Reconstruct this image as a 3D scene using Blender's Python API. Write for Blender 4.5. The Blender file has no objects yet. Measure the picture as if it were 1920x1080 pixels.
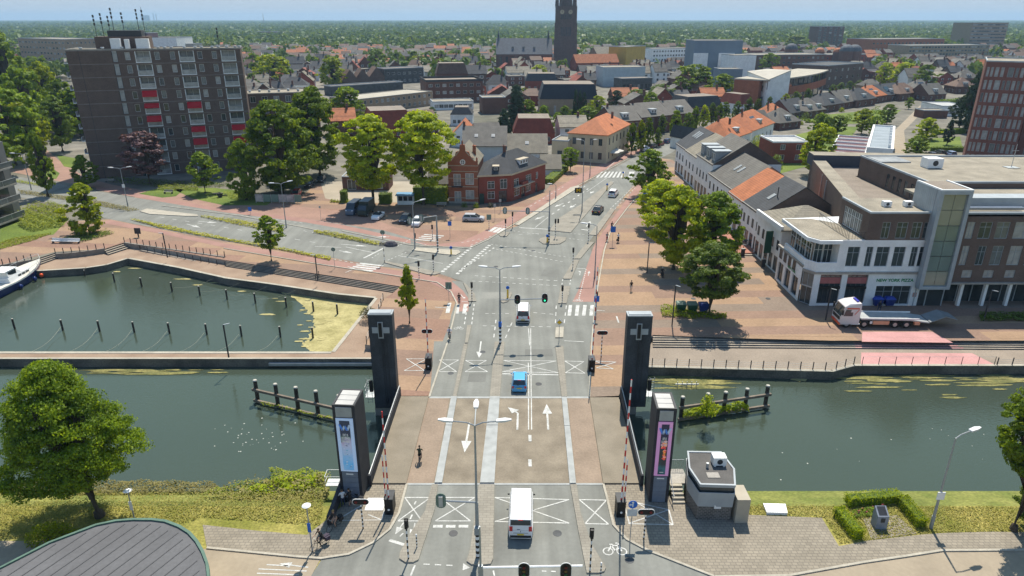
import bpy,bmesh,math,random
import numpy as np
from mathutils import Vector,Matrix
R=math.radians
sc=bpy.context.scene
# ------------------------------------------------------------------ camera, sky, sun, exposure
CAM_H=38.0;FPX=1280.0;PITCH=math.atan(504/FPX)
cam_d=bpy.data.cameras.new('camera');cam_d.sensor_width=36;cam_d.lens=24
cam_d.clip_start=0.5;cam_d.clip_end=40000
cam=bpy.data.objects.new('camera',cam_d);sc.collection.objects.link(cam)
cam.location=(0,0,CAM_H);cam.rotation_euler=(math.pi/2-PITCH,0,0);sc.camera=cam
SUN_EL,SUN_AZ=R(60.5),R(9.7)          # azimuth from +Y towards +X
world=bpy.data.worlds.new('World');sc.world=world;world.use_nodes=True
wn=world.node_tree.nodes;wl=world.node_tree.links
sky=wn.new('ShaderNodeTexSky');sky.sky_type='NISHITA';sky.sun_disc=False
sky.sun_elevation=SUN_EL;sky.sun_rotation=SUN_AZ;sky.air_density=1.0;sky.dust_density=0.2;sky.ozone_density=5.0
cap=wn.new('ShaderNodeVectorMath');cap.operation='MINIMUM';cap.inputs[1].default_value=(2.4,2.72,3.05)      # hazy horizon, never glaring
wl.new(sky.outputs[0],cap.inputs[0])
bg=wn['Background'];bg.inputs[1].default_value=0.15;wl.new(cap.outputs[0],bg.inputs[0])
sd=bpy.data.lights.new('sun','SUN');sd.energy=4.5;sd.angle=R(0.5);sd.color=(1.0,0.93,0.81)
sun=bpy.data.objects.new('sun',sd);sc.collection.objects.link(sun)
sun.rotation_euler=Vector((math.sin(SUN_AZ)*math.cos(SUN_EL),math.cos(SUN_AZ)*math.cos(SUN_EL),math.sin(SUN_EL))).to_track_quat('Z','Y').to_euler()
sun.location=(0,60,120)
vs=sc.view_settings;vs.view_transform='Standard';vs.look='None';vs.exposure=0.6;vs.gamma=1;vs.use_curve_mapping=False
sc.cycles.max_bounces=6;sc.cycles.transparent_max_bounces=8;sc.cycles.volume_bounces=0
sc.cycles.caustics_reflective=False;sc.cycles.caustics_refractive=False
col=sc.collection
WATER=-1.9;QUAY=-0.8
CP_,SP_=math.cos(PITCH),math.sin(PITCH)
def G(u,v,z=0.0):
 "survey: ground point seen at photograph pixel (u, v) on the level z"
 a=(u-960)/FPX;b=(540-v)/FPX
 t=(z-CAM_H)/(-SP_+b*CP_)
 return Vector((a*t,(CP_+b*SP_)*t,z))
def HT(u,v,vt,z=0.0):
 "survey: height above datum of what rises over ground pixel (u, v) up to row vt"
 Y=G(u,v,z)[1];t=(540-vt)/FPX
 return Y*(t*CP_-SP_)/(CP_+t*SP_)+CAM_H
def PR(x,y,z):
 q=z-CAM_H;d=y*CP_-q*SP_
 return 960+FPX*x/d,540-FPX*(y*SP_+q*CP_)/d,d
# ------------------------------------------------------------------ mesh builder
class MB:
 def __init__(s):s.v=[];s.f=[];s.m=[]
 def poly(s,pts,m=0):
  n=len(s.v);s.v+=[tuple(p)for p in pts];s.f.append(tuple(range(n,n+len(pts))));s.m.append(m);return s
 def box(s,x0,x1,y0,y1,z0,z1,m=0,mt=None):
  n=len(s.v)
  s.v+=[(x0,y0,z0),(x1,y0,z0),(x1,y1,z0),(x0,y1,z0),(x0,y0,z1),(x1,y0,z1),(x1,y1,z1),(x0,y1,z1)]
  for k,q in enumerate(((3,2,1,0),(4,5,6,7),(0,1,5,4),(1,2,6,5),(2,3,7,6),(3,0,4,7))):
   s.f.append(tuple(n+i for i in q));s.m.append(mt if(k==1 and mt is not None)else m)
  return s
 def prism(s,pl,z0,z1,m=0,mt=None):
  pl=[(p[0],p[1])for p in pl]
  a=sum(pl[i-1][0]*pl[i][1]-pl[i][0]*pl[i-1][1]for i in range(len(pl)))
  if a<0:pl=pl[::-1]
  n=len(s.v);k=len(pl)
  s.v+=[(x,y,z0)for x,y in pl]+[(x,y,z1)for x,y in pl]
  s.f.append(tuple(range(n+k,n+2*k)));s.m.append(m if mt is None else mt)
  s.f.append(tuple(range(n+k-1,n-1,-1)));s.m.append(m)
  for i in range(k):
   j=(i+1)%k;s.f.append((n+i,n+j,n+k+j,n+k+i));s.m.append(m)
  return s
 def sheet(s,pl,z,m=0):
  pl=[(p[0],p[1])for p in pl]
  a=sum(pl[i-1][0]*pl[i][1]-pl[i][0]*pl[i-1][1]for i in range(len(pl)))
  if a<0:pl=pl[::-1]
  return s.poly([(x,y,z)for x,y in pl],m)
 def cyl(s,p0,p1,r0,r1=None,n=8,m=0,caps=True):
  r1=r0 if r1 is None else r1
  p0=Vector(p0);p1=Vector(p1);d=(p1-p0)
  if d.length<1e-6:return s
  d.normalize();a=d.orthogonal().normalized();b=d.cross(a);k=len(s.v)
  for p,r in((p0,r0),(p1,r1)):
   for i in range(n):
    t=2*math.pi*i/n;s.v.append(tuple(p+a*(r*math.cos(t))+b*(r*math.sin(t))))
  for i in range(n):
   j=(i+1)%n;s.f.append((k+i,k+j,k+n+j,k+n+i));s.m.append(m)
  if caps:
   s.f.append(tuple(range(k+n-1,k-1,-1)));s.m.append(m);s.f.append(tuple(range(k+n,k+2*n)));s.m.append(m)
  return s
 def tube(s,pts,r,n=6,m=0):
  for a,b in zip(pts[:-1],pts[1:]):s.cyl(a,b,r,r,n,m)
  return s
 def loft(s,rings,m=0,caps=True,mf=None):
  k=len(s.v);n=len(rings[0])
  for r in rings:s.v+=[tuple(p)for p in r]
  for i in range(len(rings)-1):
   for j in range(n):
    q=(j+1)%n
    s.f.append((k+i*n+j,k+i*n+q,k+(i+1)*n+q,k+(i+1)*n+j));s.m.append(m if mf is None else mf(i,j))
  if caps:
   s.f.append(tuple(range(k+n-1,k-1,-1)));s.m.append(m)
   e=k+(len(rings)-1)*n;s.f.append(tuple(range(e,e+n)));s.m.append(m)
  return s
 def ball(s,c,rx,ry,rz,n=8,k=5,m=0):
  rings=[]
  for i in range(k+1):
   t=-math.pi/2+math.pi*(0.04+0.92*i/k)
   rings.append([(c[0]+rx*math.cos(t)*math.cos(2*math.pi*j/n),c[1]+ry*math.cos(t)*math.sin(2*math.pi*j/n),c[2]+rz*math.sin(t))for j in range(n)])
  return s.loft(rings,m)
 def mesh(s,name,mats,smooth=False):
  me=bpy.data.meshes.new(name);me.from_pydata(s.v,[],s.f)
  for x in(mats if isinstance(mats,(list,tuple))else[mats]):me.materials.append(x)
  me.polygons.foreach_set('material_index',s.m)
  if smooth:me.polygons.foreach_set('use_smooth',[True]*len(s.f))
  me.update();return me
 def obj(s,name,mats,parent=None,loc=None,rz=0,smooth=False):
  return put(name,s.mesh(name,mats,smooth),parent,loc,rz)
def put(name,me,parent=None,loc=None,rz=0,scale=None):
 o=bpy.data.objects.new(name,me);col.objects.link(o)
 if parent is not None:o.parent=parent
 if loc is not None:o.location=loc
 if rz:o.rotation_euler=(0,0,rz)
 if scale is not None:o.scale=scale
 return o
def tag(o,label,cat,group=None):
 o['label']=label;o['category']=cat
 if group:o['group']=group
 return o
def thing(name,label,cat,loc=(0,0,0),rz=0,group=None):
 o=bpy.data.objects.new(name,None);col.objects.link(o);o.empty_display_size=0.3
 o.location=loc;o.rotation_euler=(0,0,rz);return tag(o,label,cat,group)
def struct(name,mb,mats,kind='structure',**k):
 o=mb.obj(name,mats,**k);o['kind']=kind;return o
def dup(root,loc,rz=0,label=None,group=None,scale=None):
 r=root.copy();col.objects.link(r);r.location=loc;r.rotation_euler=(0,0,rz)
 if scale is not None:r.scale=scale if isinstance(scale,(tuple,list))else(scale,)*3
 if label:r['label']=label
 if group:r['group']=group
 for ch in list(root.children):
  c=ch.copy();col.objects.link(c);c.parent=r
  for g in list(ch.children):
   d=g.copy();col.objects.link(d);d.parent=c
 return r
# ------------------------------------------------------------------ materials
MATS={}
def mat(name,c,rough=0.8,var=0.12,scale=1.5,metal=0.0,bump=0.0,bscale=20,c2=None,spec=0.3,fine=None,emit=0,alpha=None,rnd=0.0):
 "procedural: large noise (var) + fine noise on the base colour, optional second colour, optional bump"
 if name in MATS:return MATS[name]
 m=bpy.data.materials.new(name);m.use_nodes=True;MATS[name]=m
 N=m.node_tree.nodes;L=m.node_tree.links;p=N['Principled BSDF']
 p.inputs['Roughness'].default_value=rough;p.inputs['Metallic'].default_value=metal
 p.inputs['Specular IOR Level'].default_value=spec
 tc=N.new('ShaderNodeTexCoord')
 n1=N.new('ShaderNodeTexNoise');n1.inputs['Scale'].default_value=scale;n1.inputs['Detail'].default_value=5
 L.new(tc.outputs['Object'],n1.inputs['Vector'])
 mr=N.new('ShaderNodeMapRange');mr.inputs[1].default_value=0.3;mr.inputs[2].default_value=0.7
 mr.inputs[3].default_value=0;mr.inputs[4].default_value=1;L.new(n1.outputs['Fac'],mr.inputs[0])
 a=N.new('ShaderNodeMix');a.data_type='RGBA'
 lo=[x*(1-var)for x in c];hi=[x*(1+var)for x in c]if c2 is None else c2
 a.inputs['A'].default_value=(*lo,1);a.inputs['B'].default_value=(*hi,1);L.new(mr.outputs[0],a.inputs['Factor'])
 out=a.outputs['Result']
 if fine:
  n2=N.new('ShaderNodeTexNoise');n2.inputs['Scale'].default_value=fine[0];n2.inputs['Detail'].default_value=2
  L.new(tc.outputs['Object'],n2.inputs['Vector'])
  m2=N.new('ShaderNodeMapRange');m2.inputs[1].default_value=.3;m2.inputs[2].default_value=.7
  m2.inputs[3].default_value=1-fine[1];m2.inputs[4].default_value=1+fine[1];L.new(n2.outputs['Fac'],m2.inputs[0])
  x=N.new('ShaderNodeVectorMath');x.operation='SCALE';L.new(out,x.inputs[0]);L.new(m2.outputs[0],x.inputs['Scale']);out=x.outputs[0]
 if rnd:
  oi=N.new('ShaderNodeObjectInfo');m3=N.new('ShaderNodeMapRange');m3.inputs[3].default_value=1-rnd;m3.inputs[4].default_value=1+rnd
  L.new(oi.outputs['Random'],m3.inputs[0])
  x=N.new('ShaderNodeVectorMath');x.operation='SCALE';L.new(out,x.inputs[0]);L.new(m3.outputs[0],x.inputs['Scale']);out=x.outputs[0]
 L.new(out,p.inputs['Base Color'])
 if bump:
  n3=N.new('ShaderNodeTexNoise');n3.inputs['Scale'].default_value=bscale;n3.inputs['Detail'].default_value=3
  L.new(tc.outputs['Object'],n3.inputs['Vector'])
  b=N.new('ShaderNodeBump');b.inputs['Strength'].default_value=bump;b.inputs['Distance'].default_value=0.05
  L.new(n3.outputs['Fac'],b.inputs['Height']);L.new(b.outputs[0],p.inputs['Normal'])
 if emit:
  p.inputs['Emission Color'].default_value=(*c,1);p.inputs['Emission Strength'].default_value=emit
 return m
def wallmat(name,c,bw=0.22,bh=0.075,mortar=None,var=0.25,mort=0.012,horiz=True):
 "brickwork or block paving: Brick Texture, on walls laid over (x+y, z)"
 if name in MATS:return MATS[name]
 m=mat(name,c,0.9,0.12,0.5)
 N=m.node_tree.nodes;L=m.node_tree.links;p=N['Principled BSDF']
 src=p.inputs['Base Color'].links[0].from_socket
 tc=N.new('ShaderNodeTexCoord');sx=N.new('ShaderNodeSeparateXYZ');L.new(tc.outputs['Object'],sx.inputs[0])
 cx=N.new('ShaderNodeCombineXYZ')
 if horiz:
  ad=N.new('ShaderNodeMath');L.new(sx.outputs[0],ad.inputs[0]);L.new(sx.outputs[1],ad.inputs[1])
  L.new(ad.outputs[0],cx.inputs[0]);L.new(sx.outputs[2],cx.inputs[1])
 else:
  L.new(sx.outputs[0],cx.inputs[0]);L.new(sx.outputs[1],cx.inputs[1])
 br=N.new('ShaderNodeTexBrick');br.inputs['Scale'].default_value=1;br.inputs['Brick Width'].default_value=bw;br.inputs['Row Height'].default_value=bh
 br.inputs['Mortar Size'].default_value=mort;br.inputs['Mortar'].default_value=(*(mortar or[x*1.4 for x in c]),1)
 br.inputs['Color1'].default_value=(1-var,1-var,1-var,1);br.inputs['Color2'].default_value=(1+var,1+var,1+var,1)
 mo=mortar or[x*1.3 for x in c]
 br.inputs['Mortar'].default_value=(mo[0]/c[0],mo[1]/c[1],mo[2]/c[2],1)
 L.new(cx.outputs[0],br.inputs['Vector'])
 mx=N.new('ShaderNodeMix');mx.data_type='RGBA';mx.blend_type='MULTIPLY';mx.inputs['Factor'].default_value=1
 L.new(src,mx.inputs['A']);L.new(br.outputs['Color'],mx.inputs['B']);L.new(mx.outputs['Result'],p.inputs['Base Color'])
 b=N.new('ShaderNodeBump');b.inputs['Strength'].default_value=0.35;b.inputs['Distance'].default_value=0.02;b.invert=True
 L.new(br.outputs['Fac'],b.inputs['Height']);L.new(b.outputs[0],p.inputs['Normal'])
 return m
def roofmat(name,c,pitch=0.32,var=0.18):
 "roof tiles: courses and rolls as fine relief and tone"
 if name in MATS:return MATS[name]
 m=mat(name,c,0.75,var,0.6,fine=(9,.22),rnd=.1)
 N=m.node_tree.nodes;L=m.node_tree.links;p=N['Principled BSDF']
 src=p.inputs['Base Color'].links[0].from_socket
 tc=N.new('ShaderNodeTexCoord');sx=N.new('ShaderNodeSeparateXYZ');L.new(tc.outputs['Object'],sx.inputs[0])
 def wav(sock,per):
  d=N.new('ShaderNodeMath');d.operation='DIVIDE';L.new(sock,d.inputs[0]);d.inputs[1].default_value=per
  f=N.new('ShaderNodeMath');f.operation='FRACT';L.new(d.outputs[0],f.inputs[0]);return f.outputs[0]
 a=wav(sx.outputs[2],pitch*.75)
 r=N.new('ShaderNodeMapRange');L.new(a,r.inputs[0]);r.inputs[1].default_value=0;r.inputs[2].default_value=.35;r.inputs[3].default_value=.62;r.inputs[4].default_value=1
 x=N.new('ShaderNodeVectorMath');x.operation='SCALE';L.new(src,x.inputs[0]);L.new(r.outputs[0],x.inputs['Scale']);L.new(x.outputs[0],p.inputs['Base Color'])
 b=N.new('ShaderNodeBump');b.inputs['Strength'].default_value=0.5;b.inputs['Distance'].default_value=0.04
 L.new(a,b.inputs['Height']);L.new(b.outputs[0],p.inputs['Normal'])
 return m
def leafmat(name,dark,light,trans=0.35):
 if name in MATS:return MATS[name]
 m=bpy.data.materials.new(name);m.use_nodes=True;MATS[name]=m
 N=m.node_tree.nodes;L=m.node_tree.links;p=N['Principled BSDF'];out=N['Material Output']
 g=N.new('ShaderNodeNewGeometry');tc=N.new('ShaderNodeTexCoord');oi=N.new('ShaderNodeObjectInfo')
 n1=N.new('ShaderNodeTexNoise');n1.inputs['Scale'].default_value=2.2;n1.inputs['Detail'].default_value=3;L.new(tc.outputs['Object'],n1.inputs['Vector'])
 ad=N.new('ShaderNodeMath');ad.operation='MULTIPLY_ADD';L.new(g.outputs['Random Per Island'],ad.inputs[0]);ad.inputs[1].default_value=0.55
 sb=N.new('ShaderNodeMath');sb.operation='MULTIPLY_ADD';L.new(n1.outputs['Fac'],sb.inputs[0]);sb.inputs[1].default_value=1.3;sb.inputs[2].default_value=-0.45;L.new(sb.outputs[0],ad.inputs[2])
 mx=N.new('ShaderNodeMix');mx.data_type='RGBA';mx.inputs['A'].default_value=(*dark,1);mx.inputs['B'].default_value=(*light,1);L.new(ad.outputs[0],mx.inputs['Factor'])
 hs=N.new('ShaderNodeHueSaturation');L.new(mx.outputs['Result'],hs.inputs['Color'])
 mr=N.new('ShaderNodeMapRange');L.new(oi.outputs['Random'],mr.inputs[0]);mr.inputs[3].default_value=.8;mr.inputs[4].default_value=1.2;L.new(mr.outputs[0],hs.inputs['Value'])
 L.new(hs.outputs[0],p.inputs['Base Color']);p.inputs['Roughness'].default_value=.55;p.inputs['Specular IOR Level'].default_value=.25
 t=N.new('ShaderNodeBsdfTranslucent');sc2=N.new('ShaderNodeVectorMath');sc2.operation='MULTIPLY';L.new(hs.outputs[0],sc2.inputs[0]);sc2.inputs[1].default_value=(1.5,1.35,.6);L.new(sc2.outputs[0],t.inputs[0])
 ms=N.new('ShaderNodeMixShader');ms.inputs[0].default_value=trans;L.new(p.outputs[0],ms.inputs[1]);L.new(t.outputs[0],ms.inputs[2]);L.new(ms.outputs[0],out.inputs['Surface'])
 return m
def glassmat(name,c=(.03,.04,.045),rough=.06):
 m=mat(name,c,rough,.3,.8,spec=.6);return m
M_asphalt=mat('asphalt',(.185,.187,.168),.9,.15,.2,bump=.15,bscale=30,fine=(3,.05))
def wear(m,sx=.9,sy=.035,lo=.86,hi=1.08):
 "wheel tracks and worn lanes: noise drawn out along the road"
 N=m.node_tree.nodes;L=m.node_tree.links;p=N['Principled BSDF'];src=p.inputs['Base Color'].links[0].from_socket
 tc=N.new('ShaderNodeTexCoord');mp=N.new('ShaderNodeMapping');mp.inputs['Scale'].default_value=(sx,sy,1);L.new(tc.outputs['Object'],mp.inputs[0])
 n=N.new('ShaderNodeTexNoise');n.inputs['Scale'].default_value=1;n.inputs['Detail'].default_value=4;L.new(mp.outputs[0],n.inputs[0])
 r=N.new('ShaderNodeMapRange');r.inputs[1].default_value=.32;r.inputs[2].default_value=.68;r.inputs[3].default_value=lo;r.inputs[4].default_value=hi;L.new(n.outputs[0],r.inputs[0])
 x=N.new('ShaderNodeVectorMath');x.operation='SCALE';L.new(src,x.inputs[0]);L.new(r.outputs[0],x.inputs['Scale']);L.new(x.outputs[0],p.inputs['Base Color'])
wear(M_asphalt)
M_asph_br=mat('deck asphalt',(.205,.17,.125),.9,.2,.5,bump=.2,bscale=30,fine=(6,.1),c2=(.255,.215,.16))
M_deck_side=mat('deck side',(.205,.175,.13),.9,.12,.5,c2=(.24,.205,.155),fine=(8,.08))
M_white=mat('road paint',(.45,.45,.425),.75,.2,1.2,fine=(7,.22))
M_bike=mat('red bike asphalt',(.285,.165,.135),.9,.12,.3,fine=(4,.06))
M_kerb=mat('kerb concrete',(.36,.33,.27),.9,.14,.7,fine=(5,.1))
M_pav=wallmat('grey pavers',(.245,.213,.165),.42,.3,(.17,.15,.12),.1,.03,horiz=False)
M_isl=wallmat('island pavers',(.25,.23,.19),.6,.3,(.2,.18,.15),.07,.025,horiz=False)
M_tan=mat('tan road',(.29,.24,.175),.9,.1,.4,fine=(3,.05))
M_conc=mat('concrete',(.30,.28,.25),.85,.22,.5,fine=(7,.12))
M_concd=mat('dark concrete',(.075,.078,.08),.8,.3,.6,fine=(8,.1))
M_darkst=mat('dark tower brick',(.035,.036,.042),.8,.25,.7,fine=(12,.15))
M_metal=mat('galvanised metal',(.42,.44,.45),.45,.08,2,metal=.5)
M_steel=mat('grey plate',(.33,.34,.33),.8,.14,1.2,spec=.1)
M_dark=mat('dark metal',(.035,.037,.042),.5,.2,3)
M_black=mat('black',(.012,.012,.013),.5,.2,3)
M_pole=mat('pole grey',(.30,.32,.33),.5,.08,3,metal=.3)
M_red=mat('signal red paint',(.55,.03,.03),.5,.12,3)
M_wpaint=mat('white paint',(.75,.75,.74),.5,.06,2)
M_blue=mat('sign blue',(.02,.13,.5),.4,.05,3)
M_yellow=mat('sign yellow',(.75,.45,.02),.4,.05,3)
M_plate=mat('number plate',(.72,.5,.03),.5,.05,3)
M_greenback=mat('signal back plate',(.16,.22,.18),.6,.1,3)
M_glass=glassmat('window glass')
M_glassb=glassmat('window glass with blinds',(.30,.30,.29),.25)
M_glassl=glassmat('window glass with curtain',(.12,.13,.13),.15)
M_frame=mat('white frame',(.68,.68,.66),.5,.06,3)
M_framed=mat('dark frame',(.06,.06,.065),.5,.1,3)
M_bark=mat('bark',(.075,.06,.045),.95,.3,3,bump=.4)
M_gravel=mat('gravel roof',(.26,.23,.18),.95,.2,.35,fine=(12,.35))
M_gravel2=mat('brown felt roof',(.22,.185,.15),.95,.14,.4,fine=(9,.2))
M_zinc=mat('zinc',(.33,.36,.38),.55,.1,.8)
M_white_r=mat('white render',(.72,.73,.72),.85,.1,.5,fine=(4,.04))
M_blueg_r=mat('blue grey render',(.42,.48,.50),.85,.1,.5)
M_cream=mat('cream render',(.50,.42,.29),.85,.1,.5,fine=(4,.05))
M_brick_r=wallmat('red brick',(.20,.055,.038),var=.2)
M_brick_b=wallmat('brown brick',(.125,.065,.05),var=.2)
M_brick_d=wallmat('dark purple brick',(.115,.082,.068),var=.2)
M_brick_t=wallmat('tan brick',(.27,.2,.14),var=.15)
M_brick_o=wallmat('orange brick',(.27,.10,.055),var=.2)
M_r_or=roofmat('orange roof tiles',(.40,.135,.055))
M_r_rd=roofmat('red roof tiles',(.22,.055,.035))
M_r_gy=roofmat('grey roof tiles',(.125,.115,.10))
M_r_dk=roofmat('dark roof tiles',(.055,.057,.062))
M_r_br=roofmat('brown roof tiles',(.14,.085,.06))
M_r_tn=roofmat('lichen roof tiles',(.21,.185,.14))
M_slate=roofmat('slate',(.085,.095,.11))
M_solar=mat('solar panel',(.012,.02,.05),.12,.2,2,spec=.7)
M_plum=leafmat('plum leaves',(.06,.03,.036),(.18,.10,.10),.2)
M_leaf=leafmat('leaves',(.045,.10,.012),(.27,.37,.016),.48)
M_leafy=leafmat('bright leaves',(.10,.165,.007),(.44,.50,.010),.5)
M_leafd=leafmat('deep leaves',(.04,.08,.018),(.20,.28,.03),.42)
M_leafc=leafmat('conifer needles',(.02,.045,.022),(.06,.10,.042),.2)
M_grass=mat('grass',(.17,.19,.022),.95,.3,.3,c2=(.34,.29,.085),bump=.6,bscale=12,fine=(5,.3))
M_lawn=mat('park lawn',(.09,.15,.02),.95,.3,.12,c2=(.15,.19,.03),bump=.5,bscale=10,fine=(3,.3))
# ------------------------------------------------------------------ ground materials with laid bands
def bandmat(name,cols,rowh,patch,rot=0.0,patchp=.5):
 m=mat(name,(.3,.2,.15),.9,.1,.25,fine=(2.5,.07))
 N=m.node_tree.nodes;L=m.node_tree.links;p=N['Principled BSDF'];src=p.inputs['Base Color'].links[0].from_socket
 tc=N.new('ShaderNodeTexCoord');mp=N.new('ShaderNodeMapping');mp.inputs['Rotation'].default_value=(0,0,rot);L.new(tc.outputs['Object'],mp.inputs[0])
 sx=N.new('ShaderNodeSeparateXYZ');L.new(mp.outputs[0],sx.inputs[0])
 def M(op,a,b=None):
  n=N.new('ShaderNodeMath');n.operation=op
  for i,q in((0,a),(1,b)):
   if q is None:continue
   if isinstance(q,(int,float)):n.inputs[i].default_value=q
   else:L.new(q,n.inputs[i])
  return n.outputs[0]
 row=M('FLOOR',M('DIVIDE',sx.outputs[1],rowh))
 off=N.new('ShaderNodeTexWhiteNoise');off.noise_dimensions='1D';L.new(row,off.inputs['W'])
 cell=M('FLOOR',M('ADD',M('DIVIDE',sx.outputs[0],patch),M('MULTIPLY',off.outputs['Value'],5.0)))
 cx=N.new('ShaderNodeCombineXYZ');L.new(row,cx.inputs[0]);L.new(cell,cx.inputs[1])
 wn2=N.new('ShaderNodeTexWhiteNoise');wn2.noise_dimensions='2D';L.new(cx.outputs[0],wn2.inputs['Vector'])
 # the colour runs on in rows of three with some patches swapped
 base=M('FRACT',M('DIVIDE',M('ADD',row,0.5),3.0))
 sw=M('MULTIPLY',M('GREATER_THAN',wn2.outputs['Value'],1-patchp),M('MULTIPLY',wn2.outputs['Value'],.67))
 v=M('FRACT',M('ADD',base,sw))
 cr=N.new('ShaderNodeValToRGB');cr.color_ramp.interpolation='CONSTANT';e=cr.color_ramp.elements
 while len(e)<len(cols):e.new(.5)
 for i,c in enumerate(cols):e[i].position=i/len(cols);e[i].color=(c[0]/.3,c[1]/.2,c[2]/.15,1)
 L.new(v,cr.inputs[0])
 mx=N.new('ShaderNodeMix');mx.data_type='RGBA';mx.blend_type='MULTIPLY';mx.inputs['Factor'].default_value=1
 L.new(src,mx.inputs['A']);L.new(cr.outputs[0],mx.inputs['B'])
 br=N.new('ShaderNodeTexBrick');br.inputs['Scale'].default_value=1;br.inputs['Brick Width'].default_value=.24;br.inputs['Row Height'].default_value=.12;br.inputs['Mortar Size'].default_value=.006
 br.inputs['Color1'].default_value=(.9,.9,.9,1);br.inputs['Color2'].default_value=(1.1,1.1,1.1,1);br.inputs['Mortar'].default_value=(.75,.75,.75,1);L.new(mp.outputs[0],br.inputs['Vector'])
 m2=N.new('ShaderNodeMix');m2.data_type='RGBA';m2.blend_type='MULTIPLY';m2.inputs['Factor'].default_value=.8
 L.new(mx.outputs['Result'],m2.inputs['A']);L.new(br.outputs['Color'],m2.inputs['B']);L.new(m2.outputs['Result'],p.inputs['Base Color'])
 return m
M_plaza=bandmat('banded brick plaza',[(.232,.15,.108),(.205,.157,.12),(.295,.195,.122)],2.55,17,-.03,.3)
M_square=bandmat('banded brick square',[(.24,.145,.104),(.225,.148,.108),(.29,.192,.124)],3.2,14,.12,.4)
M_quay=mat('quay brick',(.25,.17,.118),.9,.12,.3,c2=(.31,.225,.16),fine=(5,.1))
M_quayr=mat('quay planks',(.25,.205,.16),.9,.14,.3,fine=(5,.12))
M_pink=mat('faded pink paint',(.45,.235,.22),.8,.12,.5,fine=(4,.07))
M_earth=mat('town ground',(.14,.135,.10),.95,.3,.03,c2=(.2,.18,.15),fine=(.2,.3))
M_far=mat('far fields',(.05,.085,.02),.95,.35,.004,c2=(.085,.115,.03))
M_bank=mat('bank edge',(.13,.17,.03),.95,.3,.3,c2=(.22,.22,.06),bump=.6,bscale=8,fine=(4,.3))
def P(pts,z=0.0):return[G(u,v,z)for u,v in pts]
XW=420.0
# ------------------------------------------------------------------ water
def watermat():
 m=bpy.data.materials.new('canal water');m.use_nodes=True;N=m.node_tree.nodes;L=m.node_tree.links;p=N['Principled BSDF']
 p.inputs['Roughness'].default_value=.06;p.inputs['IOR'].default_value=1.6;p.inputs['Specular IOR Level'].default_value=.5
 tc=N.new('ShaderNodeTexCoord')
 n=N.new('ShaderNodeTexNoise');n.inputs['Scale'].default_value=.05;n.inputs['Detail'].default_value=4;L.new(tc.outputs['Object'],n.inputs[0])
 mx=N.new('ShaderNodeMix');mx.data_type='RGBA';mx.inputs['A'].default_value=(.036,.05,.038,1);mx.inputs['B'].default_value=(.05,.065,.046,1);L.new(n.outputs['Fac'],mx.inputs['Factor']);L.new(mx.outputs['Result'],p.inputs['Base Color'])
 mp=N.new('ShaderNodeMapping');mp.inputs['Scale'].default_value=(.8,1.9,1);mp.inputs['Rotation'].default_value=(0,0,.3);L.new(tc.outputs['Object'],mp.inputs[0])
 w=N.new('ShaderNodeTexNoise');w.inputs['Scale'].default_value=2.6;w.inputs['Detail'].default_value=3;L.new(mp.outputs[0],w.inputs[0])
 b=N.new('ShaderNodeBump');b.inputs['Strength'].default_value=.16;b.inputs['Distance'].default_value=.09;L.new(w.outputs['Fac'],b.inputs['Height']);L.new(b.outputs[0],p.inputs['Normal'])
 return m
M_water=watermat()
# northern quay lines (lower level QUAY) and upper plaza edge (level 0)
basin_n=P([(77,508),(160,503),(200,497),(240,485),(333,502),(423,522),(500,532),(633,552),(703,559)],QUAY)
basin_e=G(622,660,QUAY)
pier_n=[Vector((-XW,G(0,659,QUAY)[1],QUAY)),basin_e]
pier_s=[Vector((-XW,G(0,673,QUAY)[1],QUAY)),G(716,673,QUAY)]
quay_r=[G(1196,688,QUAY),G(1562,697,QUAY),G(1603,686,QUAY),Vector((XW,G(1920,690,QUAY)[1],QUAY))]
up_l=P([(0,495),(60,488),(103,474),(195,467),(232,455),(422,487),(500,499),(640,520),(750,537),(737,549),(716,563),(684,646),(704,646),(752,742)])
up_l[0]=G(0,497);up_r=[G(1160,742),G(1199,650),G(1224,628),G(1383,634),G(1560,638.5),Vector((XW,G(1920,642)[1]+.5,0))]
qb_r=[G(1224,652,QUAY),G(1540,659,QUAY),Vector((XW,G(1920,661,QUAY)[1]+.4,QUAY))]    # foot of the right steps
AB_N=G(960,742)[1];AB_S=48.7
# water
w=MB();w.sheet([(-XW,40),(XW,40),(XW,135),(-XW,135)],WATER);struct('water',w,M_water)
# far ground to the horizon and the town's ground
g=MB()
far=[Vector((XW,up_r[-1][1],0)),Vector((9000,up_r[-1][1],0)),Vector((14000,13000,0)),Vector((-14000,13000,0)),Vector((-9000,100,0)),Vector((-XW,up_l[0][1],0))]
g.sheet([(p[0],p[1])for p in(up_l+up_r+far[1:])],-.02)
struct('ground',g,M_earth)
# lower quays
q=MB();ll=[p for p in up_l if p]
lowq=[Vector((-XW,up_l[0][1]-.01,0))]+up_l[:10]+[up_l[10],up_l[11]]
poly=[(p[0],p[1])for p in lowq]+[(up_l[12][0]-.3,up_l[12][1]),(G(716,673,QUAY)[0],G(716,673,QUAY)[1]),(-XW,pier_s[0][1])]
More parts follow.
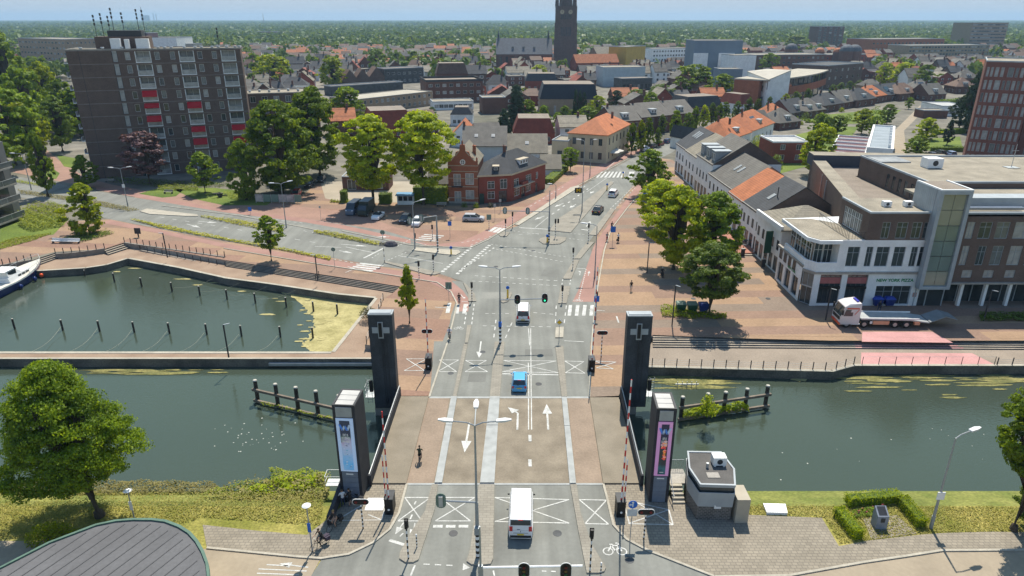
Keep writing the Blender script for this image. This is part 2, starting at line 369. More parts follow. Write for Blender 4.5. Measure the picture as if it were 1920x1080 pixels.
# as two sheets: the walk round the basin and the pier
A=[(-XW,up_l[0][1])]+[(p[0],p[1])for p in up_l[:12]]+[(up_l[13][0],up_l[12][1]),(up_l[13][0],pier_s[1][1]),(basin_e[0],pier_s[1][1]),(basin_e[0],basin_e[1])]+[(p[0],p[1])for p in basin_n[::-1]]+[(-XW,basin_n[0][1]-2)]
q.sheet(A,QUAY)
q.sheet([(-XW,pier_s[0][1]),(basin_e[0],pier_s[1][1]),(basin_e[0],basin_e[1]),(-XW,pier_n[0][1])],QUAY)
struct('quay_walk',q,M_quay)
q=MB();q.sheet([(p[0],p[1])for p in quay_r]+[(p[0],p[1])for p in up_r[::-1][:5]]+[(up_r[1][0]-1.5,up_r[1][1]),(up_r[1][0]-1.5,quay_r[0][1])],QUAY)
struct('quay_pavement',q,M_quayr)
# quay walls with a stone coping
def quaywall(name,line,ztop,zbot,m,cop=.35,side=1,coping=M_kerb):
 b=MB();c=MB()
 for a,d in zip(line[:-1],line[1:]):
  a=Vector((a[0],a[1],0));d=Vector((d[0],d[1],0));t=(d-a).normalized();n=Vector((-t[1],t[0],0))*side
  b.poly([(a[0],a[1],zbot),(d[0],d[1],zbot),(d[0],d[1],ztop),(a[0],a[1],ztop)])
  e=n*cop;o=-n*.05;T=t*0.0
  c.prism([a+o-T,d+o+T,d+e+T,a+e-T],ztop+.004,ztop+.05)
 w=struct(name,b,m);k=c.obj('coping',coping,w);return w
M_qwall=mat('quay wall',(.10,.095,.085),.85,.35,.4,c2=(.17,.155,.13),fine=(5,.25))
quaywall('quay_wall',[Vector((-XW,basin_n[0][1]-2,0))]+basin_n+[basin_e],QUAY,WATER-.5,M_qwall,.45,1)
quaywall('quay_wall',pier_n,QUAY,WATER-.5,M_qwall,.45,-1)
quaywall('quay_wall',[Vector((-XW,pier_s[0][1],0)),Vector((up_l[13][0],pier_s[1][1],0))],QUAY,WATER-.5,M_qwall,.3,1)
quaywall('quay_wall',[Vector((up_r[1][0]-1.5,quay_r[0][1],0))]+quay_r,QUAY,WATER-.5,M_qwall,.4,1)
t_=MB();t_.box(G(492,690,QUAY)[0],-13.6,pier_s[1][1]-.35,pier_s[1][1]-.02,-1.6,-1.25);struct('mooring_ledge',t_,M_steel)
# abutment faces and retaining walls of the upper plaza
ab=MB()
ab.box(up_l[13][0],12.2,AB_N,AB_N+.4,WATER-.5,-.6)
ab.box(-14,14.5,AB_S-.4,AB_S,WATER-.5,-.6)
struct('abutment_wall',ab,M_conc)
rw=MB()
for line in(up_l[9:14],up_r[:3],up_l[:2],up_l[2:7]):
 for a,d in zip(line[:-1],line[1:]):rw.poly([(a[0],a[1],QUAY-1.2),(d[0],d[1],QUAY-1.2),(d[0],d[1],0),(a[0],a[1],0)])
struct('retaining_wall',rw,M_conc)
# ------------------------------------------------------------------ steps
def stairs(name,label,top,bot,n,drop,mats,pinkx=None):
 t=thing(name,label,'stairs',(top[0][0],top[0][1],0));o=Vector((top[0][0],top[0][1],0))
 for i in range(n):
  f0=i/n;f1=(i+1)/n;z=-drop*(i+1)/(n+1)
  a,b=[p[0].lerp(p[1],f0)for p in zip(top,bot)],[p[0].lerp(p[1],f1)for p in zip(top,bot)]
  m=MB();pl=a+b[::-1];m.prism([p-o for p in pl],-drop-.3,z);
  w=[]
  m.obj('step',mats,t)
  lip=MB();aa=[p[0].lerp(p[1],f1-.14/1)if False else p[0].lerp(p[1],f0+(f1-f0)*.62)for p in zip(top,bot)]
 return t
M_step=mat('pale step stone',(.29,.245,.19),.85,.1,.6,fine=(5,.08))
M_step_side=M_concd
def stair2(label,T0,T1,B0,B1,n,drop,pink=None,segs=1):
 "n steps from the upper line T to the lower line B; each a slab with a dark riser"
 o=Vector((T0[0],T0[1],0));t=thing('quay_stairs',label,'stairs',o)
 f2=lambda p:Vector((p[0],p[1],0))-o
 T0,T1,B0,B1=f2(T0),f2(T1),f2(B0),f2(B1)
 for i in range(n):
  z=-drop*(i+1)/(n+1);m=MB()
  a0=T0.lerp(B0,i/n);a1=T1.lerp(B1,i/n);b0=T0.lerp(B0,(i+1)/n);b1=T1.lerp(B1,(i+1)/n)
  cuts=[0,1]
  if pink:cuts=[0,pink[0],pink[1][i],1]
  for k in range(len(cuts)-1):
   s0,s1=cuts[k],cuts[k+1]
   q0,q1,r0,r1=a0.lerp(a1,s0),a0.lerp(a1,s1),b0.lerp(b1,s0),b0.lerp(b1,s1)
   mm=2 if(pink and k==1)else 0
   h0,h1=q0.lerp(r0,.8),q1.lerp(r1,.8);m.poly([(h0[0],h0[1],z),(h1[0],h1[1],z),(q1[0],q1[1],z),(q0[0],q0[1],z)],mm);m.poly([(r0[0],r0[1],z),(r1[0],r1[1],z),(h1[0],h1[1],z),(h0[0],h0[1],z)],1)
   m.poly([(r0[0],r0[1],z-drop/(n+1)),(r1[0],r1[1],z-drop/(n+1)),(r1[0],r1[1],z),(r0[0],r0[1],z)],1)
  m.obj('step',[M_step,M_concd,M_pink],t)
 # top riser down from the plaza
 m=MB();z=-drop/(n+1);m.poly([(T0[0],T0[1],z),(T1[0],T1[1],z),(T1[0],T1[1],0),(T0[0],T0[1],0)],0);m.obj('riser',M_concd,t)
 return t
XR=75.0
def on(line0,line1,X):f=(X-line0[0])/(line1[0]-line0[0]);return line0.lerp(line1,f)
pk0=G(1616,640)[0]
T0,T1=G(1224,628),on(G(1560,638.5),Vector((XW,G(1920,642)[1]+.5,0)),XR+20)
B0,B1=G(1224,652,QUAY),on(G(1540,659,QUAY),Vector((XW,G(1920,661,QUAY)[1]+.4,QUAY)),XR+20)
def frac(x):return(x-T0[0])/(T1[0]-T0[0])
stair2('long dark and pale quay steps in front of the flatbed truck, partly painted pink',T0,T1,B0,B1,5,.8,(frac(G(1615,648)[0]),[frac(G(u,650)[0])for u in(1785,1795,1804,1812,1820)]))
stair2('long quay steps down to the harbour basin beside the slim young tree',G(424,488),G(750,537),G(424,500,QUAY),G(737,549,QUAY),4,.8)
stair2('short steps between the two curved quay walls by the bench',G(195,467),G(232,455),G(203,479,QUAY),G(243,466,QUAY),3,.8)
stair2('short steps at the end of the quay wall beside the moored boat',G(60,488),G(103,474),G(67,500,QUAY),G(109,485,QUAY),3,.8)
# ------------------------------------------------------------------ pavings north of the canal: plaza, square, roads
gz=[0.0]
def sheet(name,polys,m,z):
 b=MB()
 for pl in polys:b.sheet(pl if hasattr(pl[0],'x')else P(pl),z)
 return struct(name,b,m)
right_facade=[(1496,565),(1420,484),(1258,312)]
sheet('plaza',[[G(1105,744),G(1160,742)]+[Vector((p[0],p[1]+.02,0))for p in up_r[1:]]+[Vector((XW,112,0)),G(1560,480),G(1400,455),G(1262,300),G(1235,296),G(1180,350),G(1120,440),G(1088,560)]],M_plaza,-.012)
sheet('pavement',[[(752,742),(704,648),(684,646),(716,563),(737,549),(750,537),(640,520),(424,488),(232,455),(195,467),(103,472),(0,497),(0,440),(120,415),(233,410),(480,462),(700,487),(830,512),(890,545),(870,600),(815,742)]],M_square,-.008)
sheet('square',[[(640,445),(560,425),(330,395),(250,370),(300,360),(480,372),(560,372),(600,340),(650,340),(660,372),(842,386),(958,382),(1022,358),(1075,300),(1180,262),(1190,275),(1085,352),(940,452),(880,470),(770,466)]],M_square,-.010)
M_side=mat('side pavement brick',(.27,.165,.125),.9,.15,.25,fine=(3,.1))
sheet('pavement',[[(0,318),(60,330),(165,350),(300,372),(420,392),(560,408),(640,420),(770,448),(800,445),(660,398),(480,378),(420,372),(300,362),(205,345),(160,332),(110,300),(80,275),(60,275),(85,305),(55,315)]],M_side,-.006)
# asphalt
main=[(805,746),(763,908),(1130,908),(1104,746),(1107,640),(1118,560),(1120,500),(1103,455),(1152,393),(1186,349),(1240,296),(1262,285),(1290,262),(1265,262),(1215,280),(1180,300),(1085,352),(973,423),(925,438),(880,462),(820,462),(720,432),(573,410),(420,393),(300,378),(165,356),(100,343),(0,325),(0,362),(50,372),(130,386),(200,410),(420,452),(620,483),(720,500),(826,514),(905,540),(880,605),(858,640)]
main=[p for p in main if p not in((763,908),(1130,908))]
main+=[]
sheet('road',[main],M_asphalt,.004)
# red cycle path and brick footway beside the roads
sheet('bike_path',[[(1073,566),(1084,545),(1098,506),(1113,462),(1122,447),(1153,404),(1190,352),(1215,328),(1222,334),(1206,352),(1172,392),(1143,430),(1130,470),(1118,520),(1113,566)],
     [(860,584),(878,584),(880,562),(868,545),(850,530),(820,519),(720,503),(612,486),(420,456),(205,412),(190,418),(300,438),(430,466),(600,494),(700,512),(800,527),(838,545),(852,562)],
     [(770,452),(800,461),(880,463),(915,447),(960,420),(1085,345),(1180,294),(1220,276),(1205,276),(1150,296),(1082,330),(955,407),(900,437),(868,452),(820,458)],
     [(770,450),(640,421),(560,408),(420,392),(300,370),(180,350),(180,356),(300,378),(420,398),(573,417),(640,429),(770,457)]],M_bike,.008)
sheet('road',[[(848,526),(912,532),(892,600),(838,642),(846,590),(856,562)]],M_asphalt,.002)
sheet('pink_paint',[[(1617,622),(1748,622),(1787,642.5),(1616,640.5)]],M_pink,-.006)
w_=MB();w_.sheet(P([(1615,661),(1823,662.5),(1866,684),(1614,685)],QUAY),QUAY+.006);struct('pink_paint',w_,M_pink)
sheet('deck_path',[[(814,640),(869,640),(855,745),(806,745)],[(1056,640),(1107,640),(1105,745),(1064,745)],[(1058,575),(1113,575),(1112,640),(1056,640)],[(850,590),(880,590),(871,640),(830,640)]],M_asphalt,.0085)
M_patch=mat('asphalt patch',(.15,.15,.136),.9,.12,.4,fine=(4,.06));M_patch2=mat('pale asphalt patch',(.215,.213,.19),.9,.12,.4,fine=(4,.06))
sheet('road_patch',[[(985,655),(1035,655),(1037,668),(984,668)],[(880,700),(912,700),(910,716),(876,716)],[(1020,505),(1048,508),(1044,521),(1014,517)],[(760,470),(800,478),(792,482),(752,474)],[(1085,385),(1100,375),(1108,378),(1094,388)]],M_patch,.0105)
sheet('road_patch',[[(955,690),(1000,690),(1000,706),(953,706)],[(905,548),(950,548),(948,560),(900,560)],[(560,420),(600,427),(594,432),(552,425)]],M_patch2,.0105)
# ------------------------------------------------------------------ raised islands and kerbs
def island(pts,m=M_isl,h=.13,name='traffic_island'):
 w=P(pts);b=MB();b.prism(w,-.02,h,0,1);o=struct(name,b,[M_kerb,m]);return o
def kerb(pts,w=.22,h=.12,name='kerb',m=M_kerb,closed=False):
 p=P(pts)if not hasattr(pts[0],'x')else pts;b=MB();n=len(p);L_=[];R_=[]
 for i in range(n):
  d=(p[min(i+1,n-1)]-p[max(i-1,0)]).normalized();nn=Vector((-d[1],d[0],0))*w/2
  L_.append(p[i]+nn);R_.append(p[i]-nn)
 for i in range(n-1):b.prism([L_[i],L_[i+1],R_[i+1],R_[i]],-.02,h)
 return struct(name,b,m)
island([(1030,433),(1070,437),(1137,357),(1150,344),(1146,340),(1137,347),(1092,382),(1048,410)])
island([(1010,452),(1013,448),(1027,443),(1062,446),(1060,452),(1050,458),(1036,459),(1018,458)])
island([(965,422),(973,423),(1087,351),(1085,348),(1070,352)],M_kerb)
island([(1104,441),(1119,442),(1153,394),(1146,391)])
island([(1076,486),(1088,486),(1114,455),(1102,454)])
island([(1056,522),(1057,524),(1071,524),(1086,488),(1076,488)]);island([(1046,570),(1062,570),(1069,538),(1052,537)])
island([(1041,634),(1056,634),(1057,614),(1042,615)],M_kerb)
island([(776,432),(782,429),(860,470),(864,474),(855,479),(835,478),(772,470),(778,465)][2:],M_kerb)
island([(720,493),(722,491),(745,495),(822,511),(826,513),(815,516),(800,515)]);island([(935,440),(945,435),(956,437),(950,444),(938,444)])
island([(878,566),(893,566),(890,552),(875,535),(868,530),(878,552)])
island([(938,566),(950,558),(958,548),(960,552),(953,566),(943,569)])
island([(870,646),(877,646),(856,745),(849,745)]);island([(872,644),(877,644),(884,611),(876,611)])
island([(928,642),(946,642),(937,745),(918.5,745)]);island([(1041,650),(1056,650),(1063,745),(1053,745)])
island([(262,397),(275,392),(370,403),(372,406),(350,406),(280,402)],M_kerb)
for k in([(752,742),(805,745),(840,640),(850,600),(857,570),(846,548),(820,530),(720,514),(600,496),(420,466)],[(1105,745),(1110,640),(1117,560),(1133,470),(1146,430),(1175,392),(1209,352),(1226,334)],[(640,433),(770,460),(810,463)],[(800,461),(880,466),(915,450),(960,423),(1085,348),(1180,297)],
          [(302,386),(350,392),(450,405),(560,425),(640,442)]):kerb(k[1:]if k[0]==(752,742)else k,.2,.1)
# ------------------------------------------------------------------ road paint
paint=MB();PZ=.016
def line(a,b,w=.13,z=PZ):
 a=G(*a);b=G(*b);d=(b-a).normalized();n=Vector((-d[1],d[0],0))*w/2
 paint.sheet([a+n,a-n,b-n,b+n],z)
def dash(a,b,n,fill=.5,w=.13,z=PZ):
 a=G(*a);b=G(*b);d=(b-a).normalized();q=Vector((-d[1],d[0],0))*w/2
 for i in range(n):
  s=a.lerp(b,i/n);e=a.lerp(b,(i+fill)/n);paint.sheet([s+q,s-q,e-q,e+q],z)
def zebra(a,b,a2,b2,n,z=PZ):
 "n bars between the lines a-b and a2-b2"
 a,b,a2,b2=G(*a),G(*b),G(*a2),G(*b2)
 for i in range(n):
  s0=i/(n-.5);s1=(i+.5)/(n-.5);paint.sheet([a.lerp(b,s0),a.lerp(b,s1),a2.lerp(b2,s1),a2.lerp(b2,s0)],z)
def arrow(tail,tip,w=.16,head=.42,hl=1.3,z=PZ):
 a=G(*tail);b=G(*tip);d=(b-a).normalized();n=Vector((-d[1],d[0],0));k=b-d*hl
 paint.sheet([a+n*w/2,a-n*w/2,k-n*w/2,k+n*w/2],z);paint.sheet([k+n*head,k-n*head,b],z)
def bent(pts,tip,w=.16,head=.42,hl=1.1,z=PZ):
 for p,q in zip(pts[:-1],pts[1:]):line(p,q,w,z)
 arrow(pts[-1],tip,w,head,hl,z+.001)
def cross(a,b,c,d,w=.11):
 "keep-clear box a b (far) c d (near) with crossing lines"
 line(a,b,w);line(c,d,w);line(a,d,w,PZ+.001);line(b,c,w,PZ+.002)
def bike(c,s,flip=1,z=PZ):
 c=G(*c);
 def ring(x,y,r):
  n=12
  for i in range(n):
   t0=2*math.pi*i/n;t1=2*math.pi*(i+1)/n;f=lambda t,q:(c[0]+x+q*math.cos(t),c[1]+y+q*math.sin(t))
   paint.sheet([f(t0,r),f(t1,r),f(t1,r-.08*s),f(t0,r-.08*s)],z)
 ring(-.42*s,0,.34*s);ring(.42*s,0,.34*s)
 def seg(x0,y0,x1,y1):
  a=Vector((c[0]+x0*s,c[1]+y0*s,0));b=Vector((c[0]+x1*s,c[1]+y1*s,0));d=(b-a).normalized();n=Vector((-d[1],d[0],0))*.05*s
  paint.sheet([a+n,a-n,b-n,b+n],z+.001)
 seg(-.42,0,-.15,.5);seg(-.15,.5,.3,.5);seg(.3,.5,.42,0);seg(-.15,.5,.05,0);seg(.05,0,.3,.5);seg(.3,.5,.26,.7);seg(.26,.7,.12,.7);seg(-.26,.6,-.06,.6)
# crossing area
for a,b,n in(((905,517),(1050,532),11),((930,522),(1050,537),10),((880,478),(922,459),7),((912,480),(930,462),1)):pass
dash((829,510),(888,460),13,.55,.55);dash((857,514),(920,458),14,.55,.55);dash((866,506),(930,462),9,.4,.3)
dash((920,458),(1066,483),16,.5,.14);dash((930,467),(1060,492),14,.5,.14)
dash((890,517),(1052,527),12,.5,.14);dash((885,527),(1050,536),13,.5,.14)
dash((1010,438),(965,440),3,.5,.14);dash((962,433),(1015,440),6,.5,.12);dash((1068,438),(1100,440),4,.5,.12);dash((1066,447),(1098,451),4,.5,.12)
line((974,427),(1029,430),.35);line((1090,430),(1104,432),.35)
line((1003,427),(1028,407),.12);dash((1035,402),(1108,350),8,.35,.3);line((1100,360),(1140,332),.1)
for t,p in(((1021,405),(1002,412)),((1057,381),(1040,388)),((1080,383),(1068,390)),((1097,349),(1078,362)),((1114,358),(1106,363))):arrow(t,p,.2,.5,1.8)
arrow((1099,425),(1107,415),.2,.5,1.6)
dash((1144,392),(1200,338),14,.5,.14);dash((1153,392),(1193,350),9,.5,.1)
zebra((1117,333),(1167,333),(1128,322),(1172,322),7)
zebra((1178,333),(1186,333),(1180,322),(1190,322),1);line((1150,340),(1137,352),.1)
line((1138,318),(1165,290),.1)
# west arm
line((682,484),(720,465),.35);line((750,480),(830,494),.14)
for a,b in(((648,463),(700,474)),((590,462),(640,464))):line(a,b,.14)
dash((727,488),(765,472),6,.5,.14);dash((697,484),(713,474),3,.5,.12);dash((745,462),(772,447),5,.5,.14)
dash((640,446),(560,431),5,.4,.13);dash((395,422),(610,458),8,.35,.14);dash((300,407),(395,422),4,.35,.14)
dash((205,400),(300,388),5,.3,.12)
arrow((640,458),(690,462),.18,.42,2.2);arrow((636,470),(662,475),.18,.42,2.0);arrow((372,415),(408,418),.18,.45,2.2);arrow((350,420),(376,427),.18,.45,2.2);arrow((730,444),(705,444),.18,.42,1.8)

for i in range(4):a=(780+i*5,449-i*3.1);line((a[0],a[1]),(a[0]+37,a[1]+3),.5)
for i in range(4):a=(655+i*6.5,503-i*3.1);line((a[0],a[1]),(a[0]+44,a[1]+5),.55,PZ)
line((652,500),(682,507),.12);line((648,511),(662,505),.12)
for a,b in(((918,434),(931,426)),((926,436),(939,427)),((934,437),(947,428))):line(a,b,.75)
dash((865,455),(905,447),4,.5,.12);dash((882,460),(925,441),5,.5,.1)
dash((250,413),(700,500),50,.5,.16);dash((300,386),(573,419),26,.5,.1);line((780,455),(800,459),.12)
dash((985,392),(1060,348),10,.5,.14);line((931,423),(952,425),.12)
# approach to the bridge
dash((960,605),(945,640),3,.5,.14,);dash((930,600),(925,640),3,.5,.14);dash((910,588),(960,588),4,.5,.12);dash((905,611),(1040,613),9,.5,.12);dash((985,585),(1045,590),4,.5,.12)
line((991,616),(993,648),.1);line((995,616),(996,745),.1);line((990.5,680),(991.5,745),.1)
dash((1043,573),(1041,613),3,.5,.14);dash((1062,573),(1057,613),3,.5,.14);dash((1068,537),(1063,570),1,.5,.1);dash((1099,505),(1085,562),15,.5,.14);dash((1055,524),(1053,537),2,.5,.12);dash((1070,524),(1068,537),2,.5,.12)
dash((877,570),(870,612),5,.55,.14);dash((889,570),(884,612),5,.55,.14)
for i in range(4):x0=1064+i*13.6;paint.sheet(P([(x0+2.5,572),(x0+9,572),(x0+6.5,592),(x0,592)]),PZ)
for i in range(2):x0=853+i*13.5;paint.sheet(P([(x0+3,570),(x0+9,570),(x0+7,588),(x0,588)]),PZ)
line((843,568),(839,587),.55);line((816,576),(840,577.5),.14);line((1104,581),(1134,583),.14);line((1156,593),(1160,605),.2);line((866,565),(877,566),.12)
line((1058,639),(1095,641),.13);line((1082,503),(1098,504),.13)
bike((1084,564),.9);bike((860,616),.85);arrow((1103,517),(1105,508),.1,.25,1.1);bent([(1087,516),(1088,510)],(1085,508),.1,.25,.5);bent([(864,552),(867,556)],(872,560),.1,.25,.5)
arrow((902,640),(898,671),.16,.42,1.6)
dash((945,683),(1042,678),6,.5,.1)if False else None
cross((824,675),(860,675),(820,697),(856,697));cross((873,676),(912,676),(872,697),(914,697));cross((944,676),(1043,677),(942,697),(1047,699));cross((1059,677),(1095,678),(1060,699),(1097,700))
cross((762,673),(800,673),(758,695),(796,695));cross((1116,677),(1155,679),(1118,690),(1150,692))
line((942,701),(1047,703),.22);
struct('road_markings',paint,M_white)
# ------------------------------------------------------------------ lift bridge
bo=G(958,826);bridge=thing('lift_bridge','lift bridge deck of worn brown asphalt across the canal between four dark towers','bridge',bo)
def bpart(name,mb,mats,par=bridge,o=bo):return mb.obj(name,mats,par,loc=-Vector((o[0],o[1],0)))
d=MB();d.prism(P([(752,745),(1160,745),(1203,908),(698,908)]),-.85,.012,1,0);bpart('deck',d,[M_asph_br,M_concd])
d=MB();d.prism(P([(804,745),(843,745),(813,908),(762,908)]),.0,.03);bpart('cycle_lane',d,mat('cycle deck',(.25,.19,.14),.9,.15,.4,fine=(5,.1)))
d=MB();d.prism(P([(1064,746),(1105,747),(1130,908),(1081,908)]),.0,.03);bpart('cycle_lane',d,MATS['cycle deck'])
d=MB();d.prism(P([(752,745),(804,745),(762,908),(698,908)]),.0,.14);bpart('footway',d,M_deck_side)
d=MB();d.prism(P([(1106,747),(1160,747),(1203,908),(1131,908)]),.0,.14);bpart('footway',d,M_deck_side)
for q in([(846,745),(857,745),(829,907),(815,907)],[(918.5,745),(937,745),(927,907),(900,907)],[(1053,746),(1062.5,746),(1080,908),(1068,908)]):
 w=P(q)
 for f0,f1 in((0,.38),(.385,1)):
  d=MB();d.prism([w[0].lerp(w[3],f0),w[1].lerp(w[2],f0),w[1].lerp(w[2],f1),w[0].lerp(w[3],f1)],.0,.16);bpart('metal_plate',d,M_steel)
for v,a,b in((745.5,805,1105),(908,763,1131)):
 d=MB();d.prism([G(a,v-1.6),G(b,v-1.6),G(b,v+1.6),G(a,v+1.6)],.0,.034);bpart('expansion_joint',d,M_steel)
def parapet(a,b):
 A,B=G(*a),G(*b);t=(B-A).normalized();n=Vector((-t[1],t[0],0))*.14
 d=MB();d.prism([A+n,A-n,B-n,B+n],-.3,1.15,0);o=bpart('parapet',d,M_darkst)
 d=MB();d.tube([A+Vector((0,0,1.28)),B+Vector((0,0,1.28))],.05,6)
 for i in range(9):p=A.lerp(B,i/8);d.cyl(p+Vector((0,0,1.15)),p+Vector((0,0,1.28)),.03)
 d.obj('handrail',M_metal,o,loc=-Vector((0,0,0)))
 e=d  # rail shares the parapet frame
parapet((750,743),(694,912));parapet((1164,743),(1203,912))
pb=MB();paint_save=paint;paint=pb;PZs=PZ
def onz(z):
 global PZ;PZ=z
onz(.035)
def lin2(a,b,w):line(a,b,w,PZ)
def bmark(fn):
 global paint
 paint=MB();fn();paint.obj('road_marking',M_white,bridge,loc=-Vector((bo[0],bo[1],0)))
bmark(lambda:bent([(970,806),(971,775)],(952,764),.2,.5,1.2,.036));bmark(lambda:arrow((1028,806),(1025,758),.2,.5,1.9,.036));bmark(lambda:arrow((880,793),(871,849),.2,.5,1.9,.036))
bmark(lambda:line((991,747),(991,806),.11,.036));bmark(lambda:line((996.2,747),(996.7,806),.11,.036))
for v0,v1 in((816,828),(862,875),(919,926)):bmark(lambda:line((993.5,v0),(994,v1),.3,.036))
paint=MB();onz(.016)
# ------------------------------------------------------------------ south approach
south_edge=AB_S
def g2(pl):return[(p[0],p[1])for p in pl]
YB0,YB1=46.6,51.2
bk=MB()
# grass slopes left and right of the abutment, and the grass above
xl,xr=-13.9,14.4
for x0,x1 in((-XW,xl),(xr,XW)):
 bk.poly([(x0,YB0,-.02),(x1,YB0,-.02),(x1,YB1,WATER-.1),(x0,YB1,WATER-.1)])
struct('grass_bank',bk,M_bank)
s=MB();s.sheet([(-XW,-60),(XW,-60),(XW,YB0),(xr,YB0),(14.4,48.7),(-13.9,48.7),(xl,YB0),(-XW,YB0)],-.02);struct('lawn',s,M_grass)
sheet('road',[[(763,908),(1131,908),(1137,930),(1150,985),(1175,1012),(1215,1033),(1340,1082),(1400,1180),(1500,1400),(400,1400),(520,1200),(560,1120),(580,1085),(603,1049),(654,1041),(700,1020),(731,995),(748,963)]],M_asphalt,.004)
sheet('bike_path',[[(-900,1010),(-300,1010),(300,1018),(390,1030),(600,1050),(578,1090),(540,1150),(-900,1150)]],M_tan,.006)
sheet('pavement',[[(380,984),(480,995),(575,1003),(612,975),(640,950),(664,930),(700,908),(763,908),(748,963),(731,993),(700,1018),(654,1040),(602,1048),(560,1045),(388,1028)],
                   [(1131,908),(1205,908),(1290,945),(1395,965),(1541,971),(1573,1024),(1632,1013),(1731,1002),(1777,999),(1861,997),(2100,1001),(2100,1033),(1920,1032),(1766,1033),(1696,1044),(1620,1055),(1480,1080),(1340,1082),(1215,1033),(1175,1012),(1150,985),(1137,930)]],M_pav,.008)
sheet('road',[[(1340,1083),(1480,1081),(1620,1056),(1696,1045),(1766,1034),(1920,1033),(2300,1036),(2400,1500),(1480,1500)]],M_tan,.006)
for k in([(763,908),(748,963),(731,993),(700,1018),(654,1040),(602,1048),(560,1045),(388,1028)],[(1131,908),(1137,930),(1150,985),(1175,1012),(1215,1033),(1340,1082)],[(1340,1082),(1480,1080),(1620,1055),(1696,1044),(1766,1033),(1920,1032),(2200,1034)]):kerb(k,.2,.1)
island([(810,910),(821,910),(815,957),(785,1051),(775,1056),(760,1056),(749,1049),(750,1038),(768,1004),(797,960)])
island([(898,910),(927,910),(924.5,1050),(920,1059),(905,1061),(884,1060),(875,1054),(882,1030)])
island([(1069,910),(1081,910),(1088,962),(1110,1024),(1136,1066),(1133,1073),(1122,1076),(1100,1076),(1085,1000)])
# paint south of the bridge
cross((759,933),(807,933),(746,977),(791,977));cross((825,933),(890,933),(816,977),(882,977));cross((928,933),(1067,937),(928,978),(1067,981));cross((1086,937),(1137,938),(1097,982),(1141,983))
dash((812,987),(884,987),3,.75,.32)
line((730,1013),(762,1023),.28);arrow((757,980),(741,1002),.1,.3,.8);bent([(778,981),(776,993)],(768,1003),.1,.3,.6);line((773,965),(769,974),.13);line((780,940),(777,946),.13);line((756,1000),(750,1006),.12)
bike((1153,1034),1.25);dash((794,1058),(858,1061),3,.55,.12);line((778,1060),(770,1080),.14);dash((1016,1071),(1068,1073),3,.5,.12)
a=G(868,1063);paint.sheet([(a[0]-.0,a[1]+.35),(a[0]+.55,a[1]-.1),(a[0],a[1]-.35)],PZ);line((925,1070),(927,1080),.12)
line((540,1061),(500,1059),.1);arrow((578,1064),(524,1057),.11,.28,.9);line((485,1067),(575,1071),.1);line((482,1075),(560,1078),.1)
a=[(634,974),(681,946),(716,972)];line(a[0],a[1],.1);line((690,965),(716,975),.1);line((716,975),(722,950),.1);line((634,976),(712,975),.06)
cross((1195,943),(1254,956),(1178,982),(1262,984),.1);line((1254,956),(1262,984),.1);line((1168,937),(1180,982),.1)
struct('road_markings',paint,M_white)
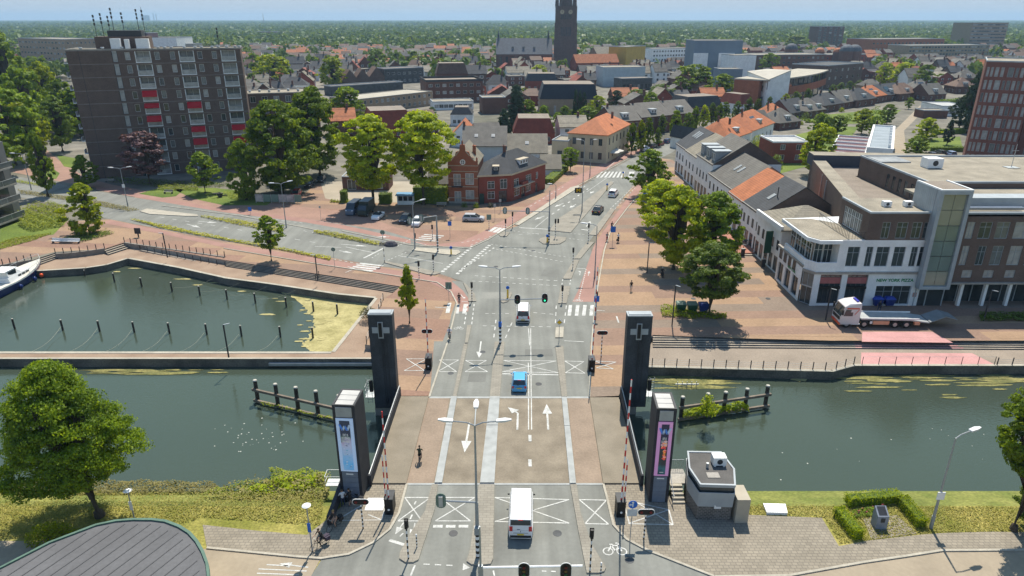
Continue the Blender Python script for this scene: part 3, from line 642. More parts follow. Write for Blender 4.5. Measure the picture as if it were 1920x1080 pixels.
# ------------------------------------------------------------------ towers of the bridge
M_roofp=mat('pale roof sheet',(.42,.41,.39),.6,.1,1)
def tower_front(lab,fl,fr,vtop,back_dx,W,D,poster):
 "advertising tower: dark brick, sloping pale metal front of the head, lit poster panel on the south side"
 A,B=G(*fl),G(*fr);w=(B-A).length;rz=math.atan2(B[1]-A[1],B[0]-A[0]);h=HT(fl[0],fl[1],vtop)
 t=thing('bridge_tower',lab,'tower',A,rz);hb=h+1.25
 m=MB();m.box(0,w,0,D,-2.6,h);m.obj('shaft',M_darkst,t)
 m=MB()
 for q in((0,w,0,.12),(0,w,D-.16,D),(0,.16,.12,D-.16),(w-.16,w,.12,D-.16)):m.box(*q,h,h+.16)
 m.obj('rim',M_dark,t)
 for i in range(3):
  k=MB();y0=.14+i*(D-.32)/3;k.box(.18,w-.18,y0+.015,y0+(D-.32)/3-.015,h+.004,h+.1+i*.02);k.obj('roof_panel',M_roofp,t)
 k=MB();k.box(.26,w-.26,-.05,-.004,h-.95,h-.03);k.obj('head_panel',M_steel,t)
 for i in range(5):
  k=MB();k.box(.26,w-.26,-.05,-.004,.06+i*.52,.06+i*.52+.5);k.obj('metal_panel',mat('blue grey panel',(.16,.19,.24),.5,.1,2),t)
 z0,z1=2.75,h-1.05
 fr_=MB();fr_.box(.22,w-.22,-.1,-.004,z0,z1);fr_.obj('poster_frame',MATS['poster frame blue']if poster==0 else MATS['poster frame pink'],t)
 px0,px1=.5,w-.5;pz0,pz1=z0+.16,z1-.2
 p=MB();p.box(px0,px1,-.125,-.1,pz0,pz1);po=p.obj('poster',MATS['poster %d'%poster],t)
 # poster print: emblem and words
 e=MB();cx=w/2;ez=pz1-.62;s=.42
 for(x0,z0_),(x1,z1_),mm in(((-1,.5),(-.45,-.55),0),((-.45,-.55),(0,.35),1),((0,.35),(.45,-.55),0),((.45,-.55),(1,.5),1)):
  q=.2;e.poly([(cx+x0*s-q*s*1.1,-.129,ez+z0_*s*1.3),(cx+x0*s+q*s*1.1,-.129,ez+z0_*s*1.3),(cx+x1*s+q*s*1.1,-.129,ez+z1_*s*1.3),(cx+x1*s-q*s*1.1,-.129,ez+z1_*s*1.3)][::-1]if False else[(cx+x0*s-q*s*1.1,-.129,ez+z0_*s*1.3),(cx+x1*s-q*s*1.1,-.129,ez+z1_*s*1.3),(cx+x1*s+q*s*1.1,-.129,ez+z1_*s*1.3),(cx+x0*s+q*s*1.1,-.129,ez+z0_*s*1.3)],mm)
 e.obj('emblem',[mat('emblem blue',(.08,.25,.75),.5),mat('emblem pale',(.5,.62,.8),.5)],po)
 for i,s_ in enumerate(('DIT IS','DE ZOMER','VAN WEERT')):text(s_,po,(cx,-.13,pz1-1.35-.3*i),.31,M_wpaint,name='lettering',wide=(px1-px0)*(.5,.8,.86)[i])
 k=MB();k.box(w/2-.3,w/2+.3,-.06,-.05,z0-.35,z0-.25);k.obj('name_strip',M_wpaint,t)
 return t,w,h,pz0,pz1,px0,px1,po
def text(s,parent,loc,size,m,name='lettering',rz=0,wide=None,flat=False):
 cu=bpy.data.curves.new('lettering','FONT');cu.body=s;cu.size=size;cu.align_x='CENTER';cu.align_y='CENTER';cu.extrude=.012;cu.offset=.03*size
 o=bpy.data.objects.new(name,cu);col.objects.link(o)
 bpy.context.view_layer.update()
 me=bpy.data.meshes.new_from_object(o);bpy.data.objects.remove(o);bpy.data.curves.remove(cu)
 me.materials.clear();me.materials.append(m)
 x=[v.co[0]for v in me.vertices];wd=max(x)-min(x);k=1 if not wide else wide/wd
 o=put(name,me,parent,loc);o.rotation_euler=(0 if flat else math.pi/2,0,rz);o.scale=(k,1,1);return o
def postermat(name,stops):
 m=bpy.data.materials.new(name);MATS[name]=m;m.use_nodes=True;N=m.node_tree.nodes;L=m.node_tree.links;p=N['Principled BSDF'];p.inputs['Roughness'].default_value=.25
 tc=N.new('ShaderNodeTexCoord');n=N.new('ShaderNodeTexNoise');n.inputs['Scale'].default_value=2.2;n.inputs['Detail'].default_value=4;L.new(tc.outputs['Object'],n.inputs[0])
 sx=N.new('ShaderNodeSeparateXYZ');L.new(tc.outputs['Generated'],sx.inputs[0]);a=N.new('ShaderNodeMath');a.operation='MULTIPLY_ADD';L.new(n.outputs[0],a.inputs[0]);a.inputs[1].default_value=.3;
 b=N.new('ShaderNodeMath');b.operation='SUBTRACT';L.new(sx.outputs[2],b.inputs[0]);b.inputs[1].default_value=.15;L.new(b.outputs[0],a.inputs[2])
 cr=N.new('ShaderNodeValToRGB');e=cr.color_ramp.elements
 while len(e)<len(stops):e.new(.5)
 for i,(q,c)in enumerate(stops):e[i].position=q;e[i].color=(*c,1)
 L.new(a.outputs[0],cr.inputs[0]);L.new(cr.outputs[0],p.inputs['Base Color'])
 L.new(cr.outputs[0],p.inputs['Emission Color']);p.inputs['Emission Strength'].default_value=.15;return m
postermat('poster 0',[(0,(.22,.45,.72)),(.12,(.12,.4,.72)),(.35,(.3,.45,.66)),(.5,(.38,.42,.58)),(.6,(.35,.3,.45)),(.66,(.06,.12,.1)),(.72,(.01,.03,.07)),(1,(.01,.03,.07))])
postermat('poster 1',[(0,(.01,.03,.06)),(.1,(.02,.12,.15)),(.2,(.015,.03,.04)),(.4,(.02,.03,.03)),(.6,(.015,.02,.05)),(1,(.01,.015,.05))])
mat('poster frame blue',(.42,.55,.75),.4,.05,2,emit=.15);mat('poster frame pink',(.55,.27,.5),.4,.05,2,emit=.15)
tf=tower_front('dark bridge tower by the cyclists on the south bank, blue lake poster',(641,932),(681,934),762,0,0,2.6,0)
w,h,pz0,pz1,px0,px1,po=tf[1:]
e=MB();rng=random.Random(3)
for i in range(26):x=rng.uniform(px0+.1,px1-.25);z=pz0+.2+rng.random()*(pz1-pz0)*.5;s=rng.uniform(.06,.2);e.poly([(x,-.128,z),(x+s,-.128,z+.01),(x+s*.8,-.128,z+s*.35),(x+.02,-.128,z+s*.25)],rng.randrange(3))
e.obj('poster_print',[mat('print dark',(.03,.05,.12),.5),mat('print pale',(.75,.8,.85),.5),mat('print cyan',(.1,.5,.65),.5)],po)['kind']='stuff'
tf=tower_front('dark bridge tower beside the control cabin, pink-framed poster with a red flower',(1216,941),(1252,942),769,0,0,2.6,1)
w,h,pz0,pz1,px0,px1,po=tf[1:]
e=MB();rng=random.Random(5);cx=w/2;zc=pz0+(pz1-pz0)*.55
for i in range(60):
 a=rng.random()*6.28;r=rng.random()**.5;top=rng.random()<.5
 x=cx+.05+(r*.36*math.cos(a)if top else .12+r*.2*math.cos(a));z=zc+(r*.42*math.sin(a)+.2 if top else-.75+r*.55*math.sin(a));s=rng.uniform(.08,.16)
 x=min(max(x,px0+.18),px1-.18)
 e.poly([(x-s,-.128-i*1e-5,z),(x,-.128-i*1e-5,z-s*.6),(x+s,-.128-i*1e-5,z),(x,-.128-i*1e-5,z+s*.7)],rng.choice((0,0,1,2)))
e.obj('flower_print',[mat('print red',(.65,.05,.06),.5,emit=.2),mat('print orange',(.8,.3,.06),.5,emit=.2),mat('print rose',(.75,.25,.3),.5,emit=.2)],po)['kind']='stuff'
k=MB();k.box(px0+.15,px1-.15,-.128,-.126,pz0+.18,pz0+.24);k.obj('print_line',M_wpaint,po)
def tower_lift(lab,tl,tr,vtop,vbase,D,side):
 A=G(tl,vbase,WATER);B=G(tr,vbase,WATER);rz=math.atan2(B[1]-A[1],B[0]-A[0])
 w=(B-A).length;h=HT(tl,vbase,vtop,WATER);t=thing('lift_tower',lab,'tower',A,rz);z=-WATER
 m=MB();m.box(.0,w,0,D,1.0,h+z-.0);m.obj('shaft',mat('dark blue grey steel',(.03,.037,.047),.55,.35,.5,c2=(.055,.065,.08),fine=(6,.2)),t)
 m=MB();m.box(-.05,w*.62,.1,D*.8,-.8,1.0);m.obj('pier',M_conc,t)
 k=MB();k.box(-.02,w+.02,-.02,D+.02,h+z,h+z+.12);k.box(.15,w-.15,.15,D-.15,h+z+.12,h+z+.2);k.obj('cap',M_zinc,t)
 c=MB();T=h+z;c.box(w*.38,w*.6,-.05,-.003,T-2.6,T-.75);c.box(w*.14,w*.38,-.05,-.003,T-2.0,T-1.35);c.box(w*.6,w*.86,-.05,-.003,T-2.0,T-1.35);co=c.obj('guide_plate',M_zinc,t)
 c=MB();c.box(w*.42,w*.55,-.16,-.05,T-2.4,T-.85);c.obj('sheave',M_black,co)
 c=MB()
 for x in(.5,.58,.72):c.tube([(w*x,-.05,T-2.7),(w*x,-.05,1.4)],.025,4)
 c.obj('cable',M_dark,t)
 # maintenance ladder and railing on the water side
 l=MB();sx=-.55 if side<0 else w+.55
 for x in(sx-.25,sx+.25):
  l.tube([(x,.4,1.4),(x,.4,4.4)],.03,4)
 for i in range(10):l.tube([(sx-.25,.4,1.5+i*.3),(sx+.25,.4,1.5+i*.3)],.02,4)
 for zz in(2.3,2.8,3.3):l.tube([(sx-.5,.4,zz),(sx-.5,1.8,zz),(0 if side<0 else w,1.8,zz)],.025,4)
 for y in(.4,1.1,1.8):l.tube([(sx-.5,y,2.1),(sx-.5,y,3.3)],.025,4)
 l.box(min(sx-.5,.0)if side<0 else w,0 if side<0 else sx+.3,.3,1.9,2.05,2.12);l.obj('service_ladder',M_metal,t)
 s=MB();xx=(-.25,-.02)if side<0 else(w+.02,w+.25);s.box(xx[0]-.15*(side<0),xx[1]+.15*(side>0),-.22,.0,3.1,4.4);so=s.obj('shipping_signal',M_black,t)
 return t
tower_lift('dark lift tower at the far end of the bridge beside the algae-covered basin corner',705,748,591,780,1.2,-1)
tower_lift('dark lift tower at the far end of the bridge beside the long quay railing',1165,1209,594,778,1.2,1)
# ------------------------------------------------------------------ buildings: builder with real openings
WIN={}
def winmesh(w,h,kind='w',glass=0,bars=1):
 "window frame and its pane as shared meshes"
 k=(round(w,2),round(h,2),kind,glass,bars)
 if k in WIN:return WIN[k]
 f=MB();t=min(.07,w*.06)
 f.box(0,w,-.05,.03,0,t);f.box(0,w,-.05,.03,h-t,h);f.box(0,t,-.05,.03,t,h-t);f.box(w-t,w,-.05,.03,t,h-t)
 if bars>=1 and w>.9:f.box(w/2-t/3,w/2+t/3,-.045,.03,t,h-t)
 if bars>=2:f.box(t,w-t,-.042,.03,h*.68,h*.68+t*.7)
 p=MB();p.box(t*.5,w-t*.5,.0,.02,t*.5,h-t*.5)
 fm=f.mesh('window',M_frame if kind=='w' else M_framed if kind=='d' else M_zinc)
 pm=p.mesh('pane',(M_glass,M_glassl,M_glassb)[glass]);WIN[k]=(fm,pm);return WIN[k]
def window(par,x,y,z,w,h,kind='w',glass=0,rz=0,bars=1,pane=True,name='window'):
 fm,pm=winmesh(w,h,kind,glass,bars);o=put(name,fm,par,(x,y,z),rz)
 if pane:put('pane',pm,o)
 return o
def wallface(m,O,U,W,H,holes,rec=.12,mi=0):
 "wall of width W along U from O with real openings; reveals go in by rec"
 U=Vector(U).normalized();N=Vector((-U[1],U[0],0))    # inwards
 O=Vector(O);xs=sorted({0,W}|{h[0]for h in holes}|{h[1]for h in holes});zs=sorted({0,H}|{h[2]for h in holes}|{h[3]for h in holes})
 pt=lambda x,z,d=0:tuple(O+U*x+N*d+Vector((0,0,z)))
 for i in range(len(xs)-1):
  run=None
  for j in range(len(zs)-1):
   cx=(xs[i]+xs[i+1])/2;cz=(zs[j]+zs[j+1])/2
   inside=any(h[0]<cx<h[1]and h[2]<cz<h[3]for h in holes)
   if not inside and run is None:run=zs[j]
   if inside and run is not None:m.poly([pt(xs[i],run),pt(xs[i+1],run),pt(xs[i+1],zs[j]),pt(xs[i],zs[j])],mi);run=None
  if run is not None:m.poly([pt(xs[i],run),pt(xs[i+1],run),pt(xs[i+1],H),pt(xs[i],H)],mi)
 for a,b,c,d in holes:
  m.poly([pt(a,c),pt(b,c),pt(b,c,rec),pt(a,c,rec)],mi);m.poly([pt(a,d,rec),pt(b,d,rec),pt(b,d),pt(a,d)],mi)
  m.poly([pt(a,c),pt(a,c,rec),pt(a,d,rec),pt(a,d)],mi);m.poly([pt(b,c,rec),pt(b,c),pt(b,d),pt(b,d,rec)],mi)
def grid(W,H0,H,cols,floors,ww,wh,sill,x0=None,x1=None):
 x0=.6 if x0 is None else x0;x1=W-.6 if x1 is None else x1;fh=(H-H0)/floors;out=[]
 for f in range(floors):
  for c in range(cols):
   cx=x0+(x1-x0)*(c+.5)/cols;out.append((cx-ww/2,cx+ww/2,H0+f*fh+sill,H0+f*fh+sill+wh))
 return out
def body(t,W,D,H,front=(),left=(),right=(),mats=None,kind='w',bars=1,glass=(0,0,1,2),seed=1,pane=True,rec=.12,back=(),y0=0):
 "four walls as one part, each opening filled with a window part of its own"
 rng=random.Random(seed);m=MB()
 wallface(m,(0,y0,0),(1,0,0),W,H,front,rec);wallface(m,(W,y0,0),(0,1,0),D,H,right,rec)
 wallface(m,(W,y0+D,0),(-1,0,0),W,H,back,rec);wallface(m,(0,y0+D,0),(0,-1,0),D,H,left,rec)
 o=m.obj('wall',mats,t)
 for hs,O,U,rz in((front,(0,y0),(1,0),0),(right,(W,y0),(0,1),math.pi/2),(left,(0,y0+D),(0,-1),-math.pi/2),(back,(W,y0+D),(-1,0),math.pi)):
  N=(-U[1],U[0])
  for a,b,c,d in hs:
   window(t,O[0]+U[0]*a+N[0]*rec*.75,O[1]+U[1]*a+N[1]*rec*.75,c,b-a,d-c,kind,rng.choice(glass),rz,bars,pane)
 return o
def roof_gable(t,W,D,z,rh,m,axis='x',over=.3,wall=None,y0=0,th=.16,x0=0):
 "two slopes with thickness; gable triangles belong to the wall material"
 b=MB()
 if axis=='x':
  for s in(0,1):
   ya=-over if s==0 else D+over;ze=z-rh*over/(D/2);xs=(-over*.5+x0,W+over*.5+x0)
   q=[(xs[0],y0+ya,ze),(xs[1],y0+ya,ze),(xs[1],y0+D/2,z+rh),(xs[0],y0+D/2,z+rh)]
   if s:q=q[::-1]
   b.loft([q,[(x,y,zz+th)for x,y,zz in q]],0)
  tri=[[(x0,y0,z),(x0,y0+D,z),(x0,y0+D/2,z+rh)],[(x0+W,y0+D,z),(x0+W,y0,z),(x0+W,y0+D/2,z+rh)]]
 else:
  for s in(0,1):
   xa=-over if s==0 else W+over;ze=z-rh*over/(W/2);ys=(y0-over*.5,y0+D+over*.5)
   q=[(x0+xa,ys[0],ze),(x0+xa,ys[1],ze),(x0+W/2,ys[1],z+rh),(x0+W/2,ys[0],z+rh)]
   if not s:q=q[::-1]
   b.loft([q,[(x,y,zz+th)for x,y,zz in q]],0)
  tri=[[(x0,y0,z),(x0+W/2,y0,z+rh),(x0+W,y0,z)],[(x0+W,y0+D,z),(x0+W/2,y0+D,z+rh),(x0,y0+D,z)]]
 o=b.obj('roof',m,t)
 if wall:
  for q in tri:g_=MB();g_.poly(q);g_.obj('gable_wall',wall,t)
 return o
def roof_hip(t,W,D,z,rh,m,over=.35,inset=None,y0=0,th=.18):
 i=min(D,W)/2 if inset is None else inset;o=over
 if W>=D:r=[(i,y0+D/2,z+rh),(W-i,y0+D/2,z+rh)]
 else:r=[(W/2,y0+i,z+rh),(W/2,y0+D-i,z+rh)]
 c=[(-o,y0-o,z),(W+o,y0-o,z),(W+o,y0+D+o,z),(-o,y0+D+o,z)];b=MB()
 u=[(p[0],p[1],p[2]+th)for p in c];R_=[(p[0],p[1],p[2]+th)for p in r]
 for a,d in((0,1),(1,2),(2,3),(3,0)):b.poly([c[a],c[d],u[d],u[a]])
 b.poly(c[::-1])
 if W>=D:b.poly([u[0],u[1],R_[1],R_[0]]);b.poly([u[1],u[2],R_[1]]);b.poly([u[2],u[3],R_[0],R_[1]]);b.poly([u[3],u[0],R_[0]])
 else:b.poly([u[0],u[1],R_[0]]);b.poly([u[1],u[2],R_[1],R_[0]]);b.poly([u[2],u[3],R_[1]]);b.poly([u[3],u[0],R_[0],R_[1]])
 return b.obj('roof',m,t)
def roof_mansard(t,W,D,z,rh,ins,m,mtop=None,y0=0):
 b=MB();o=.15;r0=[(-o,y0-o,z),(W+o,y0-o,z),(W+o,y0+D+o,z),(-o,y0+D+o,z)];r1=[(ins,y0+ins,z+rh),(W-ins,y0+ins,z+rh),(W-ins,y0+D-ins,z+rh),(ins,y0+D-ins,z+rh)]
 b.loft([r0,r1],0,caps=False);b.poly(r1,1);b.poly(r0[::-1]);return b.obj('roof',[m,mtop or M_gravel2],t)
def roof_flat(t,W,D,z,m=None,par=.35,pm=None,y0=0,x0=0,th=.22):
 b=MB();b.box(x0+th,x0+W-th,y0+th,y0+D-th,z-.25,z+.02);r=b.obj('roof',m or M_gravel,t)
 p=MB();p.box(x0-.06,x0+W+.06,y0-.06,y0+th,z,z+par);p.box(x0-.06,x0+W+.06,y0+D-th,y0+D+.06,z,z+par);p.box(x0-.06,x0+th,y0+th,y0+D-th,z,z+par);p.box(x0+W-th,x0+W+.06,y0+th,y0+D-th,z,z+par)
 p.obj('parapet',pm or M_zinc,t);return r
def chimney(par,x,y,z,h,w=.6,m=None):
 b=MB();b.box(x-w/2,x+w/2,y-w/2*.8,y+w/2*.8,z,z+h);b.box(x-w/2-.07,x+w/2+.07,y-w/2*.8-.07,y+w/2*.8+.07,z+h,z+h+.12);b.cyl((x-.12,y,z+h+.12),(x-.12,y,z+h+.4),.1,.09,6);return b.obj('chimney',m or M_brick_b,par)
def skylight(par,x,y,z,w,h,slope,rz=0):
 "roof window lying on a slope that rises in local +y"
 b=MB();b.box(-w/2,w/2,0,h,.03,.12);b.box(-w/2+.1,w/2-.1,.1,h-.1,.12,.13,1);o=b.obj('skylight',[M_zinc,M_glassb],par,(x,y,z));o.rotation_euler=(slope,0,rz);return o
def solar(par,x,y,z,n,k,slope,rz=0):
 for i in range(n):
  for j in range(k):
   if('sol',)not in WIN:
    b=MB();b.box(0,1,0,1.65,.06,.11);WIN[('sol',)]=b.mesh('solar_panel',M_solar)
   o=put('solar_panel',WIN[('sol',)],par);o.rotation_euler=(slope,0,rz)
   c,s=math.cos(rz),math.sin(rz);dx,dy=i*1.05,j*1.7*math.cos(slope);o.location=(x+dx*c-dy*s,y+dx*s+dy*c,z+j*1.7*math.sin(slope))
def dormer(par,x,y,z,w,d,h,rz=0,wm=None,roofm=None,name='dormer'):
 b=MB();b.box(-w/2,w/2,0,d,0,h);o=b.obj(name,wm or M_white_r,par,(x,y,z),rz)
 r=MB();r.box(-w/2-.15,w/2+.15,-.2,d,h,h+.12);r.obj('roof',roofm or M_zinc,o)
 n=max(1,int(w/1.0))
 for i in range(n):put('window',winmesh(w/n*.7,h*.6,'w',1)[0],o,(-w/2+w/n*(i+.15),-.03,h*.22));put('pane',winmesh(w/n*.7,h*.6,'w',1)[1],o,(-w/2+w/n*(i+.15),-.03,h*.22))
 return o
def frame(name,lab,a,b,group=None,cat='building',z=0):
 A,B=G(a[0],a[1],z),G(b[0],b[1],z);rz=math.atan2(B[1]-A[1],B[0]-A[0]);return thing(name,lab,cat,A,rz,group),(B-A).length
def roof_unit(par,x,y,z,w=1.2,d=.9,h=.9):
 b=MB();b.box(x,x+w,y,y+d,z+.12,z+h);b.box(x+.1,x+.25,y,y+d,z,z+.12);b.box(x+w-.25,x+w-.1,y,y+d,z,z+.12);b.cyl((x+w/2,y-.02,z+h*.55),(x+w/2,y-.005,z+h*.55),h*.28,None,10,1);return b.obj('air_unit',[M_wpaint,M_dark],par)
def vent(par,x,y,z,h=.7,r=.25):
 b=MB();b.cyl((x,y,z),(x,y,z+h),r*.8,r*.8,8);b.cyl((x,y,z+h),(x,y,z+h+.18),r*1.2,r*.9,8);return b.obj('roof_vent',M_zinc,par)
# ---------------------------------------------------------------- the ten-storey apartment block
t=thing('apartment_block','tall dark ten-storey apartment block with red awnings and antennas on its roof','building',(-106.85,172.65,0),.331)
W=39.2;H=31.0;D=13.0;fh=H/10
winx=[13.1,19.7,23.2,29.5,32.9];balx=[16.5,26.4,36.2]
holes=[];bh=[]
for f in range(10):
 z=f*fh
 for x in winx:holes.append((x-.55,x+.55,z+.75,z+2.55))
 for x in balx:bh.append((x-1.75,x+1.75,z+.25,z+2.75))
 bh.append((9.7,10.9,z+.3,z+2.95))
m=MB();wallface(m,(0,0,0),(1,0,0),W,H,holes+bh,.18);wallface(m,(W,0,0),(0,1,0),D,H,[]);wallface(m,(W,D,0),(-1,0,0),W,H,[]);wallface(m,(0,D,0),(0,-1,0),D,H,[])
m.obj('wall',M_brick_d,t)
rng=random.Random(2)
for f in range(10):
 z=f*fh
 for x in winx:window(t,x-.55,.14,z+.75,1.1,1.8,'w',rng.choice((0,0,1,1,2)),0,0)
 for x in balx:
  # loggia: back wall glazing, rail, slab
  window(t,x-1.7,1.3,z+.35,3.4,2.35,'w',rng.choice((1,1,2)),0,1)
  b=MB();b.box(x-1.78,x+1.78,-.12,1.6,z+.05,z+.25);b.box(x-1.75,x-1.6,.0,1.3,z+.25,z+2.75);b.box(x+1.6,x+1.75,.0,1.3,z+.25,z+2.75);b.box(x-1.6,x+1.6,0.2,1.6,z+2.75,z+2.85);b.obj('balcony_slab',M_wpaint,t)
  b=MB();b.box(x-1.62,x+1.62,-.06,-.02,z+.3,z+1.25);b.box(x-1.66,x+1.66,-.09,.0,z+1.25,z+1.32,1);b.obj('balcony_rail',[M_glassb,M_metal],t)
 b=MB();b.box(.02,W-.02,-.03,-.003,z+fh-.2,z+fh-.02);b.obj('floor_band',mat('pale brick band',(.2,.165,.15),.9,.15,1),t)
 window(t,9.8,.15,z+.35,1.0,2.55,'m',2,0,2)
 b=MB();b.box(-.9,-.02,.6,3.0,z+.05,z+.2);b.box(-.9,-.84,.6,3.0,z+.2,z+1.2);b.obj('side_balcony',M_wpaint,t)
for x,f,dr in((16.5,6,1.25),(16.5,5,.9),(16.5,4,1.2),(26.4,5,1.3),(26.4,3,1.1),(26.4,2,1.3),(36.2,3,1.1),(36.2,2,1.3),(36.2,1,1.2)):
 b=MB();z=f*fh+2.7;pts=lambda dz:[(x-1.7,-.15,z+dz),(x+1.7,-.15,z+dz),(x+1.7,-1.0,z-dr+dz),(x-1.7,-1.0,z-dr+dz)];b.loft([pts(0)[::-1],pts(.03)[::-1]]);b.box(x-1.7,x+1.7,-1.03,-.98,z-dr-.22,z-dr+.03);b.obj('awning',mat('red awning',(.42,.014,.022),.8,.08,2),t)
roof_flat(t,W,D,H,M_gravel,.3,M_conc)
b=MB();b.box(2.6,2.68,-.04,-.005,0,H);b.obj('downpipe',M_dark,t)
p=MB();p.box(6,18,3.5,10,H,H+3.0);p.box(9,16.5,4,9.5,H+3.0,H+4.4,1);ph=p.obj('penthouse',[M_brick_d,M_dark],t)
for x,y,z,h in((6.6,4,H+3,6.5),(8,5,H+3,7.5),(9,8,H+3,6),(10.6,4,H+4.4,7),(12.5,6,H+4.4,4.5),(17.3,5,H+3,9.5),(15.6,8,H+4.4,6.5),(34,6,H,6.5)):
 b=MB();h*=.72;b.cyl((x,y,z),(x,y,z+h),.09,.04,5);
 for i in range(3):b.box(x-.18,x+.18,y-.18,y+.1,z+h*.55+i*.9,z+h*.55+i*.9+.6)
 b.obj('antenna',M_dark,t)
for x in(3,7.7,12,20,21.5,23,26,28.5,30,32.5,34,36,38,39):vent(t,x,1.6,H,.5,.4)
for x,w,h in((9.6,2.2,2.6),(12.7,1.0,2.4),(15.2,2.9,2.5)):b=MB();b.box(x,x+w,1.6,3.3,H,H+h);b.obj('roof_hut',M_wpaint,t)
door=MB();door.box(11.4,13,-.06,-.01,0,2.2);door.box(12.15,12.25,-.09,-.06,0,2.2,1);door.obj('door',[M_glass,M_frame],t)
# lower wing of the block
t=thing('apartment_wing','lower dark brick apartment wing with flat gravel roof joined to the tall block','building',(-79,199,0),.33);W=20.5
H=18.1;hs=grid(W,0,H,6,6,1.5,1.7,.7);body(t,W,12,H,hs,right=grid(12,0,H,3,4,1.3,1.6,.7),mats=M_brick_d,seed=4);roof_flat(t,W,12,H,M_gravel,.3,M_conc)
for i in range(8):vent(t,2+i*2.7,5+(i%3),H,.5,.4)
# ---------------------------------------------------------------- gabled brick house and corner house
t,W=frame('gabled_house','narrow orange-red brick house with a stepped gable and round window',(842,381),(897,382),cat='house')
H=HT(842,381,310);gz_=HT(869,381,271)
fr=[(W*.18,W*.42,H*.47,H*.78),(W*.58,W*.86,H*.5,H*.8),(W*.2,W*.42,.35,2.7),(W*.58,W*.86,1.0,3.0)]
body(t,W,11,H,fr,mats=M_brick_o,glass=(2,),seed=3)
gm=MB();st=[(0,0),(W,0),(W,1.0),(W*.86,1.0),(W*.86,1.7),(W*.76,2.0),(W*.72,2.9),(W*.6,3.2),(W*.58,gz_-H),(W*.42,gz_-H),(W*.4,3.2),(W*.28,2.9),(W*.24,2.0),(W*.14,1.7),(W*.14,1.0),(0,1.0)]
gm.loft([[(x,0.0,H+z)for x,z in st],[(x,.4,H+z)for x,z in st]]);gb=gm.obj('stepped_gable',M_brick_o,t)
b=MB();
for i in range(16):
 a0,a1=2*math.pi*i/16,2*math.pi*(i+1)/16;f=lambda a,r:(W/2+r*math.cos(a),-.05,H+.75+r*math.sin(a));b.poly([f(a0,.42),f(a0,.6),f(a1,.6),f(a1,.42)][::-1])
b.box(W/2-.05,W/2+.05,-.06,-.02,H+.3,H+1.2);b.box(W/2-.42,W/2+.42,-.062,-.02,H+.7,H+.8);b.cyl((W/2,-.03,H+.75),(W/2,-.005,H+.75),.43,None,16,1);b.obj('round_window',[M_wpaint,M_glass],t)
M_stone=mat('sandstone trim',(.42,.36,.27),.8,.1,2)
for z in(1.2,H*.44,H*.66,H*.84,H-.1):b=MB();b.box(-.04,W+.04,-.07,-.003,z,z+.14);b.obj('stone_band',M_stone,t)
for sgn in(0,1):
 b=MB();x=0 if sgn==0 else W
 for(z0,x0),(z1,x1)in(((H+1.0,.1),(H+2.1,.24)),((H+2.1,.26),(H+3.2,.4))):
  xa,xb=(W*x0,W*x1)if sgn==0 else(W-W*x0,W-W*x1);b.cyl((xa,-.02,z0),(xb,-.02,z1),.13,.13,5)
 b.obj('gable_trim',M_stone,t)
roof_gable(t,W,11,H+.1,gz_-H-1.0,M_r_tn,'y',.1,M_brick_o,y0=.45)
b=MB();b.box(W*.12,W*.48,-.7,-.02,H*.44,H*.46)
for i in range(9):b.box(W*.12+i*W*.045-.015,W*.12+i*W*.045+.015,-.7,-.67,H*.46,H*.46+.95)
b.box(W*.12,W*.48,-.71,-.66,H*.46+.95,H*.46+1.0);b.obj('balcony',M_dark,t)
b=MB();b.box(-.02,W+.02,-.06,-.004,0,.45);b.obj('plinth',M_conc,t)
for x,z,h in((W*.5,gz_,1.0),(.2,H+1.0,.9),(W-.2,H+1.0,.9)):b=MB();b.box(x-.16,x+.16,0,.34,z,z+h*.6);b.loft([[(x-.2,-.03,z+h*.6),(x+.2,-.03,z+h*.6),(x+.2,.37,z+h*.6),(x-.2,.37,z+h*.6)],[(x,.17,z+h)]*4]);b.obj('pinnacle',M_brick_o,t)
chimney(t,W*.8,5,H+1.2,2.2,.7,M_brick_o)
# corner house: two walls meeting at an angle
A,B,C_=G(898,382),G(959,378),G(1022,354);t=thing('corner_house','red brick corner house with dark tiled hip roof and cream eaves','house',A,0)
H=HT(898,382,331);o=A;a=Vector((0,0,0));b_=B-o;c_=C_-o;d1=(b_-a).normalized();d2=(c_-b_).normalized()
L1=(b_-a).length;L2=(c_-b_).length;n2=Vector((-d2[1],d2[0],0));bk0=a+Vector((0,11,0));bk1=c_+n2*9
m=MB();f1=[(2.0,3.6,.9,2.6),(2.0,3.6,H*.52,H*.52+1.7),(L1-2.9,L1-1.1,.1,2.6),(L1-2.6,L1-1.0,H*.5,H*.5+2.2)];f2=[(1.2,3.4,.9,2.6),(6,8.2,.9,2.6),(1.0,3.0,H*.5,H*.5+1.8),(4.1,5.6,.1,2.4),(6,8.4,H*.52,H*.52+1.7),(10.4,11.4,H*.52,H*.52+1.6),(10.2,11.2,.1,2.2)]
f2=[q for q in f2 if q[1]<L2-.3]
wallface(m,a,d1,L1,H,f1);wallface(m,b_,d2,L2,H,f2);wallface(m,c_,(bk1-c_),(bk1-c_).length,H,[]);wallface(m,bk1,(bk0-bk1),(bk0-bk1).length,H,[]);wallface(m,bk0,(a-bk0),11,H,[]);m.obj('wall',M_brick_r,t)
for hs,O,U in((f1,a,d1),(f2,b_,d2)):
 for q in hs:p=O+U*q[0]+Vector((-U[1],U[0],0))*.09;window(t,p[0],p[1],q[2],q[1]-q[0],q[3]-q[2],'w' if q[2]>.5 else 'd',0,math.atan2(U[1],U[0]),2)
ctr=(a+b_+c_+bk1+bk0)/5;pl=[a,b_,c_,bk1,bk0];ov=[p+(p-ctr).normalized()*.5 for p in pl]
m=MB();m.prism(ov,H-.1,H+.28);m.obj('cornice',M_cream,t)
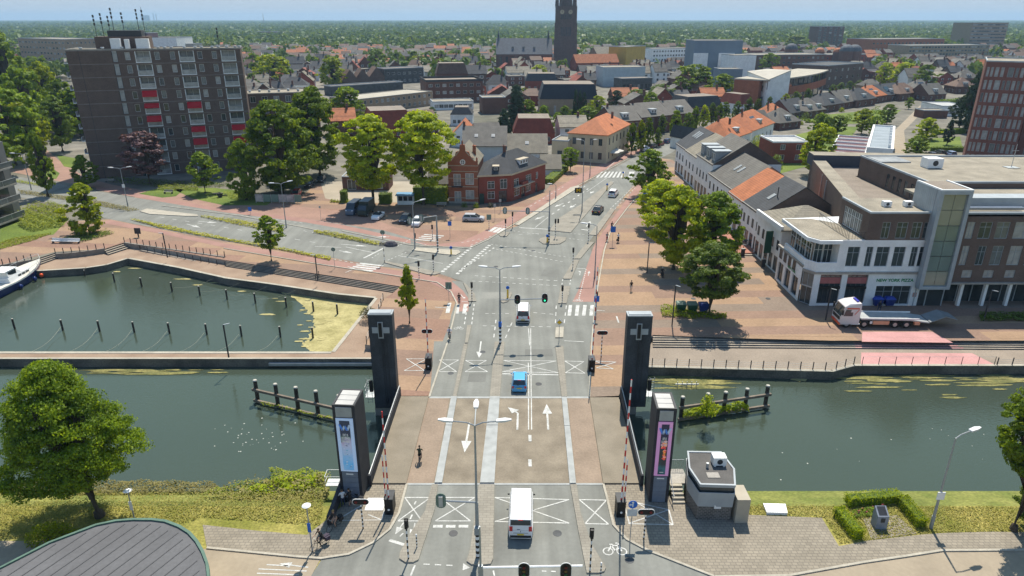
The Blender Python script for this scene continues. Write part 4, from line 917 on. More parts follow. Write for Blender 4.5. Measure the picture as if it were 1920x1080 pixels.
zr=HT(976,365,274);r1=Vector((G(945,370)[0]-o[0]+.4,6.8,zr-.2));r2=r1+d2*5.0+Vector((0,0,0));r1[2]=r2[2]=H+4.3
u=[Vector((p[0],p[1],H+.29))for p in ov];m=MB();m.poly([u[0],u[1],r1]);m.poly([u[1],u[2],r2,r1]);m.poly([u[2],u[3],r2]);m.poly([u[3],u[4],r1,r2]);m.poly([u[4],u[0],r1]);m.obj('roof',M_r_dk,t)
mid=(u[1]+u[2]+r1+r2)/4;rzd=math.atan2(d2[1],d2[0]);dormer(t,mid[0]-d2[0]*.4+n2[0]*-1.0,mid[1]-d2[1]*.4+n2[1]*-1.0,H+1.25,3.4,2.2,1.15,rzd,M_wpaint,M_stone)
mid=u[0]*.45+u[1]*.25+r1*.3;dormer(t,mid[0]+.3,mid[1]-.8,H+.9,1.2,1.6,1.0,0,M_dark,M_stone);chimney(t,r1[0]-.3,r1[1],r1[2]-.4,1.5,.7)
for z in(2.95,):
 p=b_+d2*.8;q=b_+d2*8.8;nn=-n2;m=MB();m.prism([p,q,q+nn*.8,p+nn*.8],z,z+.18);m.obj('canopy',M_stone,t)
p=b_+d2*3.6;q=b_+d2*6.0;m=MB();m.prism([p,q,q+nn*.7,p+nn*.7],H*.5-.1,H*.5+.75);m.obj('bay_balcony',M_brick_r,t)
b=MB();b.box(.15,1.15,-.05,-.005,0,2.3);b.obj('door',mat('green door',(.02,.05,.04),.5,.1,2),t)
# ---------------------------------------------------------------- generic town buildings placed by survey
def bld(lab,a,b,top,D=10,roof='gable',wm=None,rm=None,rh=3.0,cols=3,floors=2,ww=1.2,wh=1.4,name='house',cat='house',axis='x',side=0,group=None,chim=(),sky=0,sol=0,dorm=0,kind='w',base_v=None,seed=None,sill=.9,pm=None,glass=(0,0,1,2),pane=True,h=None,par=.35):
 t,W=frame(name,lab,a,b,group,cat);H=h if h else HT(a[0],a[1],top);wm=wm or M_brick_b;rm=rm or M_r_gy;sd_=seed or int(a[0]*7+a[1])
 hs=grid(W,0,H,cols,floors,ww,wh,sill)if cols else[]
 sh=grid(D,0,H,max(1,int(D/3.5)),floors,min(ww,1.2),wh,sill)
 body(t,W,D,H,hs,left=sh if side in(-1,2)else(),right=sh if side in(1,2)else(),mats=wm,seed=sd_,kind=kind,glass=glass,pane=pane)
 if roof=='gable':r=roof_gable(t,W,D,H,rh,rm,axis,.35,wm)
 elif roof=='hip':r=roof_hip(t,W,D,H,rh,rm)
 elif roof=='mansard':r=roof_mansard(t,W,D,H,rh,1.6,rm)
 else:r=roof_flat(t,W,D,H,rm,par,pm)
 slope=math.atan2(rh,D/2)
 zz=lambda y:H+rh*y/(D/2)+.16
 if roof in('gable','hip')and axis=='x':
  for i in range(sky):y=D*.2;skylight(r,W*(i+.8)/(sky+.6),y,zz(y),.9,1.1,slope)
  if sol:solar(r,W*.3,D*.12,zz(D*.12),sol,2,slope)
  for i in range(dorm):dormer(r,W*(i+.5)/dorm,D*.1,zz(D*.1)-.25,min(2.4,W/dorm*.6),D*.3,1.5)
 for cx in chim:chimney(r,W*cx,D*.5,H+(rh if roof in('gable','hip')else 0)-.6,1.7)
 return t,W,H
# ---------------------------------------------------------------- white corner building with the pizza shop, glass stair tower and brick wing
M_wbrick=wallmat('white brick',(.78,.79,.79),mortar=(.66,.67,.67),var=.05)
t=thing('corner_building','white corner building with green shop letters and a set-back brick top storey','building',(42.4,89.66,0));W=15.2
F1,F2,F3=5.15,9.75,13.5
fr=[(.9,3.9,.3,4.7),(4.7,7.6,.3,4.7),(9.0,14.0,.15,3.0)]
fr2=[(x,x+w,F1+.75,F1+3.65)for x,w in((4.0,1.7),(6.6,.9),(8.0,1.8),(10.4,1.6),(12.8,.9),(13.95,1.1))]
m=MB();wallface(m,(0,0,0),(1,0,0),W,F1-.3,fr,.35);wallface(m,(W,0,0),(0,1,0),14,F1-.3,[]);wallface(m,(W,14,0),(-1,0,0),W,F1,[]);
wallface(m,(2.8,0,F1),(1,0,0),W-2.8,F2-F1-.5,[(a-2.8,b-2.8,c-F1,d-F1)for a,b,c,d in fr2],.2)
m.poly([(W,0,F1-.3),(W,14,F1-.3),(W,14,F2),(W,0,F2)]);m.poly([(2.8,0,F1),(2.8,0,F2-.5),(2.8,2.0,F2-.5),(2.8,2.0,F1)])
# side facade along the plaza
side=[(.6,2.6,.3,3.2),(3.4,5.4,.3,3.2),(6.2,8.3,.3,3.2)];up=[(.7+i*1.75,1.7+i*1.75,F1-1.55,F1+.15)for i in range(4)]
wallface(m,(-1.1,1.6+9.2,0),(0,-1,0),9.2,F1+.4,[(a,b,c,d)for a,b,c,d in side],.3)
m.obj('wall',M_wbrick,t)
b=MB();b.prism([(-1.2,1.4),(0,-.25),(W-.1,-.25),(W-.1,.02),(.1,.02),(-.9,1.5)],F1-.3,F1);b.prism([(-1.2,1.4),(-.9,1.5),(-.9,11),(-1.3,11)],F1+.2,F1+.5);b.obj('cornice',M_conc,t)
b=MB();b.prism([(-1.1,1.5),(0,-.1),(2.9,-.1),(2.9,.15),(.15,.15),(-.85,1.6),(-.75,9),(-1.1,9)],F1,F1+1.35);b.obj('terrace_wall',M_wbrick,t)
b=MB();b.prism([(-1.25,1.4),(0,-.3),(3.0,-.3),(3.0,.0),(14.9,.0),(14.9,13),(-1.25,11)],F2-.5,F2);b.obj('roof_slab',M_wbrick,t)
b=MB();b.prism([(-1.0,1.6),(.1,-.05),(6.2,.3),(6.2,8),(3.0,10.7),(-1.0,10.7)],F2+.0,F2+.05);b.obj('roof',M_gravel,t)
for a,c,d,e in fr:
 for i in range(2):window(t,a+(c-a)/2*i,.27,d,(c-a)/2,e-d,'d' if a<9 else 'z',0,0,2)
for q in fr2:window(t,q[0],.15,q[2],q[1]-q[0],q[3]-q[2],'z',0,0,2)
for a,c,d,e in side:window(t,-.85,10.8-a,d,c-a,e-d,'d',0,-math.pi/2,2)
for i in range(4):window(t,-1.12,10.2-i*1.75,F1-1.35,1.0,1.5,'d',0,-math.pi/2,1)
b=MB();b.box(2.7,2.75,1.6,9.5,F1,F2-.5);
for i in range(4):window(t,-.2+.0,9.2-i*1.9,F1+.9,1.7,2.6,'w',0,-math.pi/2,2)
for i in range(2):window(t,.1+i*1.35,1.75,F1+.2,1.25,3.6,'w',0,0,2)
# corner: glazed entrance on the chamfer and two white piers
dx=Vector((1.1,-1.6,0)).normalized();rzc=math.atan2(dx[1],dx[0])
window(t,-.95,1.5,.1,1.75,2.6,'z',0,rzc,1,name='door');window(t,-.95,1.5,2.75,1.75,2.0,'z',1,rzc,1)
b=MB();b.box(-.02,.75,-.05,.3,0,F1-.3);b.obj('pier',M_wbrick,t)
b=MB();b.box(.9,3.9,-.02,.24,2.55,2.9);b.box(4.7,7.6,-.02,.24,2.55,2.9);b.obj('transom',M_black,t)
b=MB();b.box(.95,3.85,.2,.25,3.3,4.2);b.box(4.75,7.55,.2,.25,3.3,4.2);b.obj('shop_blind',mat('red blind',(.35,.12,.12),.6,.15,2),t)
M_green=mat('shop green',(.01,.20,.075),.5,.05,2)
text('NEW YORK PIZZA',t,(11.4,-.03,3.85),.62,M_green,'shop_letters',0,5.2)
o_=text('NEW YORK',t,(-1.13,5.2,3.65),.5,M_green,'shop_letters',-math.pi/2,3.0)
b=MB();b.box(14.35,14.9,-.04,-.004,1.35,2.0);b.obj('wall_plaque',mat('faded plaque',(.4,.25,.22),.6,.1,3),t)
# brick top storey
x0,x1,y1=6.2,14.6,8.6;hs=[(.9+i*0,.9,0,0)for i in()];m=MB()
tw=[(1.9,3.0,.25,2.55),(3.9,5.4,.25,2.55),(6.0,7.3,.25,2.55),(7.6,8.3,.25,2.55)];lw=[(1.2,6.6,.2,3.0)]
wallface(m,(x0,0.02,F2),(1,0,0),x1-x0,F3-F2,tw,.15);wallface(m,(x0,y1,F2),(0,-1,0),y1,F3-F2,lw,.15);wallface(m,(x1,y1,F2),(-1,0,0),x1-x0,F3-F2,[]);m.obj('wall',M_brick_d,t)
for a,c,d,e in tw:window(t,x0+a,.12,F2+d,c-a,e-d,'z',0,0,2)
for i in range(5):window(t,x0+.12,y1-1.2-i*1.08,F2+.2,1.06,2.8,'w',1,-math.pi/2,2)
b=MB();b.box(x0+.2,x1,.2,y1,F3-.2,F3+.02);b.obj('roof',M_gravel,t);b=MB();b.box(x0-.1,x1,-.1,.2,F3,F3+.25);b.box(x0-.1,x0+.2,.2,y1,F3,F3+.25);b.obj('parapet',M_zinc,t)
for i,x in enumerate((9.6,12.6)):roof_unit(t,x,3.4,F3,1.1,.8,.8)
b=MB();
for i in range(22):y=.5+i*.45;b.box(3.95,4.0,y,y+.03,F2+.05,F2+1.05)
b.box(3.93,4.02,.3,10.4,F2+1.05,F2+1.1)
for i in range(6):b.box(4.0+i*.4,4.03+i*.4,.3,.33,F2+.05,F2+1.05)
b.box(3.95,6.2,.28,.35,F2+1.05,F2+1.1);b.obj('terrace_railing',M_dark,t)
# glass stair tower
t=thing('stair_tower','glass stair tower framed in pale metal between white building and brick wing','tower',(56.7,88.5,0));W=4.3;H0,H1=2.9,16.9
b=MB();b.box(0,.5,0,.9,H0,H1);b.box(W-.5,W,0,.9,H0,H1);b.box(.5,W-.5,0,.9,H1-.5,H1);b.box(.5,W-.5,0,.9,H0,H0+.45);b.obj('frame',M_zinc,t)
for i in range(12):b=MB();b.box(-.04,0,.92+i*.42,.92+i*.42+.39,9.75,H1);b.obj('cladding_panel',M_zinc,t)
b=MB();b.box(0.01,W-.01,.9,5.9,F2,H1-.03);b.obj('core',M_zinc,t);b=MB();b.box(.25,W-.25,.3,5.7,H1,H1+.05);b.obj('roof',M_gravel2,t)
b=MB();b.box(.0,W,.0,.25,H1,H1+.18);b.box(0,.25,.25,5.9,H1,H1+.18);b.box(W-.25,W,.25,5.9,H1,H1+.18);b.obj('roof_rim',M_wpaint,t)
b=MB();b.box(.5,W-.5,2.6,2.7,H0+.4,F2);b.obj('stair_wall',M_white_r,t)
rows=6;cw=(W-1.0)/2;rh_=(H1-.5-H0-.45)/rows
tint=mat('green tinted glass',(.14,.185,.165),.08,.15,.6,spec=.7);tint2=mat('green tinted glass with floor',(.24,.25,.2),.1,.1,.6,spec=.7)
for i in range(rows):
 for j in range(2):b=MB();b.box(.5+cw*j+.03,.5+cw*(j+1)-.03,.3,.33,H0+.45+rh_*i+.04,H0+.45+rh_*(i+1)-.04);b.obj('pane',tint2 if(i in(0,4,5))else tint,t)
b=MB();b.box(.4,W+.2,1.2,1.3,0,H0);b.obj('entrance_glass',M_glass,t)
for x in(.3,1.9,W):b=MB();b.box(x,x+.12,1.08,1.2,0,H0);b.obj('entrance_frame',M_zinc,t)
# brick wing to the right
t=thing('office_wing','long brown brick office wing with rows of tall windows right of the glass tower','building',(61.0,89.4,0));W=50.0
z2,z3=6.0,9.9;hs=[]
for i in range(12):hs.append((1.8+i*3.0,3.2+i*3.0,4.35,5.45))
xs2=[(1.0,.95),(3.2,1.1),(5.2,1.5),(7.6,1.7),(10.0,1.7),(12.6,2.2),(16,1.7),(19,1.1),(22,1.7),(25,1.7),(29,1.2),(33,1.7),(37,1.7),(41,1.5),(45,1.7)]
for x,w in xs2:hs.append((x,x+w,z2+.2,z2+3.0))
for x,w in((.9,1.0),(2.6,1.7),(4.9,1.8),(7.4,2.9),(11,1.2),(13,2),(16.5,2),(20,1.4),(23,2),(27,2),(31,2),(35,2),(39,2),(43,2)):hs.append((x,x+w,z3+.15,z3+2.5))
m=MB();wallface(m,(0,0,3.7),(1,0,0),W,F3-3.7,[(a,b,c-3.7,d-3.7)for a,b,c,d in hs],.15);m.obj('wall',M_brick_d,t)
for k,q in enumerate(hs):window(t,q[0],.12,q[2],q[1]-q[0],q[3]-q[2],'z',(2,0,1)[k%3]if q[2]>6 else 2,0,2)
b=MB();b.box(-.3,W,-.35,0,3.45,3.7);b.obj('canopy',M_conc,t);b=MB();b.box(0,W,2.0,2.1,0,3.5);b.obj('glazing',M_glass,t);b=MB();b.box(0,W,0,15,F3-.3,F3+.02);b.obj('roof',M_gravel,t)
b=MB();b.box(-.0,W,-.08,.25,F3,F3+.28);b.obj('parapet',M_zinc,t)
for i in range(12):b=MB();b.box(2.3+i*3.4,2.7+i*3.4,.15,.6,0,3.45);b.obj('column',M_white_r,t)
for i in range(16):b=MB();b.box(.9+i*2.1,1.0+i*2.1,1.9,2.0,0,3.45);b.obj('mullion',M_zinc,t)
b=MB();b.box(-1.7,-.2,.4,1.0,0,3.45);b.obj('brick_pier',M_brick_d,t)
b=MB();b.box(1,13,3,5.5,F3+.02,F3+1.5);b.obj('roof_plant',M_zinc,t);b=MB();b.tube([(1.5,1.5,F3+.5),(9,1.5,F3+.5)],.12);b.tube([(1.5,1.9,F3+.5),(9,1.9,F3+.5)],.12);b.obj('roof_pipe',M_metal,t)
roof_unit(t,24,4,F3,2.2,1.6,1.2)
t=thing('rear_office','brick office block with a broad gravel roof and white rooftop unit behind the glass tower','building',(64.6,104.5,0));
hs=[(3.0+i*2.2,3.9+i*2.2,10.6,13.2)for i in range(5)]
body(t,45,22,14.3,(),left=[(10+i*1.9,10.9+i*1.9,11.0,13.3)for i in range(5)],mats=M_brick_d,kind='d',seed=2);roof_flat(t,45,22,14.3,M_gravel,.3,M_zinc)
roof_unit(t,6,11,14.3,2.6,2.2,1.7);b=MB();b.box(.6,6,16,21,14.32,14.55);b.obj('skylight',M_glassb,t);b=MB();b.cyl((21,12,14.3),(21,12,18.3),.06,.04,5);b.tube([(20.4,12,17.2),(21.6,12,17.2)],.03);b.box(20,22,11.2,12.8,14.32,14.42);b.obj('antenna',M_metal,t)
t=thing('hall','large windowless brick hall with a brown felt roof behind the white building','hall',(52,104.3,0));o=Vector((52,104.3,0))
pl=[Vector(p)-o for p in((52,104.3,0),(64.4,104.3,0),(64.4,127,0),(86,127,0),(86,136,0),(60.5,138,0))];b=MB();b.prism(pl,0,10.6,0,1);b.obj('wall',[M_brick_d,M_gravel2],t)
b=MB()
ps=[Vector((0,0,0)),Vector((8.5,33.7,0))];n=Vector((.97,-.24,0));b.prism([ps[0],ps[0]+n*2.4,ps[1]+n*2.4,ps[1]],10.6,11.9,0,1);b.obj('raised_wall',[M_brick_d,M_gravel],t)
b=MB();b.prism([(8.0,31.5),(34,28.5),(34.3,32.5),(8.5,35.5)],10.6,12.9,0,1);b.obj('raised_roof',[mat('slate blue fascia',(.05,.06,.08),.6,.1,2),M_gravel],t)
for y in(15,19.5):x=y*.252;b=MB();b.cyl((x-.12,y,0),(x-.12,y,11.5),.09,.09,6);b.obj('downpipe',M_metal,t)
b=MB();b.box(14,20,17.5,18,10.6,11.2);b.obj('roof_edge',M_conc,t)
# ---------------------------------------------------------------- the row of shop houses along the plaza (front to the west)
def rowhouse(lab,y0,y1,H,D,roof,wm,rm,rh,cols,floors=2,**k):
 X=lambda y:41.4+.027*(y-91)
 t=thing('shop_house',lab,'shop',(X(y1),y1,0),-math.pi/2+.027,'shop houses along the plaza');W=y1-y0;hs=[];fh=H/floors;g0=k.get('gf',3.0)
 for c in range(cols):
  cx=W*(c+.5)/cols;hs.append((cx-min(.9,W/cols*.36),cx+min(.9,W/cols*.36),.25,2.7));
  for f in range(1,floors):hs.append((cx-.5,cx+.5,g0+.7+(f-1)*2.9,g0+2.35+(f-1)*2.9))
 hs=[h for h in hs if h[3]<H-.1]
 body(t,W,D,H,hs,mats=wm,seed=int(y0),kind=k.get('kind','d'),glass=(0,0,1))
 if roof=='gable':r=roof_gable(t,W,D,H,rh,rm,'x',.25,k.get('gw',M_brick_d))
 elif roof=='hip':r=roof_hip(t,W,D,H,rh,rm,.3)
 else:r=roof_flat(t,W,D,H,M_gravel,.3)
 b=MB();b.box(-.02,W+.02,-.22,-.01,H-.15,H+.12);b.obj('cornice',M_conc,t)
 return t,W,H,D,r
t,W,H,D,r=rowhouse('white shop house with a tall green banner and stained parapet',102.5,112.8,7.2,11,'hip',M_white_r,M_r_tn,2.6,5)
b=MB();b.box(-.2,W+.2,-.35,.05,H-.1,H+.75);b.obj('parapet',M_white_r,t);b=MB();b.box(W-3.1,W-2.95,-1.25,-.1,2.6,6.3);b.obj('banner',mat('banner green',(.012,.06,.035),.6,.1,2),t)
t,W,H,D,r=rowhouse('white shop house with dark slate roof, one skylight and a bare brick gable',112.8,121.5,7.0,14,'gable',M_white_r,M_r_dk,4.6,4);sl=math.atan2(4.6,7);skylight(r,W*.55,2.4,H+2.4*4.6/7+.16,1.0,1.5,sl);b=MB();b.cyl((W*.72,3.4,H+2),(W*.72,3.4,H+4.2),.09,.09,6);b.obj('flue',M_dark,r)
t,W,H,D,r=rowhouse('shop house with bright orange tiled roof in the plaza row',121.5,131,6.6,14,'gable',M_white_r,M_r_or,4.6,3)
b=MB();b.box(1.5,4.5,-.9,-.05,2.8,3.4);b.obj('shop_awning',M_red,t)
t,W,H,D,r=rowhouse('white shop house with brown-grey roof and two roof windows',131.6,147.5,6.8,14,'gable',M_white_r,M_r_gy,4.4,6,gw=M_cream);sl=math.atan2(4.4,7)
for x in(W*.42,W*.56):skylight(r,x,3.0,H+3.0*4.4/7+.16,.9,1.8,sl)
t,W,H,D,r=rowhouse('tall white shop house with three boxy grey dormers on its roof',147.5,160,8.6,15,'gable',M_white_r,M_r_gy,4.8,5,gf=3.4)
for i in range(3):dormer(r,W*(i+.5)/3,.6,H+.2,2.3,4.2,2.5,0,mat('dormer grey',(.26,.28,.29),.7,.08,2),M_zinc)
t,W,H,D,r=rowhouse('white shop house with mossy brown roof beside the three dormers',160,172,7.4,14,'gable',M_white_r,M_r_tn,4.2,4)
t,W,H,D,r=rowhouse('last shop house of the row with dark roof and three roof windows in a line',172,183.5,7.2,12,'gable',M_white_r,M_r_dk,4.4,4);sl=math.atan2(4.4,6)
for i in range(3):skylight(r,W*.35+i*1.5,3.0,H+3.0*4.4/6+.16,.9,2.2,sl)
# backyards behind the row: sheds and flat annexes
def annex(lab,x,y,w,d,h,rz=0,wm=None,rm=None,cat='annex',name='annex',units=0,sky=0):
 t=thing(name,lab,cat,(x,y,0),rz);b=MB();b.box(0,w,0,d,0,h);b.obj('wall',wm or M_brick_d,t);roof_flat(t,w,d,h,rm or M_gravel,.25,M_conc)
 for i in range(units):roof_unit(t,w*(.2+.35*i),d*.5,h)
 for i in range(sky):b=MB();b.box(w*.15+i*w*.4,w*.15+i*w*.4+w*.25,d*.35,d*.75,h+.02,h+.3);b.obj('skylight',M_glassb,t)
 return t
annex('flat-roofed annex with air units behind the orange roofed shop',56.5,112,6.5,10,6.0,units=2)
annex('low flat annex beside the climbing plant on the hall wall',50.5,104.6,4,6.5,5.0)
annex('flat annex with two bluish skylights behind the orange roof',57.0,126,8.5,6,5.6,sky=2)
b_=annex('grey tiled lean-to annex behind the dark slate roof',54.0,108.5,4.5,3.8,6.0,rm=M_r_dk)
t=thing('garden_wall','long brick garden wall with an ivy top behind the orange roofed shop','wall',(58,140,0));b=MB();b.box(-4,17,0,.4,0,4.0);b.obj('brickwork',M_brick_b,t);b=MB();b.box(-4.1,17.1,-.15,.55,4.0,4.25);b.obj('coping',M_leafd,t)
t=thing('garden_shed','white garden shed with grey pitched roof behind the shop row','shed',(58,152,0),.5);b=MB();b.box(0,6,0,7,0,3);b.obj('wall',M_white_r,t);roof_gable(t,6,7,3,2.6,M_r_gy,'y',.3,M_white_r)
# ---------------------------------------------------------------- brick office tower at the right edge
t=thing('office_tower','tall red-brown brick office tower with white blinds in every window','building',(124.7,188.6,0),-.56);W=11.2;H=27.6;fl=8;fh=3.25
hs=[];rng=random.Random(8)
for f in range(fl):
 z=1.2+f*fh;xs=[.6,1.75,3.0,4.6,6.6,8.7,10.1,11.6,13.0]if f%2 else[.6,2.0,3.6,5.8,7.0,8.5,9.9,11.4,13.0];ws=[.7,.7,1.0,.9,1.6,.8,.9,.9,.7]if f%2 else[.8,.9,1.6,.7,1.0,.9,.7,.9,.8]
 for x,w in zip(xs,ws):hs.append((x*.78,(x+w)*.78,z,z+2.35))
body(t,W,22,H,hs,right=grid(22,.8,H,6,8,1.2,2.2,.5),mats=M_brick_r if False else wallmat('plum brick',(.17,.075,.06),var=.2),kind='z',glass=(2,2,2,2,2,2,1),seed=4,bars=0);roof_flat(t,W,22,H,M_gravel,.35,M_zinc)
t=thing('office_tower_wing','recessed brick wing with dark windows right of the tall office tower','building',(135.6,184.4,0),-.56);body(t,30,20,24,grid(30,0,24,9,7,1.2,2.0,.8),mats=MATS['plum brick'],kind='z',glass=(0,1),seed=5,bars=0);roof_flat(t,30,20,24,M_gravel,.3)
# ---------------------------------------------------------------- mid-town: one line per building
H_=dict
bld('yellow corner cafe with orange hip roof and arched windows by the crossing',(1064,301),(1136,307),250,24,'hip',M_cream,M_r_or,3.8,4,2,1.1,1.9,'cafe','cafe',side=1,sky=2,chim=(.8,),kind='d',sill=1.0)
bld('low cream annex with an arched window left of the yellow cafe',(1034,303),(1064,305),264,9,'flat',M_cream,M_gravel,1,1,1,1.4,2.4,'cafe_annex','building',kind='d')
bld('white house with broad grey roof and two skylights behind the gabled house',(868,320),(950,320),273,12,'gable',M_blueg_r,M_r_gy,4.2,0,2,sky=2,chim=(.02,))
bld('house with lichen-grey roof and white gable wall right of the two-skylight house',(950,322),(1026,322),286,11,'gable',M_white_r,M_r_tn,4.0,0,2,sky=1)
bld('small white garage house with lichen roof behind the corner house',(1014,330),(1052,330),316,8,'gable',M_white_r,M_r_tn,2.8,0,1)
bld('dark red mansard house with one long white window behind the grey roofs',(962,270),(1040,270),250,15,'mansard',M_brick_r,M_r_rd,4.6,4,1,side=1)
bld('house with bright orange gable roof above the plane trees',(846,275),(893,275),255,11,'gable',M_white_r,M_r_or,4.2,2,2,axis='y',sky=0)
bld('grey gabled house squeezed between orange roof and red mansard',(893,270),(940,268),252,8,'gable',M_white_r,M_r_gy,3.0,2,2)
bld('dark red roofed complex with solar strip behind the left plane tree',(690,262),(775,258),238,16,'mansard',M_brick_r,M_r_rd,5,5,1,chim=())
bld('red-brown roofed house beside the dark red complex',(775,255),(822,252),234,12,'gable',M_brick_b,M_r_br,4,3,1)
bld('white house with dark mansard and row of white windows near the tall lamp',(845,236),(886,236),215,9,'mansard',M_white_r,M_r_dk,2.6,4,1)
bld('long beige office with a pale flat roof and sunlit gravel',(668,216),(812,197),188,17,'flat',M_brick_t,mat('pale roof felt',(.36,.33,.27),.9,.1,.3),1,14,2,1.5,1.5,'office','office',pm=M_conc)
bld('brown four-storey office with terraces and pitched top floor in town centre',(800,194),(906,191),154,22,'flat',M_brick_b,M_gravel2,1,8,3,1.8,1.4,'office','office',side=1,pm=M_r_dk,par=1.0)
t_,W_,Hh=bld('pitched brown top floor rising from the terraced office',(820,176),(878,175),139,13,'mansard',M_brick_b,M_r_br,5.5,5,1,name='top_floor',cat='building')
bld('black-roofed cinema hall with tan brick walls near the tall conifer',(1012,216),(1120,216),186,20,'mansard',M_brick_t,mat('black mansard',(.022,.026,.035),.5,.1,1),6.0,6,1,0.8,3.0,'cinema','hall')
bld('flat brown brick block left of the tall conifer',(905,214),(948,213),184,10,'flat',M_brick_b,M_gravel,1,0,1,name='brick_block',cat='building')
bld('dark mansard block behind the black-roofed hall',(985,170),(1045,170),152,14,'mansard',M_brick_r,M_r_dk,4,5,1,name='brick_block',cat='building')
bld('long low white shop building with glass front below the terraced office',(812,207),(888,205),192,12,'flat',M_white_r,M_gravel,1,8,1,2.0,1.6,'shop_building','building')
bld('curved white theatre foyer wall on the right of the church',(1130,163),(1208,162),127,18,'flat',M_blueg_r,M_gravel,1,0,1,name='theatre_foyer',cat='theatre')
bld('black glass pavilion in front of the white curved wall',(1165,170),(1222,168),148,10,'flat',M_concd,M_gravel2,1,8,1,1.6,2.4,'glass_pavilion','pavilion',kind='d')
t,w,hh_=bld('tall grey-blue fly tower of the theatre with white side panels',(1296,152),(1385,152),82,24,'flat',mat('fly tower blue',(.16,.21,.26),.7,.08,.2),M_gravel,1,0,1,name='fly_tower',cat='theatre',h=25)
for x0,x1 in((0,.3),(.52,.85)):b=MB();b.box(w*x0,w*x1,-.3,-.02,4,17.5);b.obj('white_panel',M_white_r,t)
bld('stepped white theatre wing to the right of the fly tower',(1372,158),(1412,157),112,16,'flat',M_white_r,M_gravel,1,0,1,name='theatre_wing',cat='theatre',h=17)
bld('low blue-grey theatre box below the fly tower',(1345,172),(1388,172),130,12,'flat',MATS['fly tower blue'],M_gravel,1,0,1,name='theatre_box',cat='theatre')
# town hall: white wedge with sloping pale roof, long curved brick range
t,W=frame('town_hall','white wedge-shaped hall with a pale sloping roof among the street trees',(1394,193),(1434,204));D=10;b=MB();H0,H1=12.5,15.5
b.loft([[(0,0,0),(W,0,0),(W,D,0),(0,D,0)],[(0,0,H1-1),(W,0,H0),(W,D,H1+1),(0,D,H1)]],0,caps=False);b.obj('wall',M_white_r,t)
b=MB();b.loft([[(-.1,-.1,H1-1),(W+.1,-.1,H0),(W+.1,D,H1+1),(-.1,D,H1)],[(-.1,-.1,H1-.7),(W+.1,-.1,H0+.3),(W+.1,D,H1+1.3),(-.1,D,H1+.3)]]);b.obj('roof',mat('pale sheet roof',(.42,.39,.33),.8,.1,.2),t)
for i in range(5):window(t,2+i*(W-4)/5,-.02,7.2,1.2,2.6,'d',0)
t,W=frame('council_offices','curved brick council office with ribbon window and round pillars',(1434,204),(1545,176));n=14;b=MB();g2_=MB();r2=MB()
arc=[(W*i/n,-4.0*math.sin(math.pi*i/n),0)for i in range(n+1)]
for i in range(n):
 a,c=arc[i],arc[i+1]
 b.poly([(a[0],a[1],5),(c[0],c[1],5),(c[0],c[1],8.4),(a[0],a[1],8.4)]);g2_.poly([(a[0],a[1]+.3,8.4),(c[0],c[1]+.3,8.4),(c[0],c[1]+.3,12),(a[0],a[1]+.3,12)]);b.poly([(a[0],a[1]+3,0),(c[0],c[1]+3,0),(c[0],c[1]+3,5),(a[0],a[1]+3,5)],1)
b.obj('wall',[M_brick_o,M_glass],t);g2_.obj('ribbon_glazing',M_glass,t);r2.prism([(p[0],p[1]-.5)for p in arc]+[(W,16),(0,16)],12,12.6);r2.obj('roof',MATS['pale roof felt'],t)
b=MB();b.box(0,W,4,15.8,0,12);b.obj('core',M_brick_o,t)
for i in range(1,n,2):p=arc[i];b=MB();b.cyl((p[0],p[1]+.5,0),(p[0],p[1]+.5,5),.35,.35,8);b.obj('pillar',M_conc,t)
for i in range(n):p=arc[i];b=MB();b.box(p[0]-.1,p[0]+.1,p[1]+.1,p[1]+.29,8.4,12);b.obj('mullion',M_dark,t)
# orange-roofed semi-detached row
for i,(a,b_,v,lab,sl_)in enumerate((((1305,284),(1364,290),260,'orange-roofed end house with hipped gable, skylight and solar panels beside the shop row',3),((1366,289),(1405,274),262,'orange-roofed house with a white dormer, middle of the orange row',0),((1408,272),(1448,255),246,'orange-roofed house with solar panels, far end of the orange row',4))):
 if i==0:bld(lab,a,b_,v,14,'hip',M_brick_b,M_r_or,4.6,3,1,chim=(.75,),sky=1,side=1)
 else:bld(lab,a,b_,v,12,'hip',M_white_r,M_r_or,4.8,5,1,1.2,1.9,chim=(.25,),dorm=1,sol=sl_,sill=.6)
bld('white gable wall house left of the orange row',(1298,285),(1306,284),258,10,'gable',M_white_r,M_r_dk,2.5,0,1,axis='y')
bld('flat-roofed red brick house with white rim among the gardens',(1445,306),(1512,306),268,11,'flat',M_brick_r,mat('roof gravel pale',(.38,.38,.37),.9,.15,.5),1,2,2,1.4,1.5,pm=M_wpaint,par=.45)
# terrace with wavy pale roof and striped lower roofs
t=thing('terrace_block','white terrace block with pale wavy roof beside the sandy lane','building',(93.7,181.3,0),-.49);W,D,H=6.2,47,6.0
body(t,W,D,H,(),mats=M_white_r,seed=2);r=MB();n=40
for i in range(n):
 z0,z1=[H+.1+.25*abs(math.sin(math.pi*q/5))for q in(i,i+1)];r.poly([(.5,D*i/n,z0),(W-.5,D*i/n,z0),(W-.5,D*(i+1)/n,z1),(.5,D*(i+1)/n,z1)])
r.obj('roof',mat('pale blue roof',(.25,.29,.32),.8,.08,.3),t)
for q in((0,.5,0,D),(W-.5,W,0,D),(.5,W-.5,0,.4),(.5,W-.5,D-.4,D)):b=MB();b.box(q[0]-.05,q[1]+.05,q[2],q[3],H,H+.6);b.obj('parapet',M_wpaint,t)
for i in range(8):b=MB();b.box(W-1.3,W-.7,3+i*5.5,3.6+i*5.5,H+.1,H+1.3);b.obj('chimney',M_white_r,t)
